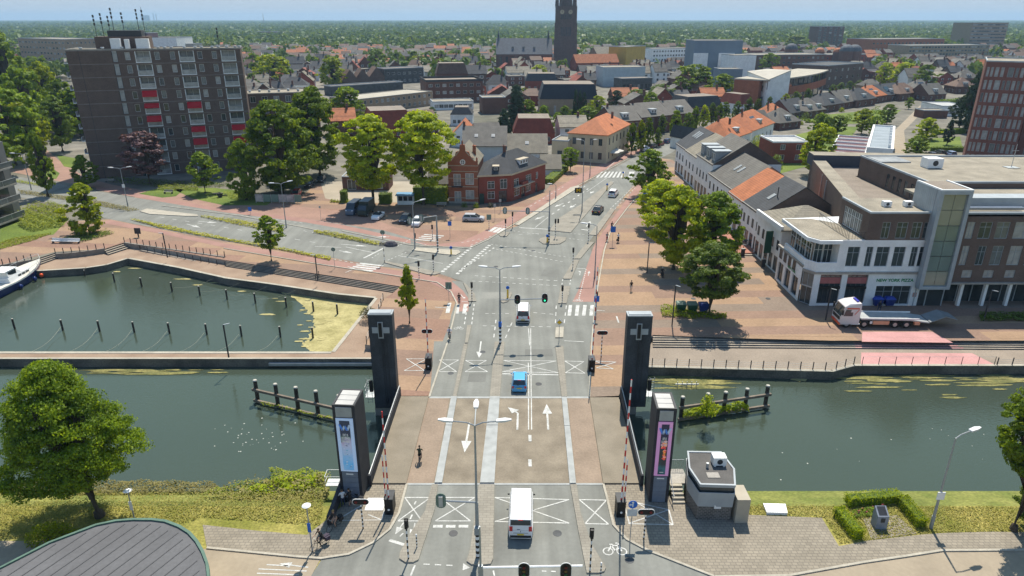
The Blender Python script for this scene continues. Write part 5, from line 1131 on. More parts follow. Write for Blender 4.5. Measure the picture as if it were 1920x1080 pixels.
for i in range(6):
 tt=thing('terrace_annex',['nearest','second','third','fourth','fifth','farthest'][i]+' of the low dark red extensions with white rims beside the terrace block','annex',tuple((Matrix.Rotation(-.49,3,'Z')@Vector((-9.2,1+i*6.8,0))+Vector((93.7,181.3,0)))),-.49,'striped extensions of the terrace');b=MB();b.box(0,9,0,5.6,0,3.2);b.obj('wall',M_brick_r,tt);roof_flat(tt,9,5.6,3.2,mat('maroon roof',(.10,.04,.05),.8,.1,1),.35,M_wpaint)
bld('low white workshop with pale roof behind the hedges left of the office tower',(1764,218),(1816,218),200,16,'flat',M_white_r,MATS['roof gravel pale'],1,8,1,1.5,1.2,'workshop','workshop')
bld('low brown brick sheds in front of the white workshop',(1730,222),(1775,222),208,7,'flat',M_brick_b,M_gravel,1,0,1,name='shed',cat='shed')
# houses with dark roofs stepping up the street to the right
rng=random.Random(21)
lst=[(1412,250,1448,247,'gy'),(1460,245,1500,240,'gy'),(1455,236,1478,228,'or'),(1480,225,1515,219,'dk'),(1513,223,1546,218,'gy'),(1544,212,1580,206,'dk'),(1575,206,1606,200,'gy'),(1604,202,1640,197,'dk'),(1628,196,1660,191,'or'),(1652,192,1692,187,'dk'),(1685,190,1720,186,'br'),(1716,182,1752,180,'gy'),(1738,190,1772,188,'gy'),(1790,176,1828,176,'br'),(1795,160,1835,160,'gy')]
RM=dict(gy=M_r_gy,dk=M_r_dk,br=M_r_br,**{'or':M_r_or},tn=M_r_tn,rd=M_r_rd)
nm=dict(gy='grey',dk='black',br='brown',tn='lichen grey',rd='dark red');nm['or']='orange'
extra=['nearest the orange row','with a tall brick chimney','','','with two dormers','','with a white dormer','','carrying solar panels','carrying many solar panels','','with a solar panel strip','by the hedge of the workshop','behind the office tower','far behind the office tower']
for i,(u0,v0,u1,v1,c)in enumerate(lst):
 bld(f'brick house with {nm[c]} hip roof {extra[i] or ("number of roofs up the lane, " + ("steep" if i%2 else "low"))}'.replace('number of roofs up the lane, ','up the tree-lined street, ').replace(', steep',', steep slope').replace(', low',', shallow slope'),(u0,v0),(u1,v1),v0-13,11,'hip' if i%3 else 'gable',M_brick_b,RM[c],4.6,3,1,chim=(.3,),dorm=1+(i in(4,)),sol=(4 if i in(8,9,11)else 0),group='houses along the tree-lined street',side=-1,pane=False)
# houses behind the yellow cafe up the main street
for i,(u0,v0,u1,v1,vt,c,lab)in enumerate(((1150,262,1200,258,228,'gy','grey row house with skylight roof right behind the yellow cafe'),(1200,252,1255,246,220,'gy','grey brick row house with dormer up the main street'),(1255,244,1300,240,214,'gy','grey hipped house at the bend of the main street'),(1285,226,1352,222,202,'dk','dark mansard villa with white windows above the street trees'),(1385,214,1412,212,196,'rd','small red-roofed white house in front of the town hall'))):
 bld(lab,(u0,v0),(u1,v1),vt,13,'mansard' if c in('dk','rd')else 'gable',M_brick_b if c!='rd' else M_white_r,RM[c],4,4,2,kind='w',dorm=0 if c in('dk','rd')else 1,chim=(.1,)if c=='gy' else(),pane=False)
# church with tower, left end of town and the far blocks
t=thing('church','large brick church with slate roof beside its tall square tower','church',(-13.3,600,0));W,D,H=47,24,11
m=MB();wallface(m,(0,0,0),(1,0,0),W,H,[(3+i*5,5+i*5,3,9)for i in range(9)],.3);wallface(m,(W,0,0),(0,1,0),D,H,[]);wallface(m,(0,D,0),(0,-1,0),D,H,[]);m.obj('wall',M_brick_b,t)
for i in range(9):window(t,3+i*5,.25,3,2,6,'d',0,0,2,pane=True)
roof_gable(t,W,D,H,12,M_slate,'x',.3,M_brick_b)
for x in(2,W-3):b=MB();b.cyl((x,D/2,22),(x,D/2,25),1.0,.8,6);b.cyl((x,D/2,25),(x,D/2,30),.8,.05,6);b.obj('ridge_turret',M_slate,t)
for i in range(3):dormer(t,14+i*9,4,15,1.6,3,1.6,0,M_slate,M_slate)
t=thing('church_tower','tall square brick church tower with clock faces and corner pinnacles','tower',(35.6,600,0));W=17.5
st=[(0,22,0),(22,35,.35),(35,48,.7)]
for k,(z0,z1,i)in enumerate(st):
 b=MB();b.box(i,W-i,i,W-i,z0,z1);b.box(i-.2,W-i+.2,i-.2,W-i+.2,z1-.7,z1);
 for x in(i,W-i):b.box(x-.7,x+.7,i-.5,i+.9,z0,z1)
 for j in range(5):b.box(i+2.2+j*2.9,i+2.6+j*2.9,i-.18,i,z0+1,z1-1)
 b.obj('stage',wallmat('church brick',(.115,.088,.078),.5,.16,var=.2),t)
for k in range(2):
 for j in range(3):b=MB();b.box(W/2-4.2+j*3,W/2-1.8+j*3,st[k+1][2]-.1,st[k+1][2]-.02,st[k+1][0]+3,st[k+1][1]-(3 if k==0 else 6));b.obj('blind_window',M_concd,t)
for sx in(-1,1):
 b=MB();b.cyl((W/2+sx*3.4,.55,43.5),(W/2+sx*3.4,.4,43.5),1.7,1.7,20);b.box(W/2+sx*3.4-.1,W/2+sx*3.4+.1,.3,.4,43.5,44.8,1);b.box(W/2+sx*3.4,W/2+sx*3.4+.9,.3,.4,43.4,43.6,1);b.obj('clock',[mat('clock face',(.35,.3,.2),.5,.05,2),M_black],t)
for x in(1.5,W-1.5):
 for y in(1.5,W-1.5):b=MB();b.cyl((x,y,48),(x,y,52),1.2,1.0,6);b.cyl((x,y,52),(x,y,58),1.0,.05,6);b.obj('pinnacle',MATS['church brick'],t)
b=MB();b.cyl((W/2,W/2,48),(W/2,W/2,66),5.5,4.5,8);b.obj('belfry',MATS['church brick'],t)
def far(lab,a,b_,top,D,wm,rm=None,cols=8,floors=4,h=None,name='far_building',cat='building',ww=1.8,wh=1.5,side=0,par=.5,kind='z',pm=None):return bld(lab,a,b_,top,D,'flat',wm,rm or M_gravel,1,cols,floors,ww,wh,name,cat,side=side,pane=True,h=h,par=par,kind=kind,pm=pm)
far('brown apartment tower with white balconies far behind the shopping centre',(1527,92),(1577,92),50,26,M_brick_b,cols=5,floors=9,ww=3.4,wh=1.7,kind='w')
far('grey banded hospital tower on the far right horizon',(1812,97),(1878,97),43,40,M_brick_t,cols=14,floors=9,ww=3.0,wh=1.5)
far('long copper-brown office slab far right below the horizon',(1630,106),(1765,104),74,40,M_brick_o,cols=20,floors=3,ww=2.5)
far('long grey hospital wing in front of the banded tower',(1700,112),(1850,110),86,30,M_brick_t,cols=26,floors=4,ww=2.5)
far('brown brick shopping block with round-roofed corner and shop terraces',(1398,132),(1545,130),104,30,M_brick_b,cols=16,floors=3)
far('second brown shopping block right of the domes',(1468,124),(1620,122),104,26,M_brick_r,cols=16,floors=2)
far('dark mansard block with three bright windows right of the shopping centre',(1545,168),(1612,160),124,22,M_brick_d,M_r_dk,cols=6,floors=3,kind='w')
far('brown house block beside the three bright windows',(1486,160),(1526,158),136,14,M_brick_b,cols=5,floors=2)
for u,v,r,c in((1480,104,13,M_slate),(1533,107,9,M_r_or),(1567,107,9,M_r_or),(1583,108,14,M_slate),(1597,108,14,M_slate)):
 p=G(u,v+16);h=HT(u,v+16,v-r*.5-5);r*=.8;t=thing('dome_roof',{10.4:'single grey dome on the shopping centre roof',7.2:'small orange dome beside the grey twin domes',11.2:'one of the two touching grey domes on the shopping centre'}[round(r,1)],'dome',(p[0],p[1],h-2),0,'domes of the shopping centre');b=MB();rings=[]
 for i in range(6):a=i/6*math.pi/2;rings.append([(r*.55*math.cos(a)*math.cos(j*.5236),r*.55*math.cos(a)*math.sin(j*.5236),r*.5*math.sin(a)+2)for j in range(12)])
 b.loft(rings,0);b.cyl((0,0,-15),(0,0,2),r*.55,r*.55,12,1);b.obj('dome',[c,M_brick_b],t,smooth=False)
far('striped grey office with flat roof left of the tall apartment block',(44,120),(132,126),55,30,M_brick_t,cols=14,floors=5,ww=3.0,h=22,side=1)
far('white flat hall with purple brick block behind the tall apartment block',(258,118),(338,118),62,34,M_white_r,cols=0,floors=1,h=22)
far('purple brick cube behind the antennas of the apartment block',(238,118),(286,118),46,20,wallmat('purple brick',(.10,.06,.075)),cols=4,floors=3,h=26)
far('low pale hall with a lit roof edge right of the white hall',(320,116),(368,116),74,20,M_conc,cols=8,floors=1,h=16)
far('tower slab of grey brick beside the wing of the apartment block',(448,210),(466,206),125,12,M_brick_t,cols=0,floors=1)
far('long pale school building among trees near the left horizon',(455,72),(560,71),56,40,M_brick_t,cols=16,floors=3,h=13)
far('gold-fronted church hall with pale roof right of the church tower',(1172,130),(1208,126),92,16,mat('gold cladding',(.45,.30,.06),.6,.1,.2),cols=0,floors=1,h=17)
t_,W_,Hh=bld('pale pitched roof of the gold-fronted hall',(1122,128),(1178,126),108,18,'gable',M_brick_t,M_r_tn,8,0,1)
far('white stepped apartment terrace left of the fly tower',(1222,116),(1296,114),92,22,M_white_r,cols=14,floors=3,kind='d')
bld('orange roofed row below the church tower',(1080,133),(1160,131),118,12,'gable',M_brick_r,M_r_or,6,0,1)
for i,(u0,u1,v)in enumerate(((620,650,164),(645,672,166),(668,695,164),(694,722,160))):
 bld(['brown roof house with white dormer end','second house of the dark brown saw-tooth row','third house of the dark brown saw-tooth row','last house of the dark brown saw-tooth row'][i]+' left of the dark slab',(u0,v),(u1,v-1),v-16,12,'gable',M_brick_d,M_r_br,5.5,2,1,axis='y',group='saw-tooth row houses',pane=False)
far('dark blue-black housing slab above the saw-tooth roofs',(722,158),(795,154),130,14,M_concd,M_gravel2,cols=7,floors=2,kind='w')
far('long low dark garage roof in front of the saw-tooth row',(622,180),(756,170),163,8,M_concd,M_gravel2,cols=0,floors=1)
# balconied flats at the left edge
t=thing('balcony_flats','corner of modern flats with glass balconies at the left edge above the boat','building',(G(0,430)[0]-12,G(0,430)[1]-2,0),-.05);W=11.2
b=MB();b.box(0,W-3.4,.0,14,0,15);b.obj('wall',mat('flat cladding',(.2,.19,.18),.8,.1,.5),t)
for f in range(4):
 z=.6+f*3.3;b=MB();b.prism([(2,-2.4),(W-1.2,-2.4),(W+.6,-.6),(W+.6,10),(2,10)],z,z+.3);sl=b.obj('balcony_slab',M_conc,t)
 b=MB();pts=[(2,-2.35),(W-1.2,-2.35),(W+.55,-.6),(W+.55,10)]
 for p,q in zip(pts[:-1],pts[1:]):
  b.poly([(p[0],p[1],z+.35),(q[0],q[1],z+.35),(q[0],q[1],z+1.35),(p[0],p[1],z+1.35)]);b.tube([(p[0],p[1],z+1.38),(q[0],q[1],z+1.38)],.04,5,1)
  for k in range(4):c=[p[i]+(q[i]-p[i])*k/3 for i in(0,1)];b.tube([(c[0],c[1],z+.3),(c[0],c[1],z+1.38)],.03,4,1)
 b.obj('balcony_glass',[M_glassl,M_metal],t);b=MB();b.box(W-3.38,W-1.6,.5,10,z+.3,z+3.2);b.obj('glazing',M_glass,t)
 b=MB();b.ball((W-2.2,-1.4,z+.8),.45,.45,.5,8,5);b.cyl((W-2.2,-1.4,z+.3),(W-2.2,-1.4,z+.7),.25,.3,8,1);b.obj('potted_plant',[M_leafd,M_dark],t)
b=MB();b.prism([(2,-9),(W+2,-7),(W+1.5,-3),(2,-3)],0,1.4);b.obj('terrace_plinth',M_conc,t)
# ---------------------------------------------------------------- trees: shared crowns of leaf-sized faces in clumps
def leaf_cloud(pts,nrm,size,rng,up=.35,asp=.75,jit=.55):
 "numpy: one quad per point, turned mostly to face out and up"
 n=len(pts);d=nrm+rng.normal(0,jit,(n,3));d[:,2]+=up;d/=np.linalg.norm(d,axis=1)[:,None]+1e-9
 a=np.cross(d,rng.normal(0,1,(n,3)));a/=np.linalg.norm(a,axis=1)[:,None]+1e-9;b=np.cross(d,a)
 s=size*rng.uniform(.65,1.35,(n,1));a=a*s;b=b*s*asp
 v=np.stack([pts-a*.5,pts-b*.5,pts+a*.5,pts+b*.5],1).reshape(-1,3);return v
def quads_mesh(name,v,mats):
 n=len(v)//4;me=bpy.data.meshes.new(name);me.vertices.add(len(v));me.vertices.foreach_set('co',v.astype(np.float32).ravel())
 me.loops.add(4*n);me.loops.foreach_set('vertex_index',np.arange(4*n,dtype=np.int32));me.polygons.add(n);me.polygons.foreach_set('loop_start',np.arange(0,4*n,4,dtype=np.int32))
 me.polygons.foreach_set('loop_total',np.full(n,4,dtype=np.int32));me.update(calc_edges=True)
 for m in(mats if isinstance(mats,(list,tuple))else[mats]):me.materials.append(m)
 return me
def radius(kind,h):
 "crown outline: radius at relative height h"
 if kind=='round':return np.sqrt(np.clip(1-(2*h-1)**2,0,1))*.97+.03
 if kind=='oval':return np.clip(np.sin(np.pi*np.clip(h,0,1)**.8),0,1)**.6
 if kind=='egg':return np.clip(np.sin(np.pi*np.clip(h,0.0,1)**.62),0,1)**.62      # widest low, pointed top
 if kind=='cone':return np.clip(1.02-h,0,1)**.75*np.clip(h*7,0,1)
 if kind=='column':return np.clip(np.sin(np.pi*np.clip(h,.02,1)**.7),0,1)**.45
 return np.clip(np.sin(np.pi*np.clip(h,0,1)**.9),0,1)**.5
CR={}
def crown_mesh(kind,seed,nc,nl,size,mtl,lump=.34):
 k=(kind,seed,nc,nl,size,mtl.name)
 if k in CR:return CR[k]
 rng=np.random.default_rng(seed*977+len(kind)*31+nc);h=rng.random(nc)**.9;th=rng.random(nc)*2*np.pi
 # lobes make the outline uneven
 la=rng.random(7)*2*np.pi;lh=rng.random(7);r0=radius(kind,h)
 lob=np.max([np.exp(-((np.angle(np.exp(1j*(th-a))))**2)/.5-((h-b)**2)/.05)for a,b in zip(la,lh)],0)
 rr=r0*(1-lump+lump*1.3*lob)*np.where(rng.random(nc)<.78,rng.uniform(.78,1.1,nc),rng.uniform(.2,.8,nc))
 c=np.stack([rr*np.cos(th),rr*np.sin(th),h],1);cr=rng.uniform(.10,.24,nc)
 p=np.repeat(c,nl,0);q=rng.normal(0,1,(nc*nl,3));q/=np.linalg.norm(q,axis=1)[:,None];rad=rng.random((nc*nl,1))**.45
 off=q*rad*np.repeat(cr,nl)[:,None];off[:,2]*=.2;p=p+off
 out=q*1.1+np.repeat(np.stack([np.cos(th),np.sin(th),(h-.4)*1.2],1),nl,0)*.55
 v=leaf_cloud(p,out,size,rng,jit=.8 if nl>150 else .6);q4=np.repeat(p,4,0);v=q4+(v-q4)*np.array([1,1,.5]);v[:,2]=np.clip(v[:,2],-.05,1.06)
 CR[k]=quads_mesh('crown',v,mtl);return CR[k]
TR={}
def trunk_mesh(seed,mtl):
 "tapered trunk with limbs, unit height (scaled in z), radius about 1 at the foot"
 if(seed,mtl.name)in TR:return TR[(seed,mtl.name)]
 rng=random.Random(seed);b=MB();x=y=0;z=0;r=1.0;pts=[(0,0,0,1.35),(0,0,.05,1.0)]
 for i in range(5):x+=rng.uniform(-.35,.35);y+=rng.uniform(-.35,.35);pts.append((x,y,.05+.17*(i+1),1.0-.16*(i+1)))
 for p,q in zip(pts[:-1],pts[1:]):b.cyl(p[:3],q[:3],p[3],q[3],7)
 for i in range(7):
  k=rng.randrange(3,6);p=pts[k];a=rng.random()*6.28;L_=rng.uniform(3,6.5);e=(p[0]+L_*math.cos(a),p[1]+L_*math.sin(a),p[2]+rng.uniform(.12,.3));b.cyl(p[:3],e,p[3]*.5,.1,5)
 TR[(seed,mtl.name)]=b.mesh('trunk',mtl,True);return TR[(seed,mtl.name)]
def tree_at(lab,loc,h,r,base=.22,kind='round',leaf=None,hd=1,group=None,seed=0,lean=(0,0),tr=None,name='tree',cat='tree'):
 leaf=leaf or M_leaf;t=thing(name,lab,cat,loc,0,group);seed=seed%3
 nc,nl,sz={0:(70,14,.22),1:(130,52,.11),2:(190,110,.072),3:(430,210,.036)}[hd]
 rt=tr or max(.12,h*.018)
 o=put('trunk',trunk_mesh(seed,M_bark),t,scale=(rt,rt,h*.8));
 if lean!=(0,0):o.rotation_euler=(lean[0]*1.2,lean[1]*1.2,0)
 c=put('crown',crown_mesh(kind,seed,nc,nl,sz,leaf),t,(lean[1]*h*.6,-lean[0]*h*.6,h*base),random.Random(int(h*100)+seed).random()*6.28,(r,r,h*(1-base)));return t
def tree(lab,b,vt,hw,**k):
 p=G(*b);h=HT(b[0],b[1],vt);d=PR(p[0],p[1],h*.6)[2];return tree_at(lab,p,h,hw*d/FPX,**k)
tree('big rounded lime tree with a leaning trunk on the near bank by the pavilion',(188,968),686,116,base=.24,kind='egg',hd=3,leaf=M_leaf,lean=(0,-.16),tr=.34)
tree('dark green tree cut by the right edge beside the curved street lamp',(1900,994),714,84,base=.4,kind='oval',hd=2,leaf=M_leaf,seed=1)
tree('low dense tree at the right edge of the bank, under the taller one',(1932,994),888,40,base=.08,kind='round',hd=2,leaf=M_leafd,seed=2)
tree('slim young cone-shaped tree behind the left lift tower',(768,606),500,26,base=.27,kind='cone',hd=1,leaf=M_leafy,tr=.09)
tree('small round tree on the basin steps',(509,489),405,28,base=.3,kind='oval',hd=1,leaf=M_leaf,tr=.1)
tree('bright egg-shaped tree in the planted bed above the boat',(168,437),346,39,base=.05,kind='egg',hd=1,leaf=M_leafy)
tree('plum-leaved purple tree at the foot of the apartment block',(281,346),248,44,base=.22,kind='round',hd=1,leaf=M_plum)
tree('small round tree on the lawn before the apartment block',(385,362),286,31,base=.2,kind='oval',hd=1)
tree('large spreading tree in front of the apartment wing, left of the pair',(462,375),262,31,base=.05,kind='oval',hd=2,seed=0)
tree('large spreading tree in front of the apartment wing, right of the pair',(530,362),192,70,base=.07,kind='round',hd=2,seed=1)
tree('deep green tree behind the spreading pair at the wing',(600,330),165,56,base=.1,kind='oval',hd=2,leaf=M_leaf,seed=2)
tree('second deep green tree behind the spreading pair, lower',(560,335),200,45,base=.1,kind='round',hd=1,leaf=M_leafd,seed=1)
tree('left of the two big bright plane trees over the parked vans',(701,388),219,64,base=.24,kind='round',hd=2,leaf=M_leafy,seed=1)
tree('right of the two big bright plane trees, over the gabled house side',(794,384),211,66,base=.24,kind='round',hd=2,leaf=M_leafy,seed=2)
tree('round street tree where the plaza meets the main road',(1216,370),283,39,base=.12,kind='round',hd=1,leaf=M_leaf,seed=1)
tree('smaller plaza tree nearest the shop houses road end',(1237,430),338,46,base=.12,kind='round',hd=2,leaf=M_leafy,seed=0)
tree('tall bright plaza tree, left of the dense pair before the shops',(1262,505),352,64,base=.12,kind='oval',hd=2,leaf=M_leafy,seed=1)
tree('tall bright plaza tree, right of the dense pair before the shops',(1335,505),362,62,base=.12,kind='oval',hd=2,leaf=M_leaf,seed=2)
tree('spreading dark tree by the three waste containers on the plaza',(1329,590),456,62,base=.26,kind='round',hd=2,leaf=M_leafd,seed=0,tr=.16)
tree('big bright tree behind the orange and red houses of the lane',(1527,330),234,40,base=.12,kind='oval',hd=2,leaf=M_leafy,seed=2)
tree('pale round tree beside the sandy lane',(1715,300),255,25,base=.08,kind='round',hd=1,leaf=M_leaf,seed=0)
tree('broad bush-like tree on the lane lawn',(1735,262),222,22,base=.02,kind='round',hd=1,leaf=M_leafy,seed=1)
tree('thin spindly tree on the lane lawn',(1775,272),225,13,base=.1,kind='cone',hd=1,leaf=M_leafc)
tree('dark pine against the office tower',(1812,250),135,26,base=.1,kind='cone',hd=1,leaf=M_leafc,seed=1);tree('lower dark pine leaning on the office tower',(1798,240),180,22,base=.1,kind='oval',hd=1,leaf=M_leafc,seed=2)
tree('tall dark conifer in the middle of town beside the cinema hall',(968,252),160,30,base=.04,kind='cone',hd=2,leaf=M_leafc,seed=0);tree('shorter conifer at the foot of the tall dark conifer',(945,262),205,20,base=.03,kind='cone',hd=1,leaf=M_leafc,seed=1)
tree('little rounded tree beside the cream cafe annex',(1069,322),277,19,base=.25,kind='round',hd=1,leaf=M_leaf,tr=.1)
for i,(b,vt,hw,kd,lf,lab)in enumerate((((20,215),52,52,'oval',M_leaf,'tallest tree of the left park, at the frame edge'),((95,230),118,32,'oval',M_leafy,'light green tree against the left gable of the apartment block'),((30,310),165,58,'round',M_leaf,'broad tree in the left park below the tallest one'),((118,285),182,36,'oval',M_leafd,'dark tree hugging the left wall of the apartment block'),((58,300),195,40,'round',M_leafy,'pale middle tree of the left park'),((8,330),230,42,'round',M_leaf,'low tree above the balcony flats'),((90,368),248,24,'oval',M_leaf,'slim street tree between lamp and park path'),((162,352),291,25,'egg',M_leaf,'street tree in the shadow of the apartment block'),((130,250),150,30,'round',M_leafd,'dark tree behind the left park trees'),((60,262),130,40,'round',M_leaf,'full tree in the second row of the left park'))):
 tree(lab,b,vt,hw,base=.12,kind=kd,hd=1,leaf=lf,seed=i)
for i,(u,v,vt,hw,kd,lf)in enumerate(((1183,290,232,13,'column',M_leaf),(1200,284,226,11,'column',M_leafy),(1214,280,222,10,'column',M_leaf),(1232,275,240,8,'column',M_leaf),(1240,250,215,9,'column',M_leafd),(1265,262,208,14,'column',M_leaf),(1288,262,212,15,'column',M_leafd),(1302,245,200,10,'column',M_leaf),(1318,240,198,11,'column',M_leafy),(1333,236,193,10,'column',M_leafd),(1347,238,195,10,'column',M_leaf),(1358,230,192,10,'column',M_leafd),(1380,228,190,10,'column',M_leafd),(1402,222,183,9,'column',M_leafd),(1418,224,186,9,'column',M_leafd),(1440,218,182,9,'column',M_leafd),(1470,208,176,12,'oval',M_leafy),(1490,200,172,10,'column',M_leafd),(1512,196,166,9,'column',M_leafd),(1560,178,158,9,'column',M_leafd),(1575,175,155,9,'column',M_leafd),(1592,172,152,9,'column',M_leafd),(1610,168,150,9,'column',M_leafd))):
 tree(['clipped columnar street tree along the main street','columnar tree with lighter leaves in the main street row'][lf is M_leafy],(u,v),vt,hw,base=.1,kind=kd,hd=1,leaf=lf,seed=i,group='columnar trees along the main street')
for i,(b,vt,hw,kd,lf,lab)in enumerate((((515,165),103,36,'round',M_leafy,'round yellow-green tree right of the apartment block'),((625,165),108,27,'round',M_leafy,'round bright tree at the saw-tooth row'),((708,140),93,20,'round',M_leafd,'dark round tree above the saw-tooth row'),((780,132),105,16,'round',M_leafy,'small bright tree left of the terraced office'),((655,245),165,38,'round',M_leaf,'tree behind the left plane tree'),((700,238),205,22,'round',M_leafd,'low tree at the dark red complex'),((1010,152),122,20,'round',M_leafy,'bright round tree in front of the church tower'),((880,118),92,18,'round',M_leafy,'yellow-green tree left of the church'),((910,145),112,16,'round',M_leaf,'tree left of the church foot'),((1300,190),122,42,'round',M_leaf,'large tree cluster below the fly tower, left side'),((1352,195),140,30,'round',M_leaf,'medium tree below the fly tower, right side'),((1240,200),158,28,'round',M_leafd,'dark round tree near the street bend'),((1195,205),168,26,'round',M_leafd,'dark tree right of the cinema hall'),((1155,208),170,16,'round',M_leafc,'deep dark tree right of the black-roofed hall'),((1120,222),180,18,'round',M_leafy,'bright tree beside the cypresses'),((1100,236),200,24,'round',M_leaf,'lush tree behind the yellow cafe'),((1075,228),205,16,'round',M_leafd,'hedge-like tree behind the red mansard house'),((1440,135),100,18,'round',M_leaf,'tree in front of the shopping centre'),((1640,145),112,20,'round',M_leaf,'tree right of the mansard block with bright windows'),((1690,165),118,26,'round',M_leafy,'broad bright tree among the far right houses'),((1730,172),122,24,'round',M_leaf,'broad tree left of the office tower'),((1655,160),118,18,'round',M_leafy,'light tree among the far right houses'),((1490,100),66,26,'round',M_leafd,'dark tree mass behind the grey dome'),((1555,115),98,12,'round',M_leaf,'small tree before the twin domes'))):
 tree(lab,b,vt,hw,base=.06,kind=kd,hd=1,leaf=lf,seed=i)
for i,u in enumerate((1078,1086,1094)):tree('dark slender cypress in the trio before the cinema hall',(u,228),168+i*3,6,base=.02,kind='column',hd=1,leaf=M_leafc,seed=i,group='cypress trio')
# ---------------------------------------------------------------- hedges, shrubs and planted strips
def scatter(poly,z0,h,n,size,seed,up=.6):
 "random leaf quads in the prism over a ground polygon"
 rng=np.random.default_rng(seed);p=np.array([(q[0],q[1])for q in poly]);lo,hi=p.min(0),p.max(0);out=[];tot=0
 for _ in range(60):
  c=lo+(hi-lo)*rng.random((n*2,2));ins=np.zeros(len(c),bool);j=len(p)-1
  for i in range(len(p)):
   a,b=p[i],p[j];cond=((a[1]>c[:,1])!=(b[1]>c[:,1]))&(c[:,0]<(b[0]-a[0])*(c[:,1]-a[1])/(b[1]-a[1]+1e-12)+a[0]);ins^=cond;j=i
  out.append(c[ins]);tot+=ins.sum()
  if tot>=n:break
 c=np.concatenate(out)[:n];f=.65+.35*np.sin(c[:,0]*2.1+seed)*np.sin(c[:,1]*2.7+seed*2);z=z0+h*f*rng.random(len(c))**.5
 pts=np.column_stack([c,z]);nr=np.tile([0,0,1.0],(len(c),1));return leaf_cloud(pts,nr,size,rng,up)
def planting(name,px,h,n,size,m,seed,z=0,kind='stuff'):
 o=put(name,quads_mesh(name,scatter(P(px,z),z,h,n,size,seed),m));o['kind']=kind;return o
def bush(lab,b,w,h,m,n=500,name='shrub',cat='shrub',size=.16,d=None,rz=0,group=None,box=False):
 p=G(*b);rng=np.random.default_rng(int(b[0]*3+b[1]));d=d or w;t=thing(name,lab,cat,p,rz,group)
 if box:q=rng.random((n,3))*2-1;k=np.argmax(np.abs(q),1);f=rng.random(n)<.75;q[np.arange(n)[f],k[f]]=np.sign(q[np.arange(n)[f],k[f]])*rng.uniform(.88,1.04,f.sum());nr=q.copy();q[:,2]=q[:,2]*.5+.5
 else:q=rng.normal(0,1,(n,3));q/=np.linalg.norm(q,axis=1)[:,None];nr=q.copy();q*=rng.random((n,1))**.3;q[:,2]=np.abs(q[:,2])
 pts=q*np.array([w/2,d/2,h]);put('foliage',quads_mesh('foliage',leaf_cloud(pts,nr,size,rng),m),t)
 s=MB();
 for i in range(3):s.cyl((0,0,0),(w*.2*math.cos(i*2.1),d*.2*math.sin(i*2.1),h*.6),.05,.02,5)
 s.obj('stem',M_bark,t);return t
def hedge(lab,a,b,w,h,m=None,n=900,size=.16):
 A,B=G(*a),G(*b);L_=(B-A).length;rz=math.atan2(B[1]-A[1],B[0]-A[0]);c=(A+B)/2;rng=np.random.default_rng(int(a[0]+b[1]));t=thing('hedge',lab,'hedge',c,rz)
 q=rng.random((n,3))*2-1;k=rng.integers(0,3,n);f=rng.random(n)<.8;q[np.arange(n)[f],k[f]]=np.sign(q[np.arange(n)[f],k[f]]+1e-6)*rng.uniform(.9,1.05,f.sum());nr=q.copy();q[:,2]=np.abs(q[:,2])
 pts=q*np.array([L_/2,w/2,h]);put('foliage',quads_mesh('foliage',leaf_cloud(pts,nr,size,rng),m or M_leaf),t);b_=MB();b_.box(-L_/2+.1,L_/2-.1,-w/2+.15,w/2-.15,0,h-.15);b_.obj('branches',M_leafd,t);return t
M_yel=leafmat('yellow flowers',(.12,.16,.01),(.52,.46,.02),.2);M_lav=leafmat('dull lavender',(.07,.085,.05),(.17,.16,.13),.2);M_dry=leafmat('dry grass',(.14,.14,.035),(.33,.28,.10),.3);M_wild=leafmat('wild bank plants',(.10,.16,.014),(.38,.40,.04),.4)
planting('shrub_strip',[(243,412),(262,414),(420,447),(560,472),(622,484),(618,489),(540,472),(420,451),(300,428)],.5,5200,.2,M_yel,1)
planting('shrub_strip',[(375,405),(460,415),(533,430),(525,437),(440,421),(378,408)],.55,2600,.2,M_yel,2)
planting('shrub_strip',[(590,433),(640,440),(712,456),(709,461),(640,448),(588,437)],.6,2300,.2,M_yel,3)
planting('shrub_strip',[(712,455),(742,457),(736,463),(712,461)],.5,500,.2,M_lav,4)
planting('shrub_strip',[(33,356),(120,368),(200,380),(262,394),(240,397),(140,378),(40,364)],.4,3200,.22,M_dry,5)
planting('shrub_strip',[(30,338),(80,346),(78,350),(32,343)],.5,600,.22,M_wild,6)
planting('ground_cover',[(0,455),(30,445),(98,438),(60,452),(0,468)],.25,3000,.2,M_wild,7)
planting('ground_cover',[(35,400),(60,388),(100,385),(125,392),(122,425),(60,435),(38,425)],1.5,5200,.3,M_wild,8)
planting('ground_cover',[(112,452),(140,440),(200,433),(215,438),(180,448),(150,455)],.6,2200,.22,M_leafd,9)
sheet('lawn',[[(0,395),(40,395),(130,410),(100,440),(30,447),(0,457)],[(250,366),(300,352),(345,355),(330,368),(290,372)],[(320,352),(400,352),(470,360),(520,372),(500,385),(420,385),(360,372)],[(55,316),(85,306),(112,325),(105,336),(75,328)],[(105,290),(160,300),(150,318),(120,312)]],M_lawn,.006)
planting('ground_cover',[(200,332),(330,340),(430,345),(430,352),(300,352),(205,342)],.6,2400,.3,M_leafd,10)
planting('ground_cover',[(295,348),(370,350),(372,358),(297,357)],.8,1600,.25,M_wild,11)
planting('ground_cover',[(418,362),(470,358),(498,372),(440,378)],.7,1300,.25,M_wild,12)
planting('ground_cover',[(1238,578),(1262,574),(1300,582),(1362,590),(1362,600),(1300,598),(1242,594)],.7,2600,.2,M_leafy,13)
planting('ground_cover',[(1835,590),(1925,590),(1925,603),(1838,603)],.8,2400,.2,M_leafd,14)
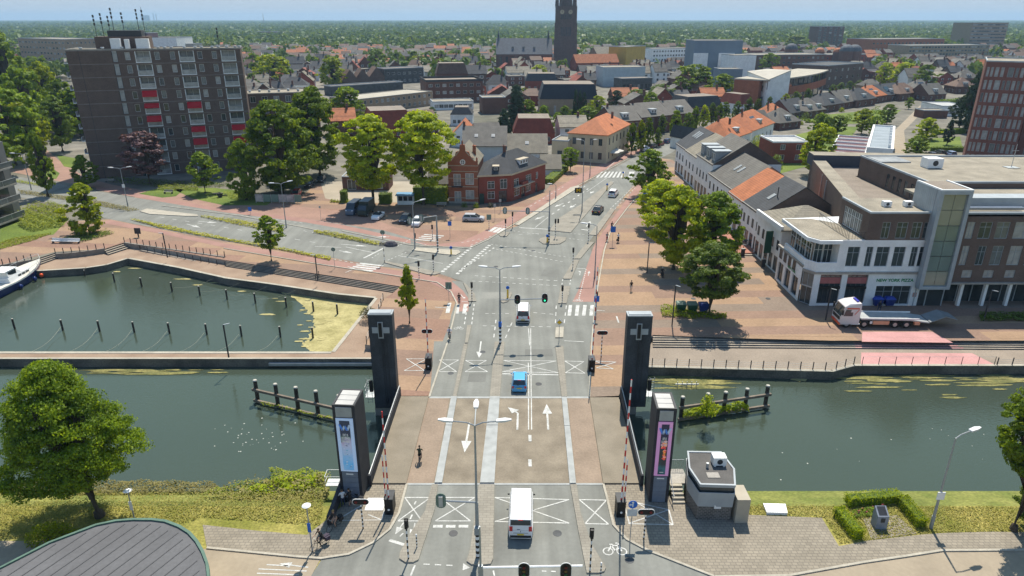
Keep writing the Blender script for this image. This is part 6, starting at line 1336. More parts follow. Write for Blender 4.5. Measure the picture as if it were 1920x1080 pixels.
bush('grey-green shrub spilling over the corner of the basin wall',(691,592),2.6,1.3,leafmat('olive shrub',(.07,.075,.03),(.17,.17,.08),.2),900)
for i,(b,w,h)in enumerate((((665,382),2.6,1.8),((694,382),3.0,2.2),((725,381),2.8,2.0))):pass
hedge('dark clipped hedge block between parking and sandy yard, left',(640,378),(652,378),2.2,2.6,M_leafd,500,.22);hedge('dark clipped hedge block between parking and sandy yard, middle',(712,380),(735,380),2.4,2.2,M_leafd,600,.22)
hedge('tall bright hedge beside the gabled house',(778,378),(838,380),3.0,3.6,M_leafy,1800,.26)
hedge('low hedge strip beside the corner house lawn',(1028,345),(1058,318),2.6,1.4,M_leafy,900,.22)
for i,(b,c)in enumerate((((871,388),'dark round shrub at the gabled house door'),((893,389),'round yellowish shrub at the gabled house'),((920,388),'pale flowering shrub at the corner house'))):bush(c,b,1.5,1.2,(M_leafd,M_leafy,M_lav)[i],320)
for i in range(9):bush('small clipped round shrub in the row along the sandy yard',(622+i*5.6,379+i*.3),.9,.8,M_leafy,120,group='row of clipped shrubs')
hedge('long garden hedge behind the shop row shed',(1385,300),(1440,297),2.0,2.0,M_leafy,700,.3);hedge('dark hedge left of the red brick house',(1412,322),(1448,318),5,2.6,M_leafd,900,.35)
bush('round clipped tree-shrub in the garden of the orange row',(1424,276),6.5,4.2,M_leafy,900,size=.35);bush('bright round bush below the dark garden hedge',(1441,318),5.0,2.6,M_leafy,700,size=.35);bush('tall bush at the corner of the red brick house',(1455,315),3.6,4.0,M_leaf,600,size=.3)
hedge('tall dark hedge wall by the workshop',(1757,205),(1822,200),4.0,4.0,M_leafd,1200,.5);hedge('low hedge along the lane lawn',(1745,284),(1806,284),1.4,1.4,M_leafd,700,.3);hedge('second hedge across the lane lawn',(1750,252),(1808,250),1.6,1.8,M_leafd,700,.3)
sheet('lawn',[[(1712,262),(1800,256),(1806,282),(1712,282)]],M_lawn,.004);sheet('lane',[[(1645,320),(1760,330),(1800,316),(1800,300),(1740,292),(1700,290),(1695,245),(1745,195),(1725,198),(1672,250)]],M_tan,-.003)
tree('climbing plant column on the hall wall',(1560,428),342,12,base=.0,kind='column',hd=1,leaf=M_leaf,name='climbing_plant',cat='climbing plant')
sheet('yard',[[(600,340),(830,340),(842,378),(655,381),(610,372)]],mat('sandy yard',(.33,.285,.22),.95,.12,.2),-.004)
# gardens behind the shop row and the orange houses
sheet('lawn',[[(1350,292),(1420,300),(1450,290),(1480,256),(1560,236),(1610,238),(1570,292),(1520,310),(1445,330),(1390,318)],[(1475,222),(1560,214),(1640,206),(1690,206),(1655,232),(1560,232)]],M_lawn,.002)
gr_=random.Random(31);gn=['garden shrub with fresh leaves','dark garden shrub','pale flowering garden shrub']
for i in range(46):
 u,v=(gr_.uniform(1360,1600),gr_.uniform(236,318))if i<30 else(gr_.uniform(1480,1690),gr_.uniform(206,234))
 if 1440<u<1520 and v>262:continue
 if i<30 and v<330-(u-1300)*.28:continue
 k=i%3;w=gr_.uniform(2.2,5.0);bush(gn[k]+' in the back gardens '+('of the orange row' if i<30 else 'along the sandy lane'),(u,v),w,w*gr_.uniform(.5,.9),(M_leafy,M_leafd,M_leaf)[k],180,size=.42,group='shrubs of the back gardens')
# near bank: wild growth, hedge round the stone
planting('bank_growth',[(375,930),(470,908),(560,900),(622,898),(617,930),(560,934),(450,940)],.8,4200,.16,M_wild,21,-.9)
planting('bank_growth',[(380,935),(480,905),(618,896),(617,945),(520,948),(440,945)],1.1,1500,.2,M_dry,28,-.8)
planting('bank_growth',[(440,930),(520,905),(600,900),(590,925),(500,938)],1.3,700,.26,M_leafy,29,-.9)
planting('bank_growth',[(-20,908),(120,905),(300,905),(400,908),(420,925),(200,930),(-20,930)],.5,6000,.17,M_dry,22,-1.4)
planting('bank_growth',[(505,884),(612,888),(616,905),(510,905)],.7,1500,.18,M_wild,23,-1.6)
planting('bank_growth',[(1395,936),(1930,938),(1930,950),(1395,950)],.35,4200,.13,M_dry,24,-1.5)
planting('grass_tufts',[(-30,925),(610,925),(600,985),(380,970),(250,1010),(-30,1010)],.16,15000,.12,leafmat('lawn blades',(.16,.19,.02),(.44,.37,.10),.35),25)
planting('grass_tufts',[(1400,946),(1930,950),(1930,995),(1735,1000),(1575,1020),(1545,970),(1400,964)],.12,9000,.11,MATS['lawn blades'],26)
bush('low yellow-green bush between the lime tree and the pavilion roof',(100,1012),4.4,1.5,M_leafy,1600,size=.15,d=2.6)
for i,(a,b)in enumerate((((1570,965),(1610,1012)),((1586,945),(1684,938)),((1688,944),(1728,990)))):hedge(['left arm','rear side','right arm'][i]+' of the clipped hedge round the memorial stone',a,b,1.0,.9,M_leafy,2200,.1)
planting('rose_bed',[(1596,958),(1660,952),(1660,968),(1600,972)],.4,900,.12,M_leaf,27);
for i in range(9):bush('pink rose in the bed behind the memorial stone',(1603+i*6.5,968-i*1.2-(i%3)*3),.3,.45,leafmat('rose',(.35,.04,.09),(.5,.10,.16),.2),22,name='rose',cat='flower',size=.09,group='roses behind the memorial stone')
sheet('pavement',[[(1618,972),(1683,966),(1720,1001),(1634,1011)]],M_pav,.012)
# ---------------------------------------------------------------- algae and weed on the water
def blob(c,rx,ry,seed,n=18):
 r=random.Random(seed);return[Vector((c[0]+rx*math.cos(2*math.pi*i/n)*r.uniform(.6,1.15),c[1]+ry*math.sin(2*math.pi*i/n)*r.uniform(.6,1.15),0))for i in range(n)]
M_alg=mat('duckweed',(.30,.265,.105),.9,.16,.5,c2=(.40,.35,.16),fine=(4,.15));M_weed=mat('floating weed',(.13,.14,.045),.9,.3,.8,c2=(.26,.23,.08),fine=(5,.3))
rng=random.Random(11);edge=[(494,531),(508,540),(540,553),(568,572),(586,592),(590,612),(578,632),(566,645),(582,660)];pl=[]
for a,b in zip(edge[:-1],edge[1:]):
 L_=math.hypot(b[0]-a[0],b[1]-a[1]);nx,ny=-(b[1]-a[1])/L_,(b[0]-a[0])/L_
 for i in range(10):f=i/10;j=rng.uniform(-1,1)*(2.6+2.2*math.sin(i*1.9+a[0]));pl.append((a[0]+(b[0]-a[0])*f+nx*j*1.2,a[1]+(b[1]-a[1])*f+ny*j*.6))
w=MB();w.sheet([(p[0],p[1])for p in P(pl+[(624,662),(706,562),(640,552)],WATER)],WATER+.012);o=struct('algae',w,M_alg,'stuff')
w=MB()
for i in range(80):
 u=rng.uniform(90,610);v=rng.uniform(488,600);
 if v>500+max(0,(u-240))*.24+22*rng.random()**2 and u<480:continue
 c=G(u,v,WATER);s=rng.uniform(.08,.5);w.sheet([(p[0],p[1])for p in blob(c,s*rng.uniform(1.2,3.5),s*.6,i)],WATER+.014+.0003*i)
for i in range(26):c=G(rng.uniform(560,620),rng.uniform(560,650),WATER);s=rng.uniform(.1,.5);w.sheet([(p[0],p[1])for p in blob(c,s*1.6,s*.6,i+90)],WATER+.04+.0003*i)
struct('floating_weed',w,M_alg,'stuff');w=MB()
for i in range(130):
 if i<50:u,v=rng.uniform(1230,1345),rng.uniform(704,730)
 elif i<110:u,v=rng.uniform(1600,1930),rng.uniform(703,716)+max(0,rng.gauss(0,12))
 else:u,v=rng.uniform(150,420),rng.uniform(694,702)
 c=G(u,v,WATER);s=rng.uniform(.15,.8);w.sheet([(p[0],p[1])for p in blob(c,s*rng.uniform(1.5,6),s*.35,i)],WATER+.014+.0003*i)
struct('canal_weed',w,M_weed,'stuff')
c=G(1497,711,WATER);w=MB();w.sheet([(p[0],p[1])for p in blob(c,1.1,.7,5)],WATER+.06);tag(w.obj('weed_clump',M_alg),'pale clump of weed floating below the quay railing','weed clump')
w=MB()
for i in range(60):c=G(rng.gauss(480,45),rng.gauss(812,16),WATER)if i<45 else G(rng.uniform(1450,1850),rng.uniform(800,900),WATER);s=rng.uniform(.03,.09);w.sheet([(p[0],p[1])for p in blob(c,s,s,i,7)],WATER+.014)
struct('floating_flecks',w,mat('pale flecks',(.5,.5,.45),.9,.1,3),'stuff')
# ---------------------------------------------------------------- town fill: houses and trees among the surveyed buildings, woods to the horizon
PROT=[]   # picture boxes of the buildings above, from their real walls
for o in[o for o in col.objects if o.type=='EMPTY' and o.get('category')not in('tree','shrub','hedge','climbing plant')and o.location[1]>140]:
 xs,ys,zs=[],[],[]
 mw=o.matrix_basis
 for c in o.children:
  if c.type!='MESH' or c.name.split('.')[0]not in('wall','core','frame','shaft','stage','fly','roof'):continue
  for p in c.bound_box:q=mw@(c.matrix_basis@Vector(p));xs.append(q[0]);ys.append(q[1]);zs.append(q[2])
 if xs:PROT.append((min(xs),max(xs),min(ys),max(ys),max(zs)))
PP=[(min(PR(x,y,z)[0]for x in p[:2]for y in p[2:4]for z in(0,p[4])),max(PR(x,y,z)[0]for x in p[:2]for y in p[2:4]for z in(0,p[4])),PR(0,p[3],p[4])[1],PR(0,p[2],0)[1],p[2])for p in PROT]
def free(x,y,w,d,h,soft=.45):
 for a,b,c,e,z in PROT:
  if x+w/2>a-1 and x-w/2<b+1 and y+d/2>c-1 and y-d/2<e+1:return False
 u0,vt,_=PR(x-w/2,y,h);u1,vb,_=PR(x+w/2,y,0)
 for a,b,t,bt,yy in PP:
  if y<yy and u1>a and u0<b and vt<t+(bt-t)*(1-soft):return False
 return True
STREET=[[(1085,352),(1180,262),(1240,246),(1300,225),(1420,190),(1560,165),(1600,170),(1420,215),(1330,245),(1270,290),(1240,320),(1120,350)],[(1640,330),(1680,240),(1745,190),(1830,185),(1830,320)],[(560,420),(600,335),(660,330),(850,330),(850,400)],[(0,420),(0,290),(170,290),(170,345),(640,360),(640,440)]]
def inpoly(u,v,pl):
 r=False;j=len(pl)-1
 for i in range(len(pl)):
  if(pl[i][1]>v)!=(pl[j][1]>v)and u<(pl[j][0]-pl[i][0])*(v-pl[i][1])/(pl[j][1]-pl[i][1])+pl[i][0]:r=not r
  j=i
 return r
LM=[('church',10,610),('church tower',44,610),('fly tower',136,478),('theatre foyer',70,440),('cinema hall',23,308),('terraced office',-28,355),('long beige office',-52,318),('town hall',120,340),('council office',160,390),('yellow cafe',22,205),('red mansard house',8,235),('orange row',75,225),('office tower',132,195),('saw-tooth row',-110,385),('dark housing slab',-80,440),('shopping centre',240,560),('apartment tower',430,990),('banded hospital',600,930),('copper office slab',430,800),('apartment block',-90,185),('striped office',-330,520),('white flat hall',-260,540),('gold-fronted hall',95,540),('school building',-420,900),('workshop',140,270),('tall conifer',2,245),('plane trees',-40,175),('three bright windows',180,400),('gabled house',-12,165)]
SEEN={}
def where(x,y):
 n,a,b=min(LM,key=lambda q:(q[1]-x)**2+(q[2]-y)**2);dx,dy=x-a,y-b;h='far ' if math.hypot(dx,dy)>70 else ''
 return h+('left of' if dx<0 else 'right of')*(abs(dx)>abs(dy)*.8)+(('behind' if dy>0 else 'in front of')if abs(dx)<=abs(dy)*.8 else '')+' the '+n
rng=random.Random(77);houses=[];a_=.2
for j in range(0,60):
 for i in range(-60,60):
  gx,gy=i*13.5+rng.uniform(-2.5,2.5),235+j*14.5+rng.uniform(-3,3);x=gx*math.cos(a_)-(gy-300)*math.sin(a_)*.4;y=gy+gx*math.sin(a_)*.35
  if y<215 or y>900:continue
  u,v,_=PR(x,y,0)
  if u<-60 or u>1980 or v>262 or v<74:continue
  if u<430 and v>125:continue
  if u>1640 and v<96:continue
  if v<86 and rng.random()<.55:continue
  if rng.random()<.3:continue
  if any(inpoly(u,v,s)for s in STREET):continue
  w,d,h=rng.uniform(8,13),rng.uniform(8,11),rng.choice((4.5,5.5,6,6,7,8.5))
  if free(x,y,w,d,h+3.5):houses.append((y,x,w,d,h));PROT.append((x-w/2,x+w/2,y-d/2,y+d/2,h))
houses.sort();print('town houses',len(houses))
protos=[]
for o in[o for o in col.objects if o.get('group')=='columnar trees along the main street']:o['label']=o['label'].replace(' along the main street','').replace(' in the main street row','')+' '+where(o.location[0],o.location[1])
sp_=[('or',M_r_or,M_brick_b,'gable'),('gy',M_r_gy,M_brick_b,'gable'),('dk',M_r_dk,M_brick_d,'gable'),('br',M_r_br,M_brick_r,'hip'),('tn',M_r_tn,M_white_r,'gable'),('dk',M_r_dk,M_white_r,'hip'),('gy',M_r_gy,M_white_r,'gable'),('flat',M_gravel,M_brick_b,'flat'),('flat',M_gravel,M_white_r,'flat'),('rd',M_r_rd,M_brick_b,'gable'),('gy',M_r_gy,M_brick_t,'hip'),('tn',M_r_tn,M_brick_r,'gable')]
wn_={M_brick_b.name:'brown brick',M_brick_d.name:'dark brick',M_brick_r.name:'red brick',M_white_r.name:'white',M_brick_t.name:'tan brick'}
for k,(c,rm,wm,rf)in enumerate(sp_):
 lab=f'{wn_[wm.name]} town house with {"flat gravel" if rf == "flat" else nm[c]} {"roof" if rf == "flat" else rf+" roof"}'
 t=thing('town_house',lab,'house',(0,0,0),0,'town houses behind the crossing');b=MB();b.box(-.5,.5,-.5,.5,0,.6);b.obj('wall',wm,t)
 if rf=='gable':
  ax=k%2;b=MB();q=[(-.53,-.54,.58),(.53,-.54,.58),(.53,0,1.0),(-.53,0,1.0)]if ax==0 else[(-.54,.53,.58),(-.54,-.53,.58),(0,-.53,1.0),(0,.53,1.0)];b.loft([q,[(x,y,z+.03)for x,y,z in q]]);q=[(-x,-y,z)for x,y,z in q];b.loft([q,[(x,y,z+.03)for x,y,z in q]]);b.obj('roof',rm,t)
  for s in(-1,1):
   b=MB();b.poly([(s*.5,-.5,.6),(s*.5,.5,.6),(s*.5,0,.99)]if ax==0 else[(-.5,s*.5,.6),(.5,s*.5,.6),(0,s*.5,.99)]);b.obj('gable_wall',wm,t)
 elif rf=='hip':b=MB();r_=[(-.2,0,1.0),(.2,0,1.0)];c4=[(-.54,-.54,.6),(.54,-.54,.6),(.54,.54,.6),(-.54,.54,.6)];b.poly([c4[0],c4[1],r_[1],r_[0]]);b.poly([c4[1],c4[2],r_[1]]);b.poly([c4[2],c4[3],r_[0],r_[1]]);b.poly([c4[3],c4[0],r_[0]]);b.poly(c4[::-1]);b.obj('roof',rm,t)
 else:
  b=MB();b.box(-.46,.46,-.46,.46,.6,.61);b.obj('roof',rm,t);b=MB()
  for q in((-.51,.51,-.51,-.46),(-.51,.51,.46,.51),(-.51,-.46,-.46,.46),(.46,.51,-.46,.46)):b.box(*q,.6,.65)
  b.obj('parapet',M_conc,t)
 if rf!='flat':b=MB();b.box(.2,.27,-.05,.05,.8,1.18);b.obj('chimney',M_brick_b,t)
 for x in(-.25,.25):
  b=MB();b.box(x-.09,x+.09,-.515,-.5,.12,.26);b.box(x-.07,x+.07,-.52,-.515,.13,.25,1);b.obj('window',[M_frame,M_glass],t)
  b=MB();b.box(x-.09,x+.09,-.515,-.5,.38,.52);b.box(x-.07,x+.07,-.52,-.515,.39,.51,1);b.obj('window',[M_frame,M_glassl],t)
 protos.append(t)
used=set();mass=[];base_lab={}
for n_,(y,x,w,d,h)in enumerate(houses):
 k=rng.randrange(len(protos));rz=a_*.9+rng.choice((0,0,0,math.pi/2,math.pi))*0+rng.uniform(-.12,.12);s=(w,d,(h+3)/1.0)
 if n_<285:
  if k not in used:used.add(k);o=protos[k];o.location=(x,y,0);o.rotation_euler=(0,0,rz);o.scale=s;base_lab[k]=o['label'];o['label']=o['label']+', '+where(x,y)
  else:dup(protos[k],(x,y,0),rz,base_lab[k]+', '+where(x,y),scale=s)
 else:mass.append((x,y,w,d,h,rz))
for k,p in enumerate(protos):
 if k not in used:
  for c in list(p.children):bpy.data.objects.remove(c)
  bpy.data.objects.remove(p)
b=MB()
for x,y,w,d,h,rz in mass:
 c,s=math.cos(rz),math.sin(rz);T=lambda a,e,z:(x+a*c-e*s,y+a*s+e*c,z);m_=rng.randrange(4);rm_=rng.choice((4,5,5,6,7,7))
 q=[(-w/2,-d/2),(w/2,-d/2),(w/2,d/2),(-w/2,d/2)]
 for i in range(4):p,r_=q[i],q[(i+1)%4];b.poly([T(*p,0),T(*r_,0),T(*r_,h),T(*p,h)],m_)
 b.poly([T(-w/2,-d/2,h),T(w/2,-d/2,h),T(w/2,0,h+3),T(-w/2,0,h+3)],rm_);b.poly([T(w/2,d/2,h),T(-w/2,d/2,h),T(-w/2,0,h+3),T(w/2,0,h+3)],rm_);b.poly([T(-w/2,-d/2,h),T(-w/2,0,h+3),T(-w/2,d/2,h)],m_);b.poly([T(w/2,-d/2,h),T(w/2,d/2,h),T(w/2,0,h+3)],m_)
if mass:struct('far_rooftops',b,[M_brick_b,M_brick_r,M_white_r,M_brick_t,M_r_or,M_r_gy,M_r_dk,M_r_br],'stuff')
# individual trees between the roofs
cnt=0;lf_=[M_leaf,M_leaf,M_leafy,M_leafd];tp={}
for _ in range(9000):
 if cnt>=285:break
 v=70+rng.random()**1.3*190;u=rng.uniform(-20,1940);p=G(u,v);x,y=p[0],p[1]
 if any(inpoly(u,v,s)for s in STREET):continue
 h=rng.uniform(5,11)if y<500 else rng.uniform(8,15);r=h*rng.uniform(.32,.5)
 if u<160 and v>100:h*=1.5;r*=1.4
 if not free(x,y,r*1.1,r*1.1,h,.35):continue
 k=rng.randrange(4);kd=rng.choice(('round','round','oval','irregular'));key=(k,kd);lab=('mid-green','fresh green','yellow-green','dark green')[k]+' '+{'round':'round','oval':'oval','irregular':'loose-crowned'}[kd]+' garden tree '+where(x,y)
 tree_at(lab,p,h,r,base=.1,kind=kd,hd=0 if y>330 else 1,leaf=lf_[k],seed=cnt,group='garden trees between the town roofs');cnt+=1
print('town trees',cnt)
# woods: one mass of crowns out to the horizon
nr=np.random.default_rng(5);cen=[];Y=470.0
while Y<11500:
 sp=max(7.5,Y*.0135);half=Y*.82;n=int(2*half/sp);x=-half+sp*(np.arange(n)+nr.random(n));y=Y+nr.uniform(-.5,.5,n)*Y*.02
 v=np.array([PR(a,b,0)[1]for a,b in zip(x,y)]);u=np.array([PR(a,b,0)[0]for a,b in zip(x,y)])
 keep=np.ones(n,bool);dens=np.where(v<58,1.0,np.where(v<76,.9,.65));wave=.5+.5*np.sin(x*.004+Y*.0011)*np.sin(x*.0013-Y*.002)
 dens=np.where(v<58,.45+.75*wave,dens*(.6+.6*wave));keep&=nr.random(n)<dens
 for a,b in zip(x[keep],y[keep]):
  if b>1100 or free(a,b,6,6,12,.3):cen.append((a,b,Y))
 Y*=1.021
cen=np.array(cen);print('wood crowns',len(cen));vs_=[]
r=np.maximum(5.0,cen[:,2]*.0072)*nr.uniform(.7,1.3,len(cen));hh=np.clip(nr.uniform(9,17,len(cen)),8,20)*np.where(cen[:,2]>3000,1.15,1)
nl=30;q=nr.normal(0,1,(len(cen),nl,3));q/=np.linalg.norm(q,axis=2)[:,:,None];q[:,:,2]=np.abs(q[:,:,2])*1.0-.15;q*=nr.random((len(cen),nl,1))**.25
pts=np.stack([cen[:,None,0]+q[:,:,0]*r[:,None],cen[:,None,1]+q[:,:,1]*r[:,None],hh[:,None]*(.35+.65*q[:,:,2])],2).reshape(-1,3)
sz=np.repeat(r*.75,nl);d=q.reshape(-1,3)+nr.normal(0,.5,(len(pts),3));d/=np.linalg.norm(d,axis=1)[:,None];a=np.cross(d,nr.normal(0,1,(len(pts),3)));a/=np.linalg.norm(a,axis=1)[:,None];b2=np.cross(d,a)
a*=sz[:,None];b2*=np.minimum(sz*.75,9)[:,None];vv=np.stack([pts-a*.5-b2*.3,pts+a*.3-b2*.5,pts+a*.5+b2*.3,pts-a*.3+b2*.5],1).reshape(-1,3);vv[:,2]=np.clip(vv[:,2],.3,24)
def woodmat():
 m=leafmat('wood canopy',(.035,.068,.014),(.15,.215,.03),.3);return m
o=put('woods',quads_mesh('woods',vv,woodmat()));o['kind']='stuff'
b=MB();b.sheet([(-11000,760),(-4000,700),(4000,700),(11000,760),(14000,12900),(-14000,12900)],-.01);struct('fields',b,M_far)
# distant power plant and mast on the horizon
for i,u in enumerate((367,374)):
 p=G(u,40.6);p=Vector(((u-960)/FPX*9000/1.0,8300,0));t=thing('cooling_tower','one of the two pale cooling towers of the power plant on the horizon','tower',p,0,'cooling towers on the horizon');b=MB();rings=[[(rr*math.cos(j*.524),rr*math.sin(j*.524),z)for j in range(12)]for z,rr in((0,34),(30,25),(60,22),(78,23))];b.loft(rings);b.obj('shell',M_conc,t)
t=thing('chimney_stack','thin pair of chimneys beside the cooling towers on the horizon','chimney',((384-960)/FPX*9000,8300,0));b=MB();b.cyl((0,0,0),(0,0,105),6,4,8);b.obj('stack',M_conc,t);b=MB();b.cyl((30,0,0),(30,0,95),6,4,8);b.obj('stack',M_conc,t)
t=thing('radio_mast','lone thin mast standing above the horizon woods','mast',((543-960)/FPX*5200,5000,0));b=MB();b.cyl((0,0,0),(0,0,75),3,1.5,6);b.obj('mast_tube',M_conc,t)
# ---------------------------------------------------------------- haze
b=MB();b.box(-15000,15000,-70,13100,-3.2,125);hz=b.obj('haze',mat('haze_',(1,1,1)));hz['kind']='stuff';hm=bpy.data.materials.new('haze air');hm.use_nodes=True;N=hm.node_tree.nodes;N.remove(N['Principled BSDF'])
pv=N.new('ShaderNodeVolumePrincipled');pv.inputs['Color'].default_value=(.46,.70,.97,1);pv.inputs['Density'].default_value=.00011;pv.inputs['Anisotropy'].default_value=.2
hm.node_tree.links.new(pv.outputs[0],N['Material Output'].inputs['Volume']);hz.data.materials.clear();hz.data.materials.append(hm)
# ---------------------------------------------------------------- canal side: walls with posts, railings, mooring posts, jetties
def posts_line(lab,pts,n,h=1.0,z=0.0,name='railing',rails=(),r=.05,m=None,wall=None):
 m=m or M_dark;p=[Vector((q[0],q[1],z))for q in pts];o=p[0];t=thing(name,lab,'railing',o);L_=[(b-a).length for a,b in zip(p[:-1],p[1:])];tot=sum(L_)
 def at(s):
  for a,b,l in zip(p[:-1],p[1:],L_):
   if s<=l+1e-6:return a.lerp(b,s/l)-o
   s-=l
  return p[-1]-o
 k=('post',round(h,2),round(r,3),m.name)
 if k not in WIN:b=MB();b.box(-r,r,-r*.7,r*.7,0,h);WIN[k]=b.mesh('post',m)
 for i in range(n):put('post',WIN[k],t,at(tot*i/max(1,n-1)))
 for hz_ in rails:
  b=MB()
  for i in range(n-1):b.tube([at(tot*i/(n-1))+Vector((0,0,hz_)),at(tot*(i+1)/(n-1))+Vector((0,0,hz_))],.014,4)
  b.obj('wire',M_metal if h>.9 else m,t)
 return t
def lowwall(lab,a,b,z0,h0,h1,th=.4,n=0,ph=.95,name='quay_wall_block'):
 t=thing(name,lab,'wall',a);A=Vector((0,0,0));B=Vector((b[0]-a[0],b[1]-a[1],0));d=B.normalized();nn=Vector((-d[1],d[0],0))*th;m=MB()
 m.loft([[(A[0],A[1],z0),(B[0],B[1],z0),(B[0]+nn[0],B[1]+nn[1],z0),(A[0]+nn[0],A[1]+nn[1],z0)],[(A[0],A[1],h0),(B[0],B[1],h1),(B[0]+nn[0],B[1]+nn[1],h1),(A[0]+nn[0],A[1]+nn[1],h0)]]);m.obj('wall',M_cwall,t)
 for i in range(n):f=i/(n-1);p=B*f+nn*.5;q=MB();q.box(p[0]-.05,p[0]+.05,p[1]-.05,p[1]+.05,h0+(h1-h0)*f,h0+(h1-h0)*f+ph);q.obj('post',M_dark,t)
 return t
M_cwall=mat('quay block concrete',(.20,.175,.15),.85,.25,.5,fine=(5,.15))
lowwall('long ramp wall with sixteen dark posts above the basin, upper one',G(232,456),G(420,483),QUAY-.1,.12,.12,.4,16)
lowwall('lower ramp wall with dark posts nearer the basin',G(262,471,QUAY),G(421,500,QUAY),QUAY-.1,.2,-.1,.35,12)
A_=[G(103+(195-103)*i/6,477-10*(i/6)**1.5)for i in range(7)]
for i in range(6):pass
t=thing('curved_quay_wall','curved concrete quay wall with dark posts by the bench','wall',A_[0]);m=MB()
for p,q in zip(A_[:-1],A_[1:]):m.prism([p-A_[0],q-A_[0],q-A_[0]+Vector((-.05,.4,0)),p-A_[0]+Vector((-.05,.4,0))],QUAY-.1,.1)
m.obj('wall',M_cwall,t)
for p in A_:q=p-A_[0];b=MB();b.box(q[0]-.05,q[0]+.05,q[1]+.15,q[1]+.25,.1,1.05);b.obj('post',M_dark,t)
lowwall('concrete quay wall with dark posts beside the moored boat',G(-8,500),G(60,488),QUAY-.1,.1,.1,.4,6)
posts_line('railing of dark posts and wires along the right quay edge',[quay_r[0]+Vector((.3,.35,0)),quay_r[1]+Vector((0,.35,0)),quay_r[2]+Vector((0,.35,0))],19,1.05,QUAY,rails=(.3,.55,.8))
posts_line('dark framed quay railing in front of the pink painted ground',[G(1616,684,QUAY),G(1864,684,QUAY)],9,1.1,QUAY,rails=(1.08,),r=.03)
posts_line('railing of dark posts continuing along the quay to the right edge',[G(1869,685,QUAY),G(2010,686,QUAY)],6,1.05,QUAY,rails=(.3,.55,.8))
posts_line('leaning row of dark posts down the edge of the raised pavement by the slim tree',[up_l[10]+Vector((.2,0,0)),up_l[11]+Vector((.2,.2,0))],8,1.1,0,rails=(.5,.9))
posts_line('short railing beside the right lift tower at the head of the steps',[up_r[1]+Vector((0,.3,0)),up_r[2]+Vector((-.2,.1,0))],5,1.1,0,rails=(.5,1.0),m=M_metal)
posts_line('two-post handrail on the long basin steps',[G(592,524,-.3),G(598,516,-.1)],3,.9,-.3,rails=(.88,))
k=MB();k.cyl((0,0,-.8),(0,0,1.55),.14,.13,8);k.cyl((0,0,1.55),(0,0,1.62),.14,.08,8,1);pile=k.mesh('post',[mat('wet timber',(.045,.037,.03),.7,.35,2,fine=(9,.2)),mat('pale cap',(.4,.38,.33),.8,.1,3)]);wire_m=mat('rope',(.3,.3,.24),.9,.2,3)
row1=[(215,529),(266,538),(323,547),(375,554),(426,561),(479,568),(537,576),(588,584),(633,589)];row2=[(28,617),(118,619),(187,621),(252,623),(318,625),(388,627),(453,630),(526,632),(587,634)]
lab1='dark mooring post in the back row of the basin, ';lab2='dark mooring post in the front row of the basin, '
wh=['first from the boat','second from the boat','third from the boat','fourth from the boat','middle of the row','fifth from the algae','fourth from the algae','at the algae edge','deepest in the algae'];wh2=['nearest the left frame edge','second from the left frame edge','third from the left frame edge','fourth from the left frame edge','middle of the row','left of the tall dark lamp','right of the tall dark lamp','second from the algae','at the algae edge']
for row,lb,w_ in((row1,lab1,wh),(row2,lab2,wh2)):
 for q,s_ in zip(row,w_):
  o=put('mooring_post',pile,None,G(q[0],q[1],WATER));tag(o,lb+s_,'mooring post','mooring posts in the harbour basin')
o=put('mooring_post',pile,None,G(160,518,WATER),0,(.8,.8,.7));tag(o,'short mooring post standing in weed right of the boat','mooring post','mooring posts in the harbour basin')
for i,q in enumerate(row2[1:8]):
 a=G(q[0],q[1],WATER)+Vector((0,0,.7));b=G(q[0]-58+i*2,659,QUAY);m=MB();pts=[a.lerp(b,f)+Vector((0,0,-.9*math.sin(math.pi*f)*.6))for f in[j/7 for j in range(8)]];m.tube([p-a for p in pts],.02,4);tag(m.obj('mooring_line',wire_m,None,a),'slack mooring line from a front row post to the pier','rope','mooring lines to the pier')
for i,q in enumerate(row1[2:6]):
 a=G(q[0],q[1],WATER)+Vector((0,0,.7));b=G(q[0]+75,q[1]-24,QUAY);m=MB();pts=[a.lerp(b,f)+Vector((0,0,-.9*math.sin(math.pi*f)*.6))for f in[j/7 for j in range(8)]];m.tube([p-a for p in pts],.018,4);tag(m.obj('mooring_line',wire_m,None,a),'slack mooring line from a back row post to the stepped quay','rope','mooring lines to the stepped quay')
def jetty(lab,pts,tops,beams):
 o=G(pts[0][0],pts[0][1],WATER);t=thing('fender_jetty',lab,'jetty',o)
 M_t=MATS['wet timber'];M_c=MATS['pale cap'];P_=[]
 for q,v in zip(pts,tops):
  p=G(q[0],q[1],WATER);h=HT(q[0],q[1],v,WATER)-WATER;P_.append((p-o,h));b=MB();b.cyl(p-o+Vector((0,0,-.8)),p-o+Vector((0,0,h)),.24,.22,8);b.cyl(p-o+Vector((0,0,h)),p-o+Vector((0,0,h+.12)),.25,.2,8,1);b.obj('pile',[M_t,M_c],t)
 for f in beams:
  b=MB()
  a,c=P_[0][0],P_[-1][0];d=(c-a).normalized();z=P_[0][1]*f;n=Vector((-d[1],d[0],0))*.12;a=a-d*.4-Vector((0,.3,0));c=c+d*.4-Vector((0,.3,0));b.prism([a+n,a-n,c-n,c+n],z-.14,z+.14);b.obj('beam',mat('grey timber',(.17,.14,.11),.9,.25,1.5),t)
 return t
jetty('timber fender jetty left of the bridge towers, with four capped piles',[(484,753),(522,763),(560,772),(597,779),(640,790)],[714,721,727,734,742],(.62,.1))
jetty('overgrown timber fender jetty right of the bridge',[(1276,787),(1323,781),(1356,775),(1396,768),(1434,763)],[745,739,736,730,724],(.62,.1))
planting('jetty_growth',[(1278,776),(1330,768),(1400,764),(1404,772),(1320,784),(1280,790)],1.2,2400,.22,M_leafy,41,WATER+.2)
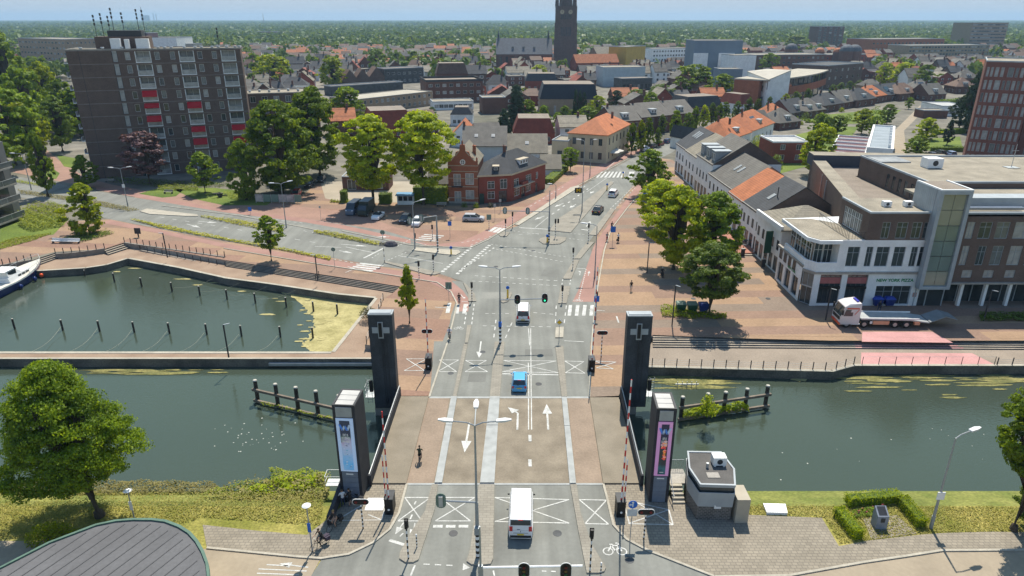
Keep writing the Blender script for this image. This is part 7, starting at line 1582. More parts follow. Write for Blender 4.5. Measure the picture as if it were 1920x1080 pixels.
planting('jetty_growth',[(488,754),(640,788),(640,792),(488,758)],.35,260,.16,M_leafy,42,WATER+.3);bush('rounded bush growing on the right fender jetty',(1325,776),1.8,2.4,M_leafy,420,size=.22)
t=thing('landing_stage','small metal landing frame standing in the weed below the right quay','landing stage',G(1266,726,WATER));b=MB();b.box(0,2.7,-.06,.06,.35,.45);
for i in range(5):b.box(.2+i*.55,.26+i*.55,-.05,.05,-.5,.75)
b.obj('frame',M_metal,t)
# boat in the basin
o=G(80,508,WATER);t=thing('motor_cruiser','white and navy motor cruiser moored at the left edge with an orange buoy','boat',o,R(-91));n=12;L_=13.5
def hull(f,z):
 w=2.05*(1-(1-min(1,f*1.9+.0))**2.2)if f<.53 else 2.05-(f-.53)*.5;return w*(.8+.2*z)
rings=[];M_navy=mat('navy hull',(.012,.028,.13),.25,.15,1)
for i in range(n+1):
 f=i/n;x=L_*f;sh=2.2-.8*min(1,f*1.6)+.3*max(0,f-.6);rk=.7*(1-f)**3
 w0,w1=max(.03,hull(f,0)),max(.05,hull(f,1));rings.append([(x+rk*1.2,-w0*.75,-.35),(x+rk*.5,-w0,.05),(x,-w1,sh*.84),(x-.0,-w1,sh),(x,w1,sh),(x,w1,sh*.84),(x+rk*.5,w0,.05),(x+rk*1.2,w0*.75,-.35)])
b=MB();b.loft(rings,0,True,lambda i,j:1 if j in(2,4)else(2 if j==3 else 0));b.obj('hull',[M_navy,M_wpaint,mat('cream deck',(.55,.52,.45),.7,.08,1)],t)
b=MB();z=1.42;b.loft([[(3.4,-1.35,z),(9.5,-1.6,z),(9.5,1.6,z),(3.4,1.35,z)],[(4.3,-1.15,z+.75),(9.5,-1.4,z+.75),(9.5,1.4,z+.75),(4.3,1.15,z+.75)]]);b.loft([[(6.0,-1.2,z+.75),(9.2,-1.35,z+.75),(9.2,1.35,z+.75),(6.0,1.2,z+.75)],[(7.2,-1.0,z+1.75),(9.3,-1.15,z+1.75),(9.3,1.15,z+1.75),(7.2,1.0,z+1.75)]]);b.box(6.9,9.8,-1.25,1.25,z+1.75,z+1.85);cb=b.obj('cabin',M_wpaint,t)
for s in(-1,1):
 for x in(4.8,5.7,6.6):b=MB();y=s*(1.32+.02*(x-4.8));b.box(x,x+.65,min(y,y+s*.04)-.02,max(y,y+s*.04)+.02,z+.28,z+.6);b.obj('window',M_glass,cb)
 b=MB();b.box(7.3,9.0,s*1.2-.04,s*1.2+.04,z+1.0,z+1.6);b.obj('window',M_glass,cb)
 r_=MB()
 pr=[(.1,0,3.1),(1.2,s*1.0,2.85),(3.2,s*1.75,2.6),(5.5,s*1.95,2.4)];r_.tube(pr,.03,5)
 for p in pr[1:]:r_.tube([p,(p[0],p[1],p[2]-.75)],.025,4)
 r_.obj('rail',M_metal,t)
for x,y,c in((3.3,2.1,'orange'),(5.0,2.15,'blue'),(8.4,2.2,'blue')):b=MB();b.ball((x,y,.45),.32,.32,.4 if c=='blue' else .34,10,7);b.obj('fender',mat('orange buoy',(.75,.09,.02),.5,.05,2)if c=='orange' else M_navy,t,smooth=True)
# ---------------------------------------------------------------- control cabin, pavilion, memorial stone, hatch
t=thing('control_cabin','bridge control cabin with slanted grey panels, dark stone base and flat felt roof','cabin',G(1304,980));o=G(1304,980)
ZR=3.45;rfp=[G(u,v,ZR)for u,v in((1313,909),(1379,911),(1377,880),(1352,848),(1289,847),(1292,878))];rfp=[Vector((p[0]-o[0],p[1]-o[1],0))for p in rfp];c=sum(rfp,Vector())/6;base=[c+(p-c)*.98 for p in rfp]
M_stonew=wallmat('dark stone blocks',(.10,.095,.09),.3,.16,(.22,.2,.18),.3,.02)
b=MB();b.prism(base,-2.2,1.4);b.obj('stone_base',M_stonew,t)
mid=[c+(p-c)*1.02 for p in base];top=[c+(p-c)*1.05 for p in base];sk=lambda pl,z:[(p[0],p[1],z)for p in pl]
for i in range(6):
 p,q,u,v=mid[i],mid[(i+1)%6],top[i],top[(i+1)%6];b=MB();b.loft([[(p[0],p[1],1.35),(q[0],q[1],1.35),(q[0]*.97+c[0]*.03,q[1]*.97+c[1]*.03,1.35),(p[0]*.97+c[0]*.03,p[1]*.97+c[1]*.03,1.35)],[(u[0],u[1],2.75),(v[0],v[1],2.75),(v[0]*.97+c[0]*.03,v[1]*.97+c[1]*.03,2.75),(u[0]*.97+c[0]*.03,u[1]*.97+c[1]*.03,2.75)]]);b.obj('metal_panel',M_zinc,t)
b=MB();b.prism([c+(p-c)*.97 for p in base],1.4,3.25);b.obj('window_band',M_glass,t)
b=MB();b.prism([c+(p-c)*1.03 for p in base],3.25,3.42,0,1);b.prism([c+(p-c)*.95 for p in base],3.42,3.45,1);b.obj('roof',[M_zinc,mat('grey felt',(.10,.095,.09),.9,.15,.8,fine=(9,.15))],t)
rim=[c+(p-c)*1.04 for p in base];rin=[c+(p-c)*.96 for p in base];b=MB()
for i in range(6):b.prism([rim[i],rim[(i+1)%6],rin[(i+1)%6],rin[i]],3.425,3.52)
b.obj('roof_rim',M_zinc,t);roof_unit(t,c[0]+.2,c[1]+.2,3.45,1.1,.8,.85);b=MB();b.cyl((c[0]-.3,c[1]+.1,3.45),(c[0]-.3,c[1]+.1,3.9),.12,.12,8);b.box(c[0]-.6,c[0]+.4,c[1]-1.3,c[1]-.6,3.46,3.5,1);b.obj('roof_vent',[M_metal,M_conc],t)
m1=(base[0]+base[1])/2;b=MB();b.box(m1[0]-.05,m1[0]+.5,m1[1]-.05,m1[1]-.0,1.15,1.5);b.obj('notice',M_wpaint,t)
b=MB();p=G(1376,981);p-=Vector((o[0],o[1],0));b.box(p[0]+.05,p[0]+1.1,p[1]-.0,p[1]+1.9,0,2.3);b.obj('side_cabinet',mat('beige cabinet',(.38,.34,.27),.8,.08,1),t)
t=thing('cabin_stairs','short dark steps and railing between the poster tower and the control cabin','stairs',G(1262,945))
for i in range(5):b=MB();b.box(.0,1.0,i*.32,i*.32+.34,i*.18,i*.18+.16);b.obj('step',M_kerb,t)
b=MB();b.tube([(-.05,-.3,1.0),(-.05,.0,1.0),(-.05,1.6,1.9)],.035,5);b.tube([(-.05,0,0),(-.05,0,1.0)],.03,5);b.tube([(-.05,1.6,.9),(-.05,1.6,1.9)],.03,5);b.obj('handrail',M_metal,t)
b=MB();b.box(-.2,1.6,1.6,3.6,.72,.9);b.obj('landing',M_conc,t);b=MB();b.tube([(-.2,3.55,1.9),(1.6,3.55,1.9)],.035,5)
for i in range(12):b.tube([(-.2+i*.16,3.55,.9),(-.2+i*.16,3.55,1.9)],.018,4)
b.obj('railing',M_metal,t)
# pavilion: rounded plan, green rim
zt=3.6;arc=[(-60,1090),(0,1062),(89,1016),(178,982),(215,974),(249,971),(285,971),(311,974),(338,984),(357,996),(372,1013),(383,1033),(391,1056),(394,1090),(390,1180),(340,1300),(-60,1400)]
pl=[G(u,v,zt)for u,v in arc];o=pl[5].copy();o[2]=0;t=thing('pavilion','round-ended pavilion with dark seamed roof and green rim at the near left','pavilion',o);pl=[Vector((p[0]-o[0],p[1]-o[1],0))for p in pl];c=sum(pl,Vector())/len(pl);ins=[p+(c-p).normalized()*.22 for p in pl];ins2=[p+(c-p).normalized()*.5 for p in pl]
M_vgreen=mat('verdigris green',(.085,.15,.115),.6,.15,1.5)
b=MB();b.prism(ins2,0,zt-.4);b.obj('wall',M_conc,t);b=MB()
for i in range(len(pl)):j=(i+1)%len(pl);b.loft([[(pl[i][0],pl[i][1],zt-.5),(pl[j][0],pl[j][1],zt-.5),(ins[j][0],ins[j][1],zt-.5),(ins[i][0],ins[i][1],zt-.5)],[(pl[i][0],pl[i][1],zt),(pl[j][0],pl[j][1],zt),(ins[j][0],ins[j][1],zt),(ins[i][0],ins[i][1],zt)]])
b.obj('roof_rim',M_vgreen,t);b=MB();b.prism(ins,zt-.3,zt-.12);rf=b.obj('roof',mat('dark roof sheet',(.105,.105,.11),.75,.12,.35,fine=(4,.08)),t)
def inside(x,y):return inpoly(x,y,[(p[0],p[1])for p in ins2])
for k in range(-9,14):
 d=Vector((.42,.91,0));s0=Vector((k*.95,-6,0));run=[s0+d*(j*.25)for j in range(60)];run=[p for p in run if inside(p[0],p[1])]
 if len(run)>3:b=MB();n_=Vector((d[1],-d[0],0))*.035;b.prism([run[0]+n_,run[0]-n_,run[-1]-n_,run[-1]+n_],zt-.125,zt-.09);b.obj('roof_seam',mat('roof seam',(.075,.075,.08),.7,.1,1),rf)
t=thing('memorial_stone','grey granite memorial stone with plaques inside the clipped hedge','monument',G(1648,988));b=MB();b.loft([[(-.45,-.3,0),(.45,-.3,0),(.45,.5,0),(-.45,.5,0)],[(-.45,-.3,1.25),(.45,-.3,1.25),(.45,.45,1.75),(-.45,.45,1.75)]]);b.obj('stone',mat('blue granite',(.22,.24,.28),.5,.15,3),t)
b=MB();b.box(-.16,.16,-.33,-.3,.7,1.1);b.obj('emblem_plaque',M_dark,t);b=MB();b.poly([(-.33,-.22,1.31),(.33,-.22,1.31),(.33,.4,1.73),(-.33,.4,1.73)]);b.obj('plaque',M_dark,t)
b=MB();b.prism([p-G(1453,966)for p in P([(1430,948),(1472,949),(1476,966),(1437,965)])],0,.25);tag(b.obj('ground_hatch',M_wpaint,None,G(1453,966)),'white steel hatch lying on the grass right of the control cabin','hatch')
b=MB();b.prism([p-G(703,948)for p in P([(690,934),(725,934),(718,957),(684,957)])],0,.03);tag(b.obj('cover_plate',M_wpaint,None,G(703,948)),'white cover plate in the pavement beside the left barrier','cover plate')
# low parapet wall by the left front tower with a small gate platform
t=thing('parapet_wall','dark sloping parapet wall beside the left poster tower where people rest','wall',G(614,985));A=Vector((0,0,0));B=G(641,918)-G(614,985);m=MB();m.loft([[(0,0,0),(B[0],B[1],0),(B[0]+.3,B[1],0),(.3,0,0)],[(0,0,.9),(B[0],B[1],1.2),(B[0]+.3,B[1],1.2),(.3,0,.9)]]);m.obj('wall',M_darkst,t)
t=thing('service_platform','white metal service platform hanging over the bank left of the poster tower','platform',G(612,925));b=MB();b.box(0,1.3,0,1.0,.7,.78);b.tube([(0,0,.7),(0,0,1.7),(1.3,0,1.7)],.03,4);b.tube([(0,1,.7),(0,1,1.7),(1.3,1,1.7)],.03,4);b.tube([(0,0,1.7),(0,1,1.7)],.03,4);b.tube([(0,0,1.2),(0,1,1.2)],.025,4);b.obj('frame',M_metal,t)
# ---------------------------------------------------------------- road vehicles (local +y is forward)
def paintm(name,c,rough=.22):return mat(name,c,rough,.04,.8,spec=.5,rnd=0)
M_tyre=mat('tyre',(.02,.02,.02),.85,.15,4);M_rim=mat('alloy rim',(.35,.36,.37),.35,.1,4,metal=.6);M_lampw=mat('headlamp',(.7,.72,.75),.15,.05,4,spec=.8);M_lampr=mat('tail lamp',(.5,.015,.015),.25,.08,4,spec=.6);M_trim=mat('black trim',(.025,.025,.027),.6,.1,3)
def wheelset(t,ys,w,r):
 if('wheel',r)not in WIN:
  b=MB();n=16;prof=[(-.1,r*.62),(-.11,r*.93),(-.07,r),(.07,r),(.11,r*.93),(.1,r*.62)]
  b.loft([[(x,q*math.cos(2*math.pi*i/n),q*math.sin(2*math.pi*i/n))for i in range(n)]for x,q in prof]);WIN[('wheel',r)]=b.mesh('wheel',M_tyre,True)
  b=MB();b.cyl((.06,0,0),(.115,0,0),r*.6,r*.55,12);b.cyl((-.06,0,0),(-.115,0,0),r*.6,r*.55,12)
  for i in range(5):a=i*1.2566;b.cyl((.11,0,0),(.118,r*.5*math.cos(a),r*.5*math.sin(a)),.04,.03,4)
  WIN[('rim',r)]=b.mesh('rim',M_rim)
 for y in ys:
  for s in(-1,1):o=put('wheel',WIN[('wheel',r)],t,(s*(w-.1),y,r));put('rim',WIN[('rim',r)],o)
def panel(m,q,inset=.08,off=.012,mi=0):
 c=sum((Vector(p)for p in q),Vector())/len(q);n=(Vector(q[1])-Vector(q[0])).cross(Vector(q[2])-Vector(q[1])).normalized()
 m.poly([Vector(p)+(c-Vector(p))*inset+n*off for p in q],mi)
def vehicle(name,lab,cat,loc,rz,kind,paint,L=4.1,W=1.76,H=1.5,group=None,plate=True,roofm=None):
 t=thing(name,lab,cat,loc,rz,group);w=W/2;h=L/2;zb=.2
 K={'hatch':dict(belt=.62,hood=.60,ya=-.49,yb=-.40,yc=.08,yd=.30,r=.31),'sedan':dict(belt=.62,hood=.62,ya=-.36,yb=-.20,yc=.10,yd=.28,r=.32),'mpv':dict(belt=.56,hood=.58,ya=-.495,yb=-.45,yc=.18,yd=.38,r=.31),'van':dict(belt=.52,hood=.54,ya=-.497,yb=-.475,yc=.27,yd=.42,r=.34),'open':dict(belt=.66,hood=.62,ya=-.1,yb=.0,yc=.03,yd=.2,r=.32)}[kind]
 zt=H*K['belt'];zh=H*K['hood'];r=K['r']
 def ring(f,z,wf):y=f*L;return[(-w*wf*.94,y,zb),(-w*wf,y,zb+.2),(-w*wf,y,z-.16),(-w*wf*.93,y,z),(w*wf*.93,y,z),(w*wf,y,z-.16),(w*wf,y,zb+.2),(w*wf*.94,y,zb)]
 rear=zt-.03 if kind!='sedan' else zt-.04
 st=[(-.5,zb+.55,.86),(-.49,rear-.06,.93),(-.47,rear,.97),(-.35,zt,1.0),(K['yd']-.02,zt,1.0),(.40,zh,.98),(.455,zh-.1,.93),(.487,zh-.26,.86),(.5,zb+.3,.78)]
 if K['yd']>.39:st[5]=(K['yd']+.01,zh,.97)
 b=MB();b.loft([ring(*s)for s in st]);b.obj('body',paint,t)
 # cabin
 wb,wr=w*.92,w*(.74 if kind!='van' else .84);ya,yb,yc,yd=(K[k]*L for k in('ya','yb','yc','yd'))
 if kind=='open':
  b=MB();b.box(-wb,wb,-.24*L,.0*L,zt-.02,zt+.015);b.obj('cockpit',M_trim,t);g_=MB();panel(g_,[(-wb,yd,zt),(wb,yd,zt),(wr,yc,H*.98),(-wr,yc,H*.98)],.02,.0);panel(g_,[(wb,yd,zt),(-wb,yd,zt),(-wr,yc,H*.98),(wr,yc,H*.98)],.02,.0);g_.obj('windscreen',M_glass,t)
  for s in(-1,1):b=MB();b.box(s*.38-.22,s*.38+.22,-.6,-.45,zt-.1,zt+.32);b.obj('seat',M_black,t)
 else:
  A=[(-wb,ya,zt-.03),(wb,ya,zt-.03),(wb,yd,zt-.03),(-wb,yd,zt-.03)];B=[(-wr,yb,H-.04),(wr,yb,H-.04),(wr,yc,H-.03),(-wr,yc,H-.03)];Tt=[(-wr*.9,yb+.1,H),(wr*.9,yb+.1,H),(wr*.9,yc-.12,H+.01),(-wr*.9,yc-.12,H+.01)]
  b=MB();b.loft([A,B,Tt]);b.obj('cabin',roofm or paint,t);mix=lambda p,q,f:tuple(p[i]+(q[i]-p[i])*f for i in range(3))
  g_=MB();lo=.12;q=[A[0],A[1],B[1],B[0]];f0=.45 if kind=='van' else .1
  panel(g_,[mix(A[0],B[0],f0),mix(A[1],B[1],f0),mix(A[1],B[1],.97),mix(A[0],B[0],.97)],.07);g_.obj('rear_window',M_glass,t)
  g_=MB();panel(g_,[A[2],A[3],B[3],B[2]],.06);g_.obj('windscreen',M_glass,t)
  for s,(a0,a1,b1,b0)in((1,(A[1],A[2],B[2],B[1])),(-1,(A[3],A[0],B[0],B[3]))):
   cuts=[(.03,.34),(.37,.68),(.71,.97)]if kind in('van','mpv')else[(.05,.5),(.53,.97)]
   for f0,f1 in cuts:g_=MB();panel(g_,[mix(mix(a0,a1,f0),mix(b0,b1,f0),.1),mix(mix(a0,a1,f1),mix(b0,b1,f1),.1),mix(mix(a0,a1,f1),mix(b0,b1,f1),.9),mix(mix(a0,a1,f0),mix(b0,b1,f0),.9)],.03);g_.obj('side_window',M_glass,t)
 wheelset(t,(-.31*L,.315*L),w,r)
 for s in(-1,1):
  b=MB();zz=zh-.26;b.loft([[(s*w*.5,h*.955,zz),(s*w*.84,h*.93,zz),(s*w*.84,h*.93,zz+.14),(s*w*.5,h*.955,zz+.14)],[(s*w*.5,h*.99,zz),(s*w*.82,h*.965,zz),(s*w*.82,h*.95,zz+.14),(s*w*.5,h*.975,zz+.14)]]);b.obj('headlight',M_lampw,t)
  zz=zt-.34 if kind!='van' else zt-.12;hh=.26 if kind in('hatch','sedan','open')else .42;b=MB();b.box(*sorted((s*w*.66,s*w*.93)),-h*1.0,-h*.965,zz,zz+hh);b.obj('taillight',M_lampr,t)
  b=MB();b.ball((s*(w+.1),yd*.78 if kind!='open' else .15*L,zt+.06),.1,.06,.08,6,4);b.obj('wing_mirror',M_trim if kind=='van' else paint,t)
 b=MB();b.box(-w*.86,w*.86,-h*1.01,-h*.96,.28,.5);b.obj('rear_bumper',M_trim if kind in('van','mpv')else paint,t);b=MB();b.box(-w*.7,w*.7,h*.96,h*.985,.3,.48);b.obj('grille',M_trim,t)
 if kind in('van','mpv','hatch'):
  seam=MB()
  for s in(-1,1):
   for f in(-.02,.2):seam.box(*sorted((s*w*1.003,s*w*.985)),f*L-.012,f*L+.012,zb+.25,zt-.16)
  seam.box(-.02,.02,-h*.995,-h*.97,zb+.5,zt-.1);seam.box(-w*.6,w*.6,-h*1.004,-h*.97,zb+.52,zb+.55);seam.box(-w*.3,-w*.05,ya-.02,ya+.12,zt+.02,zt+.05);seam.obj('door_seams',M_trim,t)['kind']='stuff'
  b=MB();b.box(-.18,.18,yb-.05,yb+.02,H-.1,H-.05);b.obj('brake_light',M_lampr,t)
 if plate:
  for y in(-h*1.012,h*.992):b=MB();b.box(-.26,.26,y-.008,y+.008,.55 if y<0 else .42,.66 if y<0 else .53);b.obj('number_plate',M_plate,t)
 return t
def head(a,b):A,B=G(*a),G(*b);return math.atan2(-(B[0]-A[0]),B[1]-A[1])
ROAD=-.028
W_=paintm('white car paint',(.74,.74,.74));
def car(lab,b,rz,kind,p,cat='car',name='car',**k):
 return vehicle(name,lab,cat,G(*b),rz,kind,p,**k)
car('white van driving off the near end of the bridge, seen from behind',(977,972),ROAD,'van',W_,'van','van',L=5.1,W=1.92,H=1.96)
car('light blue small hatchback driving onto the far end of the bridge',(974,722),ROAD,'hatch',paintm('sky blue paint',(.09,.36,.62)),L=3.6,W=1.68,H=1.5)
car('white-roofed van with dark back driving under the signals toward the crossing',(981,594),ROAD,'mpv',W_,'van','van',L=4.7,W=1.85,H=1.85)
nr_=head((1121,400),(1150,366))
car('black saloon car leaving the crossing on the main road',(1121,398),nr_,'sedan',paintm('black paint',(.02,.022,.026)),L=4.6,W=1.82,H=1.45);car('white hatchback ahead of the black car on the main road',(1150,367),head((1150,366),(1185,325)),'hatch',W_,L=4.3,W=1.8,H=1.6)
pk=head((650,407),(676,388))
car('blue-grey tall van parked at the left end under the plane trees',(664,399),pk+math.pi,'van',paintm('grey blue paint',(.08,.115,.17)),'van','van',L=5.6,W=2.0,H=2.5)
t=thing('camper_truck','dark boxy camper truck parked beside the grey-blue van','truck',G(687,401),pk+math.pi);b=MB();b.box(-1.0,1.0,-2.6,1.2,.75,2.9);b.box(-.95,.95,-2.5,1.1,2.9,3.0,1);b.obj('box',[mat('dark green paint',(.035,.05,.045),.4,.15,1),M_zinc],t);b=MB();b.loft([[(-.95,1.2,.5),(.95,1.2,.5),(.95,2.7,.5),(-.95,2.7,.5)],[(-.95,1.2,1.5),(.95,1.2,1.5),(.95,2.65,1.35),(-.95,2.65,1.35)],[(-.85,1.2,2.3),(.85,1.2,2.3),(.85,1.9,2.3),(-.85,1.9,2.3)]]);cb=b.obj('cab',MATS['dark green paint'],t);b=MB();panel(b,[(.95,2.65,1.4),(-.95,2.65,1.4),(-.85,1.9,2.3),(.85,1.9,2.3)],.08);b.obj('windscreen',M_glass,cb);wheelset(t,(-1.6,1.9),.98,.38)
car('white open-top convertible parked next to the camper truck',(709,409),pk+math.pi,'open',W_,L=4.2,W=1.76,H=1.35)
car('dark hatchback parked in the tree shade beside the white one',(760,416),pk+math.pi,'hatch',paintm('charcoal paint',(.03,.035,.045)));car('white hatchback parked beside the dark one behind the signal arm',(783,421),pk+math.pi,'hatch',W_,L=4.0)
car('silver hatchback driving out of the parking square',(888,414),-math.pi/2-.12,'hatch',paintm('silver paint',(.42,.43,.45),.3),L=4.4)
for i,(b,c,lab)in enumerate((((580,350),(.02,.02,.025),'black car parked against the dark hedge by the apartment wing'),((602,341),(.025,.027,.03),'second black car, deeper in the shade by the apartment wing'),((556,368),(.35,.03,.03),'red car half hidden behind the banner frames'))):car(lab,b,pk+math.pi+.2,'hatch',paintm('parked paint %d'%i,c))
for i,(b,c,lab)in enumerate((((1209,282),W_,'white car first in the kerb row of the main street'),((1224,277),None,'dark grey car second in the kerb row of the main street'),((1237,273),None,'dark red car third in the kerb row of the main street'),((1252,268),None,'blue car fourth in the kerb row of the main street'),((1266,263),None,'grey car fifth in the kerb row of the main street'))):car(lab,b,head((1209,282),(1266,263)),'hatch',c or paintm('kerb paint %d'%i,[(.06,.06,.065),(.12,.02,.02),(.05,.08,.15),(.2,.2,.21)][i-1]),group='cars parked along the main street kerb',plate=False)
for i,(b,c,lab)in enumerate((((1745,294),(.03,.035,.06),'dark blue car in the yard behind the hall, left one'),((1762,290),(.05,.06,.05),'dark green car in the yard behind the hall, middle one'),((1781,292),(.3,.38,.55),'pale blue car in the yard behind the hall, right one'))):car(lab,b,0,'hatch',paintm('yard paint %d'%i,c),plate=False)
# flatbed tow truck on the quay
o=G(1575,612);q=G(1745,616);L_=13.0;t=thing('flatbed_truck','white and red flatbed tow truck parked above the pink quay ground','truck',G(1566,607),math.pi/2-.03)
# local +y is forward (to the left in view); cab spans y -2.5..0
M_trw=paintm('truck white',(.62,.58,.57),.3);M_trr=mat('truck orange red',(.62,.09,.04),.35,.05,2);M_bed=mat('aluminium bed',(.36,.38,.38),.45,.1,1,metal=.2)
w=1.25;b=MB();b.loft([[(-w,-2.45,.55),(w,-2.45,.55),(w,.0,.45),(-w,.0,.45)],[(-w,-2.45,1.5),(w,-2.45,1.5),(w,.05,1.5),(-w,.05,1.5)],[(-w,-2.45,3.0),(w,-2.45,3.0),(w*.97,-.35,2.95),(-w*.97,-.35,2.95)],[(-w*.95,-2.4,3.45),(w*.95,-2.4,3.45),(w*.85,-1.0,3.3),(-w*.85,-1.0,3.3)]]);cb=b.obj('cab',M_trw,t)
b=MB();panel(b,[(w,.05,1.55),(-w,.05,1.55),(-w*.97,-.35,2.9),(w*.97,-.35,2.9)],.06,.015);b.obj('windscreen',M_glass,cb)
for s in(-1,1):
 g_=MB();q=[(s*w,-1.5,1.65),(s*w,-.25,1.65),(s*w*.98,-.5,2.6),(s*w*.98,-1.5,2.6)];panel(g_,q if s>0 else q[::-1],.05,.015);g_.obj('side_window',M_glass,cb)
 g_=MB()
 for a,c in(((-2.2,2.75),(-.6,2.75)),((-2.2,2.6),(-1.7,1.9)),((-1.75,2.0),(-2.25,1.75))):q=[(s*w,a[0],a[1]-.09),(s*w,c[0],c[1]-.09),(s*w,c[0],c[1]+.09),(s*w,a[0],a[1]+.09)];panel(g_,q if s>0 else q[::-1],0,.018)
 g_.obj('stripe',M_trr,cb);g_=MB();g_.box(s*(w+.05),s*(w+.25),-.15,.05,1.9,2.6)if s>0 else g_.box(s*(w+.25),s*(w+.05),-.15,.05,1.9,2.6);g_.obj('wing_mirror',M_trim,cb)
 g_=MB();g_.box(*sorted((s*w*.55,s*w*.95)),.02,.09,.75,1.0);g_.obj('headlight',M_lampw,cb)
g_=MB();g_.box(-w*.8,w*.8,.04,.1,1.05,1.5);g_.box(-w,w,-.1,.1,.4,.7,1);g_.obj('grille',[M_trim,M_trr],cb)
text('Transport',cb,(-w-.02,-1.25,1.35),.42,M_trim,'lettering',-math.pi/2,1.7)if False else None
b=MB();b.box(-w*.5,w*.5,-2.3,-2.0,3.45,3.6);b.obj('beacon_bar',mat('blue beacon',(.05,.05,.35),.3,.1,2),cb)
b=MB();b.box(-.5,.5,-11.4,-.4,.55,.85);b.obj('chassis',M_trim,t)
b=MB();b.loft([[(-w,-2.7,1.15),(w,-2.7,1.15),(w,-2.7,1.3),(-w,-2.7,1.3)],[(-w,-9.0,1.1),(w,-9.0,1.1),(w,-9.0,1.25),(-w,-9.0,1.25)],[(-w,-11.6,.75),(w,-11.6,.75),(w,-11.6,.9),(-w,-11.6,.9)]]);bd=b.obj('bed',M_bed,t)
for s in(-1,1):b=MB();b.box(*sorted((s*w,s*(w-.08))),-10.2,-2.7,1.22,1.42);b.obj('side_rail',M_wpaint,t)
b=MB();b.loft([[(-w,-11.7,.85),(w,-11.7,.85),(w,-11.7,.95),(-w,-11.7,.95)],[(-w*.95,-13.6,1.65),(w*.95,-13.6,1.65),(w*.95,-13.6,1.75),(-w*.95,-13.6,1.75)],[(-w*.95,-15.2,1.25),(w*.95,-15.2,1.25),(w*.95,-15.2,1.33),(-w*.95,-15.2,1.33)]]);b.obj('loading_ramp',mat('ramp steel',(.2,.22,.23),.5,.12,1,metal=.2),t)
wheelset(t,(-.9,-3.2,-7.2,-8.7),w-.02,.5)
for y0,y1,m in((-6.4,-4.3,mat('peach box',(.62,.3,.18),.5,.06,2)),(-10.4,-9.7,MATS['peach box'])):
 for s in(-1,1):b=MB();b.box(*sorted((s*w,s*(w-.4))),y0,y1,.5,1.0);b.obj('tool_box',m,t)
for s in(-1,1):b=MB();b.box(*sorted((s*(w-.1),s*(w-.02))),-2.6,-1.5,.45,.6);b.box(*sorted((s*(w-.1),s*(w-.02))),-4.2,-3.9,.6,.95);b.obj('side_guard',M_wpaint,t)
# ---------------------------------------------------------------- lamps, signals, signs, barriers
def stripes(b,x,y,z0,z1,r,n=9,ma=0,mb_=1):
 for i in range(n):b.cyl((x,y,z0+(z1-z0)*i/n),(x,y,z0+(z1-z0)*(i+1)/n),r,r,8,ma if i%2==0 else mb_,False)
def signal_head(par,x,y,z,face=1,lit=None,back=True,s=1.0):
 "three-aspect head with a rounded back plate; face +1 looks along +y (away), -1 to the camera"
 k=('sig',face,round(s,2))
 if k not in WIN:
  b=MB();n=8;w,h=.34*s,.62*s;out=[(w*math.cos(a),h-w+w*math.sin(a))for a in[math.pi*i/n for i in range(n+1)]]+[(w*math.cos(a),-h+w+w*math.sin(a))for a in[math.pi+math.pi*i/n for i in range(n+1)]]
  rim=[(q*1.09,r_*1.06)for q,r_ in out];b.loft([[(q,-.02,r_)for q,r_ in rim],[(q,.02,r_)for q,r_ in rim]],1);b.loft([[(q,-.035,r_)for q,r_ in out],[(q,.035,r_)for q,r_ in out]],0);b.box(-.15*s,.15*s,-.16 if face>0 else-.05,.05 if face>0 else .16,-.45*s,.45*s,2 if face>0 else 0)
  WIN[k]=b.mesh('back_plate',[M_black if face<0 else M_greenback,M_wpaint if face<0 else M_greenback,M_metal])
  e=MB();e.cyl((0,0,0),(0,-.03,0),.1*s,.1*s,10);WIN[('lens',s)]=e
 o=put('signal_head',WIN[k],par,(x,y,z))
 if face<0:
  for i,c in enumerate(((.10,.012,.012),(.10,.06,.01),(.01,.09,.03))):
   on=lit==i;e=MB();e.cyl((0,0,0),(0,-.03,0),.1*s,.1*s,10);m=mat(('lit lens %d' if on else 'lens %d')%i,[(.9,.05,.03),(.9,.5,.05),(.03,.85,.35)][i]if on else c,.3,.02,3,emit=1.5 if on else 0);e.obj('lens',m,o,(0,-.06,(.29-.29*i)*s))
 return o
def mini_signal(par,x,y,z,side=1):b=MB();b.box(x-.11,x+.11,y-.12,y+.1,z,z+.75);b.box(x-.16,x+.16,y+.1,y+.13,z-.05,z+.8);return b.obj('signal_head',[M_black],par)
def lamp_arm(par,x,y,z,ang,L_=2.0,rise=.35,name='lamp_arm'):
 dx,dy=math.cos(ang),math.sin(ang);b=MB();pts=[(x,y,z),(x+dx*L_*.35,y+dy*L_*.35,z+rise*.7),(x+dx*L_,y+dy*L_,z+rise)];b.tube(pts,.05,6);a=b.obj(name,M_pole,par)
 b=MB();n=Vector((-dy,dx,0));c=Vector(pts[-1]);d=Vector((dx,dy,.08));b.loft([[c+n*q*.16-d*.1+Vector((0,0,zz))for q,zz in((-1,-.02),(1,-.02),(1,.1),(-1,.1))],[c+n*q*.2+d*.5+Vector((0,0,zz))for q,zz in((-1,-.02),(1,-.02),(1,.12),(-1,.12))],[c+n*q*.08+d*.95+Vector((0,0,zz))for q,zz in((-1,0),(1,0),(1,.08),(-1,.08))]]);b.obj('lamp_head',mat('lamp head',(.6,.61,.62),.4,.05,2),a)
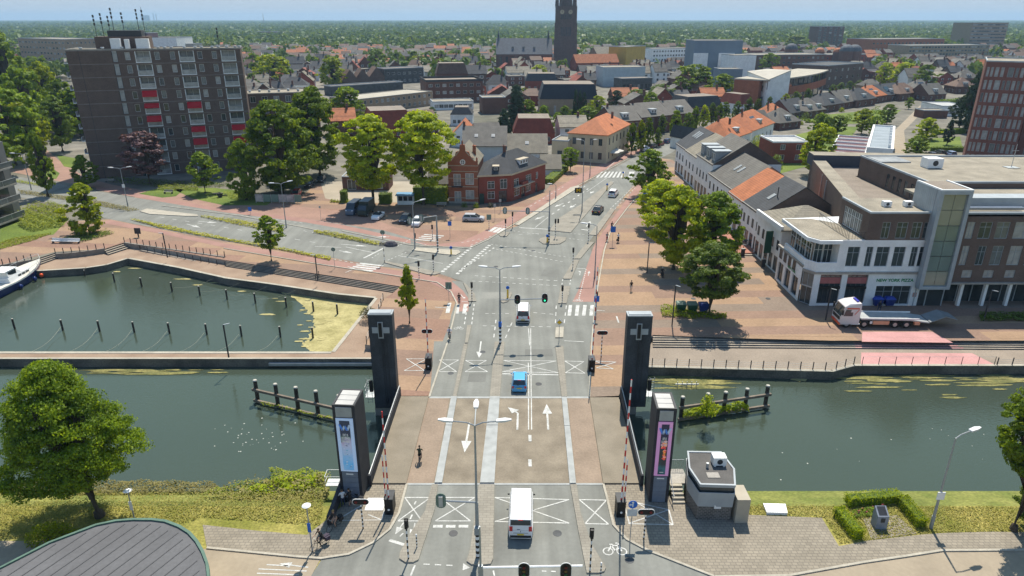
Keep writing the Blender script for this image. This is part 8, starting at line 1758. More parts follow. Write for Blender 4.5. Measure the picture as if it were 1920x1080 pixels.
def gantry(lab,b,vt,arms,heads,lamps,stripe=True,r=.125,face=1,lits=None,mast=None,extra=None,group=None):
 p=G(*b);h=HT(b[0],b[1],vt);t=thing('signal_gantry',lab,'traffic light',p,0,group);m=MB();sh=2.4 if stripe else 0
 if stripe:stripes(m,0,0,0,sh,r*1.25,9,1,2)
 ah=max([a[2]for a in arms]+[3]);m.cyl((0,0,sh),(0,0,ah),r*1.15,r,8,0);m.cyl((0,0,ah),(0,0,h),r*.75,r*.5,8,0);m.obj('pole',[M_pole,M_black,M_wpaint],t)
 for dx,dy,z in arms:m=MB();m.tube([(0,0,z),(dx,dy,z+.08)],.075,6);m.obj('arm',M_pole,t)
 for k,(x,y,z)in enumerate(heads):signal_head(t,x,y,z,face,(lits or{}).get(k))
 for ang,L_ in lamps:lamp_arm(t,0,0,h-.05,ang,L_)
 m=MB();m.box(-.2,.2,-.35,.0,2.5,3.1);m.obj('control_box',M_blue if face<0 else M_pole,t);return t,h
gantry('big lamp and signal gantry standing on the near median, green-backed signal on its left arm',(896,1047),797,[(-2.6,.1,5.2)],[(-2.6,-.0,5.35)],[(0.02,1.6),(math.pi-.02,1.6),(math.pi/2,1.8)],face=1)
gantry('lamp and signal gantry before the crossing with two black signals, one showing green',(938,645),505,[(5.9,.25,6.0)],[(2.13,.05,6.05),(5.5,.2,6.15)],[(0,1.6),(math.pi,1.6)],face=-1,lits={1:2})
gantry('signal gantry on the pointed island of the main road, two green-backed signals over the lanes',(1029,455),357,[(-8.6,.5,5.8)],[(-8.0,.45,5.9),(-3.9,.25,5.9)],[],face=1)
gantry('signal gantry on the west road island with its arm reaching toward the parked cars',(821,473),406,[(-4.6,-3.0,6.6)],[(-4.2,-2.75,6.5),(-2.4,-1.55,6.6)],[],face=1)
t=thing('signal_gantry','signal gantry at the bottom edge, its arm carrying two black signals over the road','traffic light',(-1.97,33.4,0));m=MB();stripes(m,0,0,0,2.4,.2,9,1,2);m.cyl((0,0,2.4),(0,0,6.2),.19,.16,8,0);m.cyl((0,0,6.2),(0,0,9.2),.07,.05,8,0);m.obj('pole',[M_pole,M_black,M_wpaint],t);m=MB();m.tube([(0,0,6.0),(6.4,.1,6.05)],.08,6);m.obj('arm',M_wpaint,t)
for x in(2.72,5.35):signal_head(t,x,.0,5.75,-1)
def street_lamp(lab,b,vt,ang,L_=1.8,twin=False,r=.09,group=None,sign=None):
 p=G(*b);h=HT(b[0],b[1],vt);t=thing('street_lamp',lab,'street lamp',p,0,group);m=MB();m.cyl((0,0,0),(0,0,1.2),r*1.5,r*1.4,8);m.cyl((0,0,1.2),(0,0,h-.3),r*1.1,r*.6,8);m.obj('pole',M_pole,t);lamp_arm(t,0,0,h-.35,ang,L_,.35)
 if twin:lamp_arm(t,0,0,h-.35,ang+math.pi,L_,.35)
 if sign:m=MB();m.box(-.3,.3,-.16,-.1,sign,sign+.7);m.obj('sign',M_wpaint,t)
 return t
street_lamp('curved street lamp on the grass right of the memorial hedge',(1745,990),815,.35,1.5,r=.1,sign=2.9)
street_lamp('tall twin-armed street lamp with a white banner at the west road',(240,387),314,.2,1.4,True,sign=4.2);street_lamp('twin-armed street lamp in front of the left park',(59,356),287,.2,1.6,True);street_lamp('twin-armed street lamp by the banner frames on the west road',(537,427),342,.5,1.3,True)
street_lamp('street lamp with striped foot behind the parked cars',(778,467),378,.6,1.6);street_lamp('pole lamp with yellow letter sign on the main road median',(1091,398),262,math.pi,.8)
p=G(1091,398);t=thing('restaurant_sign','small dark sign with a yellow M on the median lamp pole','sign',(p[0],p[1]-.2,9.6));
h_=HT(1091,398,357);t.location=(p[0]-.9,p[1]-.12,h_-.55);m=MB();m.box(-.75,.75,0,.1,0,1.1);m.obj('board',M_black,t);text('M',t,(0,-.02,.55),1.0,M_yellow,'letter',0,.8)
street_lamp('thin street lamp beside the right cycle path signs',(1115,520),420,math.pi-.1,1.6);street_lamp('street lamp before the corner house, arm over the pavement',(1042,372),345,math.pi,1.0);street_lamp('thin pole lamp by the crossing near the small cafe tree',(1106,330),262,0,.6)
def plaza_lamp(lab,b,vt,ang=0,L_=.7):
 p=G(*b);h=HT(b[0],b[1],vt);t=thing('plaza_lamp',lab,'street lamp',p);m=MB();m.box(-.07,.07,-.07,.07,0,h);m.obj('pole',M_dark,t);dx,dy=math.cos(ang),math.sin(ang);m=MB();m.loft([[(0,0-.08,h-.05),(0,.08,h-.05),(0,.08,h+.03),(0,-.08,h+.03)],[(dx*L_,dy*L_-.09,h-.02),(dx*L_,dy*L_+.09,h-.02),(dx*L_,dy*L_+.09,h+.04),(dx*L_,dy*L_-.09,h+.04)]]);m.obj('lamp_head',M_zinc,t)
plaza_lamp('dark slim lamp on the pier between basin and canal',(429,670),609,.6);plaza_lamp('dark slim lamp at the foot of the long basin steps',(596,527),478,math.pi);plaza_lamp('dark T-shaped lamp behind the ramp walls',(314,483),437,math.pi);plaza_lamp('dark slim lamp beside the waste containers',(1260,610),535,-.8);plaza_lamp('dark slim lamp in front of the pizza shop and truck cab',(1548,600),541,-.8);plaza_lamp('dark slim lamp by the hedge right of the truck ramp',(1844,602),544,-.8);plaza_lamp('dark slim lamp under the left plaza trees',(1213,512),455,0)
def path_lamp(lab,b,vt,sign=None):
 p=G(*b);h=HT(b[0],b[1],vt);t=thing('path_lamp',lab,'street lamp',p);m=MB();m.cyl((0,0,0),(0,0,h-.1),.06,.045,6);m.obj('pole',M_pole,t);m=MB();m.cyl((0,0,h-.15),(0,0,h),.12,.34,12);m.cyl((0,0,h),(0,0,h+.1),.34,.2,12,1);m.obj('lamp_head',[M_pole,M_wpaint],t)
 if sign:m=MB();m.box(-.12,.14,-.09,-.06,sign,sign+.85);m.obj('sign',sign_m,t)
sign_m=M_blue;path_lamp('mushroom-headed path lamp with blue sign beside the resting cyclists',(586,1034),948,1.9);sign_m=M_wpaint;path_lamp('mushroom-headed path lamp on the grass behind the pavilion',(252,972),920,.9)
def barrier(lab,b,vt,lean=0,n=14,second=None):
 p=G(*b);h=HT(b[0],b[1],vt);t=thing('barrier',lab,'barrier',p);m=MB();m.box(-.35,.35,-.3,.9,0,1.5);m.box(-.38,.38,-.33,.93,1.5,1.58,1);m.obj('housing',[M_black,M_dark],t)
 m=MB();
 for i in range(n):z0,z1=1.2+(h-1.2)*i/n,1.2+(h-1.2)*(i+1)/n;f0,f1=i/n*lean,(i+1)/n*lean;m.cyl((f0,0,z0),(f1,0,z1),.075-.02*i/n,.075-.02*(i+1)/n,6,i%2,False)
 m.cyl((lean,0,h),(lean,0,h+.02),.055,.055,6);m.obj('boom',[M_red,M_wpaint],t)
 if second:
  m=MB();hh=HT(b[0],b[1],second[1]);x=second[0]
  for i in range(8):z0,z1=1.2+(hh-1.2)*i/8,1.2+(hh-1.2)*(i+1)/8;m.cyl((x,.2,z0),(x,.2,z1),.06,.06,6,i%2,False)
  m.obj('footway_boom',[M_red,M_wpaint],t)
 m=MB();m.cyl((.0,-.34,.55),(.0,-.37,.55),.1,.1,10);m.obj('lamp',M_wpaint,t)
barrier('raised barrier with two red and white booms beside the left poster tower',(731,961),772,0.02,15,(-.3,856));barrier('raised barrier with two red and white booms beside the right poster tower',(1163,966),712,.12,20,(.3,864));barrier('raised red and white barrier beside the left lift tower',(804,692),560,0,16);barrier('raised red and white barrier beside the right lift tower, next to blue cycle sign',(1109,696),500,.15,22)
def wigwag(lab,b,vt):
 p=G(*b);h=HT(b[0],b[1],vt);t=thing('bridge_signal',lab,'traffic light',p);m=MB();stripes(m,0,0,0,h-.25,.06,12,0,1);m.obj('pole',[M_black,M_wpaint],t);m=MB();n=8;w,r=.38,.24;out=[(w+r*math.cos(a),r*math.sin(a))for a in[-math.pi/2+math.pi*i/n for i in range(n+1)]]+[(-w+r*math.cos(a),r*math.sin(a))for a in[math.pi/2+math.pi*i/n for i in range(n+1)]]
 rim=[(x*1.08,z*1.16)for x,z in out];m.loft([[(x,-.02,h+z)for x,z in rim],[(x,.02,h+z)for x,z in rim]],1);m.loft([[(x,-.05,h+z)for x,z in out],[(x,.05,h+z)for x,z in out]],0);bp=m.obj('back_plate',[M_black,M_wpaint],t)
 for s in(-1,1):m=MB();m.cyl((s*.36,-.05,h),(s*.36,-.09,h),.11,.11,10);m.obj('lens',mat('red lens',(.16,.01,.01),.3,.05,3),bp)
wigwag('twin-lens bridge warning signal on a striped pole left, by the white cover plate',(681,991),941);wigwag('twin-lens bridge warning signal on a striped pole right, beside the blue turn sign',(1207,1011),960);wigwag('twin-lens bridge warning signal by the left far barrier',(803,668),621);wigwag('twin-lens bridge warning signal by the right far barrier',(1127,670),624)
def sign(lab,b,vt,shape='disc',m=None,w=.6,stripe=False,name='road_sign',cat='road sign',mark=None,extra=None,face=-1):
 p=G(*b);h=HT(b[0],b[1],vt);t=thing(name,lab,cat,p);k=MB()
 if stripe:stripes(k,0,0,0,h-.2,.05,10,1,2)
 else:k.cyl((0,0,0),(0,0,h+.2),.035,.03,6)
 k.obj('post',[M_pole,M_black,M_wpaint],t);k=MB();y=.05*face
 if shape=='disc':k.cyl((0,y,h),(0,y+.03*face,h),w/2,w/2,16)
 elif shape=='diamond':k.loft([[(0,y,h-w*.62),(w*.62,y,h),(0,y,h+w*.62),(-w*.62,y,h)],[(0,y+.02*face,h-w*.62),(w*.62,y+.02*face,h),(0,y+.02*face,h+w*.62),(-w*.62,y+.02*face,h)]])
 else:k.box(-w/2,w/2,*sorted((y,y+.03*face)),h-w*.6,h+w*.6)
 pl=k.obj('plate',m or M_blue,t)
 if mark=='diamond':k=MB();y2=y+.03*face;k.loft([[(0,y2,h-w*.42),(w*.42,y2,h),(0,y2,h+w*.42),(-w*.42,y2,h)],[(0,y2+.01*face,h-w*.42),(w*.42,y2+.01*face,h),(0,y2+.01*face,h+w*.42),(-w*.42,y2+.01*face,h)]]);k.obj('mark',M_yellow,pl)
 if mark=='arrow':k=MB();y2=y+.035*face;k.box(-.04,.04,y2-.005,y2+.005,h-w*.3,h+w*.25);k.box(-w*.3,-.04,y2-.005,y2+.005,h-.05,h+.03);k.poly([(-w*.42,y2,h-.01),(-w*.26,y2,h-.13),(-w*.26,y2,h+.11)]);k.poly([(-.12,y2,h+w*.22),(.12,y2,h+w*.22),(0,y2,h+w*.42)]);k.obj('mark',M_wpaint,pl)
 if extra:k=MB();k.box(-.38,.38,*sorted((y,y+.02*face)),h-w*.5-.72,h-w*.5-.06);k.obj('info_plate',mat('info plate',(.5,.52,.53),.5,.08,3),pl)
 return t
sign('round blue turn-left sign with grey text plate right of the near barrier',(1181,1014),945,'disc',M_blue,.72,mark='arrow',extra=1)
sign('yellow diamond priority sign on the white island beside the right lane',(1048,641),604,'diamond',M_wpaint,.75,mark='diamond');sign('blue square cycle sign left of the far right barrier boom',(1117,598),560,'square',M_blue,.7)
sign('blue sign with cyclists passing at the right zebra crossing',(1148,460),430,'square',M_blue,.9);sign('blue board beside the round street tree at the plaza edge',(1209,385),361,'square',M_blue,1.3,name='info_board',cat='sign');sign('blue parking sign on the brick square corner',(844,446),419,'square',M_blue,.7);sign('grey-backed round sign on a striped pole at the west road median',(721,493),436,'disc',M_greenback,.8,True,face=1);sign('grey-backed sign beside the cycle path at the west zebra',(628,503),468,'disc',M_greenback,.7,face=1);sign('dark square sign back by the curve of the left cycle path',(842,566),536,'square',M_greenback,.9,face=1);sign('small sign pole before the pale shrub of the corner house',(928,413),385,'square',M_pole,.5);sign('thin sign pole near the corner house bay',(938,398),376,'square',M_pole,.5);sign('square grey board on a striped pole at the square corner',(917,428),407,'square',M_greenback,.9,True);sign('blue arrow sign on the west road divider',(470,392+10),392,'square',M_blue,.7);sign('thin marker pole at the edge of the brick square',(602,412),388,'square',M_pole,.35)
def small_signal(lab,b,vt,dbl=False):
 p=G(*b);h=HT(b[0],b[1],vt);t=thing('signal_post',lab,'traffic light',p);m=MB();stripes(m,0,0,0,h-.7,.06,11,0,1);m.obj('pole',[M_black,M_wpaint],t);mini_signal(t,0,0,h-.75)
 if dbl:mini_signal(t,.5,0,h-.75)
for a in(('signal post at the tip of the near left island',(766,1050),975),('signal post at the bottom on the near right island',(1106,1075),993),('signal post on the zebra island by the red curve',(885,566),530,),('signal post on the first right-hand island by the cycle path',(1054,568),536),('signal post on the right-hand island at the crossing, black head',(1074,503),465),('signal post near the right zebra of the main road',(1103,453),419),('double signal post on the pointed island',(1041,446),411,1),('signal post on the zebra islet at the north corner',(948,440),411),('signal post in front of the green-backed signals at the divider',(961,428),398),('signal post by the west zebra',(811,448),422),('striped signal post on the low west island, right one',(813,511),478),('striped signal post on the low west island, left one',(786,522),490),('signal post with striped foot on the west gantry island',(779,466),438),('signal post behind the far right barrier boom',(1117,597),548)):small_signal(*a[:3],dbl=len(a)>3)
def bollard(lab,b,vt,top=M_yellow,disc=True):
 p=G(*b);h=HT(b[0],b[1],vt);t=thing('traffic_bollard',lab,'bollard',p);m=MB();m.cyl((0,0,0),(0,0,h*.72),.14,.12,8);m.obj('post',top,t)
 if disc:m=MB();m.cyl((0,-.04,h*.86),(0,.04,h*.86),.26,.26,12);m.obj('disc',M_blue,t)
bollard('yellow bollard with blue disc on the small median nose before the crossing',(952,560),536);bollard('yellow bollard with blue disc at the west island tip',(846,478),462);bollard('yellow bollard against the gantry on the pointed island',(1026,456),440);bollard('yellow bollard at the end of the main road median',(1138,357),344);bollard('yellow bollard at the far zebra',(1168,334),322)
for a,b,v in(((782,1028),(781,1010),985),((1126,1082),(1,1),1040)):
 p=G(*a);t=thing('striped_bollard','short striped bollard on the near '+('left' if a[0]<900 else 'right')+' island','bollard',p);m=MB();stripes(m,0,0,0,1.25,.05,8,0,1);m.ball((0,0,1.3),.08,.08,.08,6,4,1);m.obj('post',[M_black,M_wpaint],t)
for i,q in enumerate(((905,660),(1010,720),(845,700),(965,955),(1045,1000),(850,1000),(1000,470),(930,500),(700,470),(1120,400),(640,448),(1180,620),(1300,560),(1440,560),(1180,1050))):
 b=MB();z_=.018 if i!=7 else .018;b.cyl((0,0,0),(0,0,z_),.36,.36,14);tag(b.obj('manhole_cover',M_dark if i%2 else M_concd,None,G(*q)),'round iron manhole cover in the paving or road','manhole cover','manhole covers')
# bins, benches, banner frames, boulder, cannon, cafe parasols
for i,(u,m,lab)in enumerate(((1276,mat('bin green',(.02,.075,.04),.5,.08,2),'green wheeled waste container, left of three on the plaza'),(1297,MATS['bin green'],'green wheeled waste container, middle of three on the plaza'),(1318,mat('bin blue',(.012,.03,.16),.5,.08,2),'blue wheeled waste container by the tree trunk'))):
 t=thing('waste_container',lab,'waste container',G(u,583+i),0,'waste containers on the plaza');b=MB();b.loft([[(-.5,-.4,.2),(.5,-.4,.2),(.5,.4,.2),(-.5,.4,.2)],[(-.68,-.52,1.15),(.68,-.52,1.15),(.68,.52,1.15),(-.68,.52,1.15)]]);b.obj('tub',m,t);b=MB();b.loft([[(-.72,-.56,1.15),(.72,-.56,1.15),(.72,.56,1.15),(-.72,.56,1.15)],[(-.6,-.3,1.38),(.6,-.3,1.38),(.6,.5,1.38),(-.6,.5,1.38)]]);b.obj('lid',M_greenback if i<2 else m,t)
 for x in(-.45,.45):b=MB();b.cyl((x-.04,-.3,.1),(x+.04,-.3,.1),.1,.1,8);b.obj('wheel',M_tyre,t)
for i,(u,lab)in enumerate(((1643,'dark blue waste container at the pizza shop window, left one'),(1665,'blue waste container at the pizza shop window, right one'))):t=thing('waste_container',lab,'waste container',G(u,573));b=MB();b.loft([[(-.5,-.4,.15),(.5,-.4,.15),(.5,.3,.15),(-.5,.3,.15)],[(-.75,-.5,1.1),(.75,-.5,1.1),(.75,.3,1.1),(-.75,.3,1.1)]]);b.obj('tub',MATS['bin blue'],t);b=MB();b.loft([[(-.78,-.52,1.1),(.78,-.52,1.1),(.78,.3,1.1),(-.78,.3,1.1)],[(-.5,-.3,1.4),(.5,-.3,1.4),(.5,.3,1.4),(-.5,.3,1.4)]]);b.obj('lid',mat('bin lid blue',(.02,.05,.3),.5,.08,2),t)
def bench(lab,b,rz=0,L_=2.2,m=M_conc):
 t=thing('bench',lab,'bench',G(*b),rz);k=MB();k.box(-L_/2,L_/2,-.25,.25,.4,.48);k.obj('seat',m,t);k=MB();k.box(-L_/2,L_/2,.22,.28,.55,.9);k.obj('backrest',m,t)
 for x in(-L_/2+.2,L_/2-.2):k=MB();k.box(x-.06,x+.06,-.22,.26,0,.4);k.obj('leg',M_dark,t)
bench('long pale bench in front of the bright egg-shaped tree',(124,456),-.05,5.2,M_wpaint);bench('pale bench on the brick pavement before the park lawn',(316,363),-.1);bench('bench in the shade at the foot of the apartment block',(206,342),0);bench('bench under the right plane tree',(828,387),0)
t=thing('cannon','small black cannon on the lawn by the west road','cannon',G(410,370),.5);b=MB();b.cyl((-1.2,0,1.0),(1.0,0,.75),.14,.22,8);b.obj('barrel',M_black,t)
for s in(-.45,.45):b=MB();b.cyl((.3,s-.05,.55),(.3,s+.05,.55),.55,.55,12);b.obj('wheel',M_dark,t)
b=MB();b.box(.2,1.9,-.15,.15,.2,.45);b.obj('trail',M_dark,t)
t=thing('boulder','dark boulder at the end of the west road planting','boulder',G(733,461));b=MB();b.loft([[(1.2*s_*math.cos(a)*(1+.15*math.sin(3*a)),.7*s_*math.sin(a),z)for a in[i*.524 for i in range(12)]]for s_,z in((1,0),(.95,.4),(.6,.8),(.2,.95))]);b.obj('stone',mat('boulder',(.10,.09,.10),.9,.3,2,bump=.5),t)
t,W=frame('banner_frames','row of framed picture banners in front of the parking yard',(480,380),(567,381));
for i in range(6):b=MB();x=W*i/6;b.box(x+.1,x+W/6-.1,-.04,.04,.25,1.9,1 if i in(0,3,4)else 0);b.obj('banner',[M_greenback,mat('picture banner',(.45,.38,.36),.6,.35,.9)],t);b=MB();b.box(x,x+.08,-.06,.06,0,2.0);b.obj('post',M_metal,t)
t=thing('info_board','dark information board above the ramp walls','sign',G(260,445));b=MB();b.box(-.55,.55,-.08,.08,.7,1.8);b.obj('board',M_dark,t);b=MB();b.box(-.1,.1,-.06,.06,0,.7);b.obj('post',M_dark,t)
t=thing('playground_hut','small white and blue kiosk hut behind the parked cars','kiosk',G(745,384));b=MB();b.box(0,3.6,0,2.0,0,2.2);b.obj('wall',M_white_r,t);b=MB();b.box(-.2,3.8,-.9,2.2,2.2,2.32);b.obj('roof',mat('kiosk blue',(.10,.25,.42),.6,.1,1),t)
for x in(.3,1.4,2.5):window(t,x,-.02,.9,.9,1.0,'d',0)
t=thing('yard_house','low brown brick building with flat roof in the sandy yard between the plane trunks','building',G(643,357));body(t,11,6,3.2,[(1.2,3.2,.2,2.6),(5,6.2,.9,2.3),(7.2,9.6,.4,2.6)],mats=M_brick_b,glass=(0,2));roof_flat(t,11,6,3.2,M_r_tn,.2)
t=thing('yard_house','grey roofed low house beside the left side of the gabled house','house',G(803,368));body(t,6.4,6,3.0,[(1,3,.9,2.3)],mats=M_brick_d);roof_gable(t,6.4,6,3.0,2.2,M_r_gy,'x',.3,M_brick_d)
for i,(u,v)in enumerate(((1147,288),(1155,285))):t=thing('cafe_parasol','pale round parasol of the cafe terrace, '+('nearer' if i==0 else 'farther')+' one','parasol',G(u,v+12));b=MB();b.cyl((0,0,0),(0,0,2.5),.04,.03,6);b.obj('pole',M_pole,t);b=MB();b.cyl((0,0,2.3),(0,0,2.9),2.2,.1,12);b.obj('canopy',mat('parasol cloth',(.5,.48,.44),.9,.06,1),t)
t=thing('cafe_terrace','low wooden terrace deck with two steps outside the white shops','terrace',G(1400,478));b=MB();b.box(-1.5,3.2,0,14,0,.35);b.obj('deck',mat('terrace wood',(.30,.13,.09),.8,.15,1),t);b=MB();b.box(-1.5,3.2,-.4,0,0,.18);b.obj('step',M_kerb,t)
for i in range(4):b=MB();b.cyl((.2+(i%2)*1.2,2.5+i*2.6,.35),(.2+(i%2)*1.2,2.5+i*2.6,1.05),.05,.05,6);b.cyl((.2+(i%2)*1.2,2.5+i*2.6,1.05),(.2+(i%2)*1.2,2.5+i*2.6,1.1),.45,.45,10);b.obj('table',M_dark,t)
for i,(u,v)in enumerate(((1392,480),(1430,500))):t=thing('terrace_stand','dark menu stand at the '+('far' if i==0 else 'near')+' end of the shop terrace','stand',G(u,v));b=MB();b.box(-.3,.3,-.2,.2,.0,1.3);b.box(-.35,.35,-.25,.25,1.3,1.36,1);b.obj('stand',[M_dark,M_conc],t)
# ---------------------------------------------------------------- people and bicycles
def skin_body(J,E,rad):
 me=bpy.data.meshes.new('body');me.from_pydata([J[k]for k in J],[(list(J).index(a),list(J).index(b))for a,b in E],[]);o=bpy.data.objects.new('body',me);col.objects.link(o);m=o.modifiers.new('skin','SKIN');s=o.modifiers.new('sub','SUBSURF');s.levels=1;s.render_levels=1
 for i,k in enumerate(J):r=rad[k.rstrip('LR')]if k.rstrip('LR')in rad else rad[k];me.skin_vertices[0].data[i].radius=(r,r*.9);me.skin_vertices[0].data[i].use_root=(k=='pelvis')
 dg=bpy.context.evaluated_depsgraph_get();ev=o.evaluated_get(dg);out=bpy.data.meshes.new_from_object(ev);bpy.data.objects.remove(o);return out
RAD=dict(pelvis=.135,belly=.125,chest=.15,neck=.055,head=.088,crown=.075,sh=.07,el=.045,wr=.032,palm=.035,f=.012,t=.012,hip=.095,kn=.062,an=.042,toe=.035)
SEG=[('pelvis','belly'),('belly','chest'),('chest','neck'),('neck','head'),('head','crown')]
def pose(kind):
 if kind=='cycle':J=dict(pelvis=(0,-.22,1.0),belly=(0,-.17,1.15),chest=(0,-.08,1.34),neck=(0,-.02,1.52),head=(0,.03,1.64),crown=(0,.03,1.74));arm=[((.19,-.05,1.43),(.27,.12,1.2),(.25,.36,1.08))]*2;leg=[((.1,-.2,.95),(.12,.16,.82),(.11,.06,.4),(.11,.2,.36)),((.1,-.2,.95),(.12,.1,.62),(.11,.0,.2),(.11,.15,.17))]
 elif kind=='walk':J=dict(pelvis=(0,0,.95),belly=(0,.01,1.1),chest=(0,.02,1.3),neck=(0,.03,1.48),head=(0,.05,1.6),crown=(0,.05,1.7));arm=[((.19,.02,1.4),(.25,.08,1.13),(.24,.22,.92)),((.19,.02,1.4),(.25,-.1,1.14),(.24,-.14,.9))];leg=[((.1,0,.92),(.11,.16,.5),(.11,.12,.09),(.11,.27,.04)),((.1,0,.92),(.11,.0,.5),(.11,-.25,.13),(.11,-.12,.05))]
 elif kind=='sit':J=dict(pelvis=(0,0,.78),belly=(0,.03,.92),chest=(0,.08,1.12),neck=(0,.12,1.29),head=(0,.15,1.41),crown=(0,.15,1.51));arm=[((.19,.08,1.21),(.26,.2,.98),(.22,.42,.95))]*2;leg=[((.1,.03,.76),(.14,.42,.7),(.13,.4,.28),(.13,.55,.24))]*2
 else:J=dict(pelvis=(0,0,.95),belly=(0,0,1.1),chest=(0,.02,1.3),neck=(0,.03,1.48),head=(0,.05,1.6),crown=(0,.05,1.7));arm=[((.19,.02,1.4),(.26,.0,1.14),(.22,.12,.95)),((.19,.02,1.4),(.28,.08,1.15),(.12,.22,1.2))];leg=[((.1,0,.92),(.12,.03,.5),(.13,0,.09),(.14,.15,.04)),((.1,0,.92),(.11,.02,.5),(.12,-.02,.09),(.13,.13,.04))]
 E=list(SEG)
 for s,n,a,l in((1,'L',arm[0],leg[0]),(-1,'R',arm[1],leg[1])):
  for k,p in zip(('sh','el','wr'),a):J[k+n]=(s*p[0],p[1],p[2])
  d=(Vector(J['wr'+n])-Vector(J['el'+n])).normalized();pw=Vector(J['wr'+n]);J['palm'+n]=tuple(pw+d*.08)
  for k,p in zip(('hip','kn','an','toe'),l):J[k+n]=(s*p[0],p[1],p[2])
  E+=[('chest','sh'+n),('sh'+n,'el'+n),('el'+n,'wr'+n),('wr'+n,'palm'+n),('pelvis','hip'+n),('hip'+n,'kn'+n),('kn'+n,'an'+n),('an'+n,'toe'+n)]
 return J,E
BODY={}
def person(lab,loc,rz,kind,top,bottom,hair=(.04,.03,.02),shorts=False,group=None,bag=None,s=1.0,skin=(.42,.25,.17)):
 if kind not in BODY:
  J,E=pose(kind);me=skin_body(J,E,RAD);seg=[]
  for a,b in E:
   n=b.rstrip('LR');seg.append((Vector(J[a]),Vector(J[b]),{'belly':0,'chest':0,'neck':0,'head':2,'crown':2,'sh':0,'el':0,'wr':2,'palm':2,'hip':1,'kn':1,'an':3,'toe':4}[n]))
  idx=[]
  for p in me.polygons:
   c=p.center;best=min(seg,key=lambda q:(c-(q[0]+(q[1]-q[0])*max(0,min(1,(c-q[0]).dot(q[1]-q[0])/((q[1]-q[0]).length_squared+1e-9))))).length);idx.append(best[2])
  # fingers and nose joined on
  bm=bmesh.new();bm.from_mesh(me);fs=MB()
  for n,sg in(('L',1),('R',-1)):
   w_,p_=Vector(J['wr'+n]),Vector(J['palm'+n]);d=(p_-w_).normalized();x=Vector((sg,0,0));x=(x-d*x.dot(d)).normalized();y=d.cross(x)
   for i in range(4):o_=p_+x*0+y*(.03-.02*i);L_=(.065,.075,.07,.055)[i];k1=o_+d*L_*.5-x*.005;fs.cyl(o_,k1,.011,.01,5);fs.cyl(k1,k1+d*L_*.4-x*.02,.01,.007,5)
   o_=w_+d*.03+y*.03;fs.cyl(o_,o_+d*.045+y*.03-x*.01,.012,.009,5)
  hd=Vector(J['head']);fs.ball(hd+Vector((0,.092,.0)),.014,.02,.02,6,4);fs.ball(hd+Vector((-.033,.082,.025)),.01,.008,.008,6,4);fs.ball(hd+Vector((.033,.082,.025)),.01,.008,.008,6,4)
  for sg in(-1,1):fs.ball(hd+Vector((sg*.088,0,0)),.012,.02,.03,6,4)
  bm.free();v0=len(me.vertices);allv=[tuple(v.co)for v in me.vertices]+fs.v;allf=[tuple(p.vertices)for p in me.polygons]+[tuple(i+v0 for i in f)for f in fs.f];m2=bpy.data.meshes.new('body');m2.from_pydata(allv,[],allf);idx+=[2]*len(fs.f)
  m2.polygons.foreach_set('material_index',idx);m2.polygons.foreach_set('use_smooth',[True]*len(allf));m2.update();BODY[kind]=(m2,J)
 me,J=BODY[kind];me=me.copy();f=lambda c:mat('cloth %.3f %.3f %.3f'%c,c,.85,.12,6);sk_=f(skin)
 for m in(f(top),f(bottom),sk_,sk_ if shorts else f(bottom),f((.03,.03,.03))):me.materials.append(m)
 t=thing('person',lab,'person',loc,rz,group);t.scale=(s,s,s);put('body',me,t)
 b=MB();hd=Vector(J['crown']);b.ball(hd+Vector((0,-.025,-.015)),.096,.105,.085,10,7);b.obj('hair',f(hair),t,smooth=True)
 if bag:b=MB();c=Vector(J['chest']);b.box(-.15,.15,c[1]-.3,c[1]-.13,c[2]-.28,c[2]+.12);b.obj('backpack',f(bag),t)
 return t
BK={}
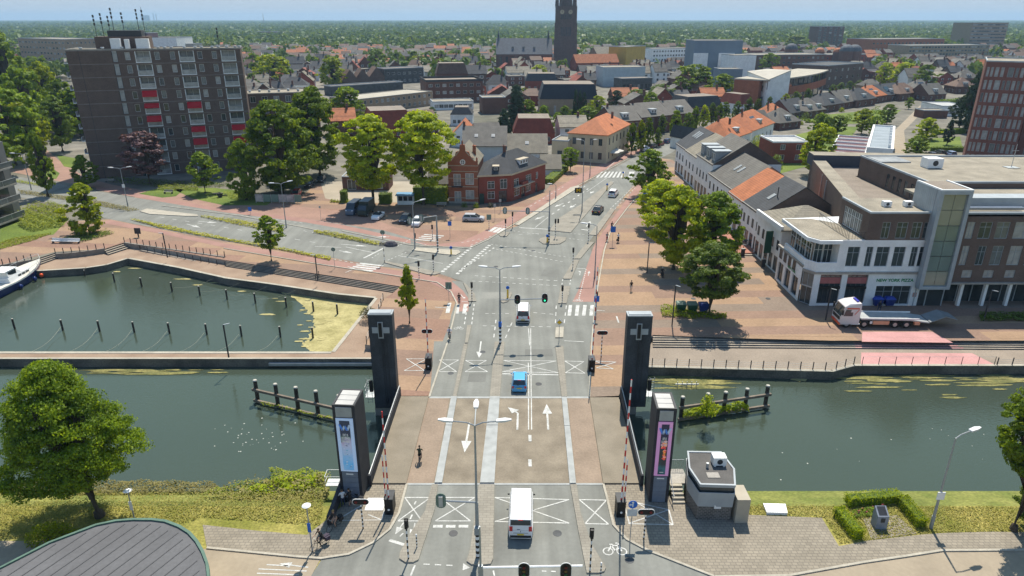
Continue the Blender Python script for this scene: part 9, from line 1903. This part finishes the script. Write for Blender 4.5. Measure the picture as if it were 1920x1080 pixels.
def bicycle(lab,loc,rz,c=(.03,.03,.035),bag=None,lean=0):
 t=thing('bicycle',lab,'bicycle',loc,rz);f=mat('bike %.3f %.3f %.3f'%c,c,.4,.08,4);t.rotation_euler=(0,lean,rz)
 if 'w' not in BK:
  b=MB();n=20;r=.34;rings=[]
  for i in range(n+1):a=2*math.pi*i/n;rings.append([(.018*math.cos(q),(r+.018*math.sin(q))*math.cos(a),(r+.018*math.sin(q))*math.sin(a))for q in[k*1.2566 for k in range(5)]])
  b.loft(rings,caps=False);BK['w']=b.mesh('wheel',M_tyre,True);b=MB()
  for i in range(10):a=i*.628;b.cyl((0,0,0),(0,.33*math.cos(a),.33*math.sin(a)),.004,.004,3)
  b.cyl((-.04,0,0),(.04,0,0),.025,.025,6);BK['s']=b.mesh('spokes',M_metal)
 for y in(-.52,.56):o=put('wheel',BK['w'],t,(0,y,.35));put('spokes',BK['s'],o)
 b=MB();b.tube([(0,-.52,.35),(0,-.05,.32),(0,.42,.82),(0,-.22,.72),(0,-.05,.32)],.018,5);b.tube([(0,-.52,.35),(0,-.22,.72),(0,-.24,.88)],.016,5);b.tube([(0,.56,.35),(0,.42,.82),(0,.39,1.02)],.018,5);b.obj('frame',f,t)
 b=MB();b.tube([(-.27,.28,1.06),(-.2,.38,1.05),(0,.4,1.03),(.2,.38,1.05),(.27,.28,1.06)],.014,5);b.obj('handlebar',M_metal,t);b=MB();b.loft([[(-.1,-.38,.9),(.1,-.38,.9),(.1,-.38,.95),(-.1,-.38,.95)],[(-.03,-.08,.9),(.03,-.08,.9),(.03,-.08,.95),(-.03,-.08,.95)]]);b.obj('saddle',M_black,t)
 b=MB();b.box(-.16,-.06,-.1,0,.2,.23);b.box(.06,.16,.02,.12,.4,.43);b.tube([(-.08,-.05,.22),(.08,.05,.41)],.012,4);b.obj('pedals',M_dark,t)
 if bag:b=MB();b.box(-.24,-.08,-.8,-.4,.42,.76);b.box(.08,.24,-.8,-.4,.42,.76);b.box(-.08,.08,-.85,-.35,.76,.8);b.obj('pannier',mat('pannier %.2f'%bag[0],bag,.8,.1,4),t)
 return t
def rider(lab,b,rz,top,bottom,bike_c=(.03,.03,.035),**k):
 p=G(*b);bag=k.pop('pannier',None);person(lab,p,rz,'cycle',top,bottom,**k);bicycle('bicycle under the '+lab.replace('person ','rider '),p,rz,bike_c,bag)
blk=(.02,.02,.022);gry=(.12,.12,.125);wht=(.6,.6,.6);nav=(.03,.04,.08)
rider('person in dark green top cycling away over the bridge',(788,866),ROAD,(.05,.055,.03),blk,shorts=True)
rider('person in black cycling toward the bridge at the left zebra',(861,571),math.pi+.05,blk,nav);rider('person in pale blue shirt cycling toward the bridge beside the painted bicycle',(843,637),math.pi+.03,(.35,.38,.5),gry)
rider('person in grey cycling off at the right zebra, red bike',(1138,453),-.3,(.2,.2,.2),(.3,.1,.12),(.4,.03,.05));rider('person in white top cycling at the right zebra with panniers',(1159,454),-.3,wht,blk,pannier=blk);rider('person in black cycling ahead on the right cycle path',(1147,432),-.45,blk,blk)
rider('person in black resting on a loaded bicycle beside the mushroom lamp',(601,1026),2.4,blk,blk,pannier=(.05,.04,.06));rider('person with blond hair on a heavy bicycle beside the parapet wall',(628,990),2.6,(.06,.05,.05),(.35,.22,.16),pannier=blk,hair=(.3,.2,.08),shorts=True)
person('person in white printed shirt leaning at the parapet by the left tower',G(644,950),.5,'stand',wht,nav);person('person in black with bare legs standing beside the white-shirted one',G(657,948),1.2,'stand',blk,blk,shorts=True);bicycle('bicycle leaning on the left poster tower behind the two standing people',G(664,944),1.2,blk,blk,.1)
person('person in black shirt and shorts walking on the plaza',G(1183,546),math.pi,'walk',blk,(.35,.34,.32),shorts=True);person('person in dark clothes walking behind the flatbed truck',G(1647,585),-1.2,'walk',blk,nav)
person('person seated on a scooter under the plaza trees',G(1241,518),math.pi,'sit',blk,blk,hair=(.5,.5,.5));t=thing('scooter','dark parked motor scooter under the plaza trees','scooter',G(1241,518),math.pi);b=MB();b.loft([[(-.14,-.7,.45),(.14,-.7,.45),(.14,-.7,.75),(-.14,-.7,.75)],[(-.16,0,.4),(.16,0,.4),(.16,0,.78),(-.16,0,.78)],[(-.16,.1,.25),(.16,.1,.25),(.16,.1,.35),(-.16,.1,.35)],[(-.16,.5,.25),(.16,.5,.25),(.16,.5,.4),(-.16,.5,.4)],[(-.18,.62,.5),(.18,.62,.5),(.12,.5,1.0),(-.12,.5,1.0)]]);b.obj('body',blk and mat('scooter black',blk,.3,.1,3),t);b=MB();b.tube([(-.3,.45,1.05),(.3,.45,1.05)],.02,5);b.obj('handlebar',M_dark,t)
for y in(-.55,.7):b=MB();b.cyl((-.06,y,.25),(.06,y,.25),.25,.25,12);b.obj('wheel',M_tyre,t)
for i,(u,v,c,lab)in enumerate(((1213,283,wht,'person in white on the pavement by the columnar trees'),(1203,286,blk,'person in black on the pavement by the columnar trees'),(1192,288,(.4,.1,.1),'person in red on the pavement near the cafe terrace'))):person(lab,G(u,v),.3*i,'walk',c,nav)
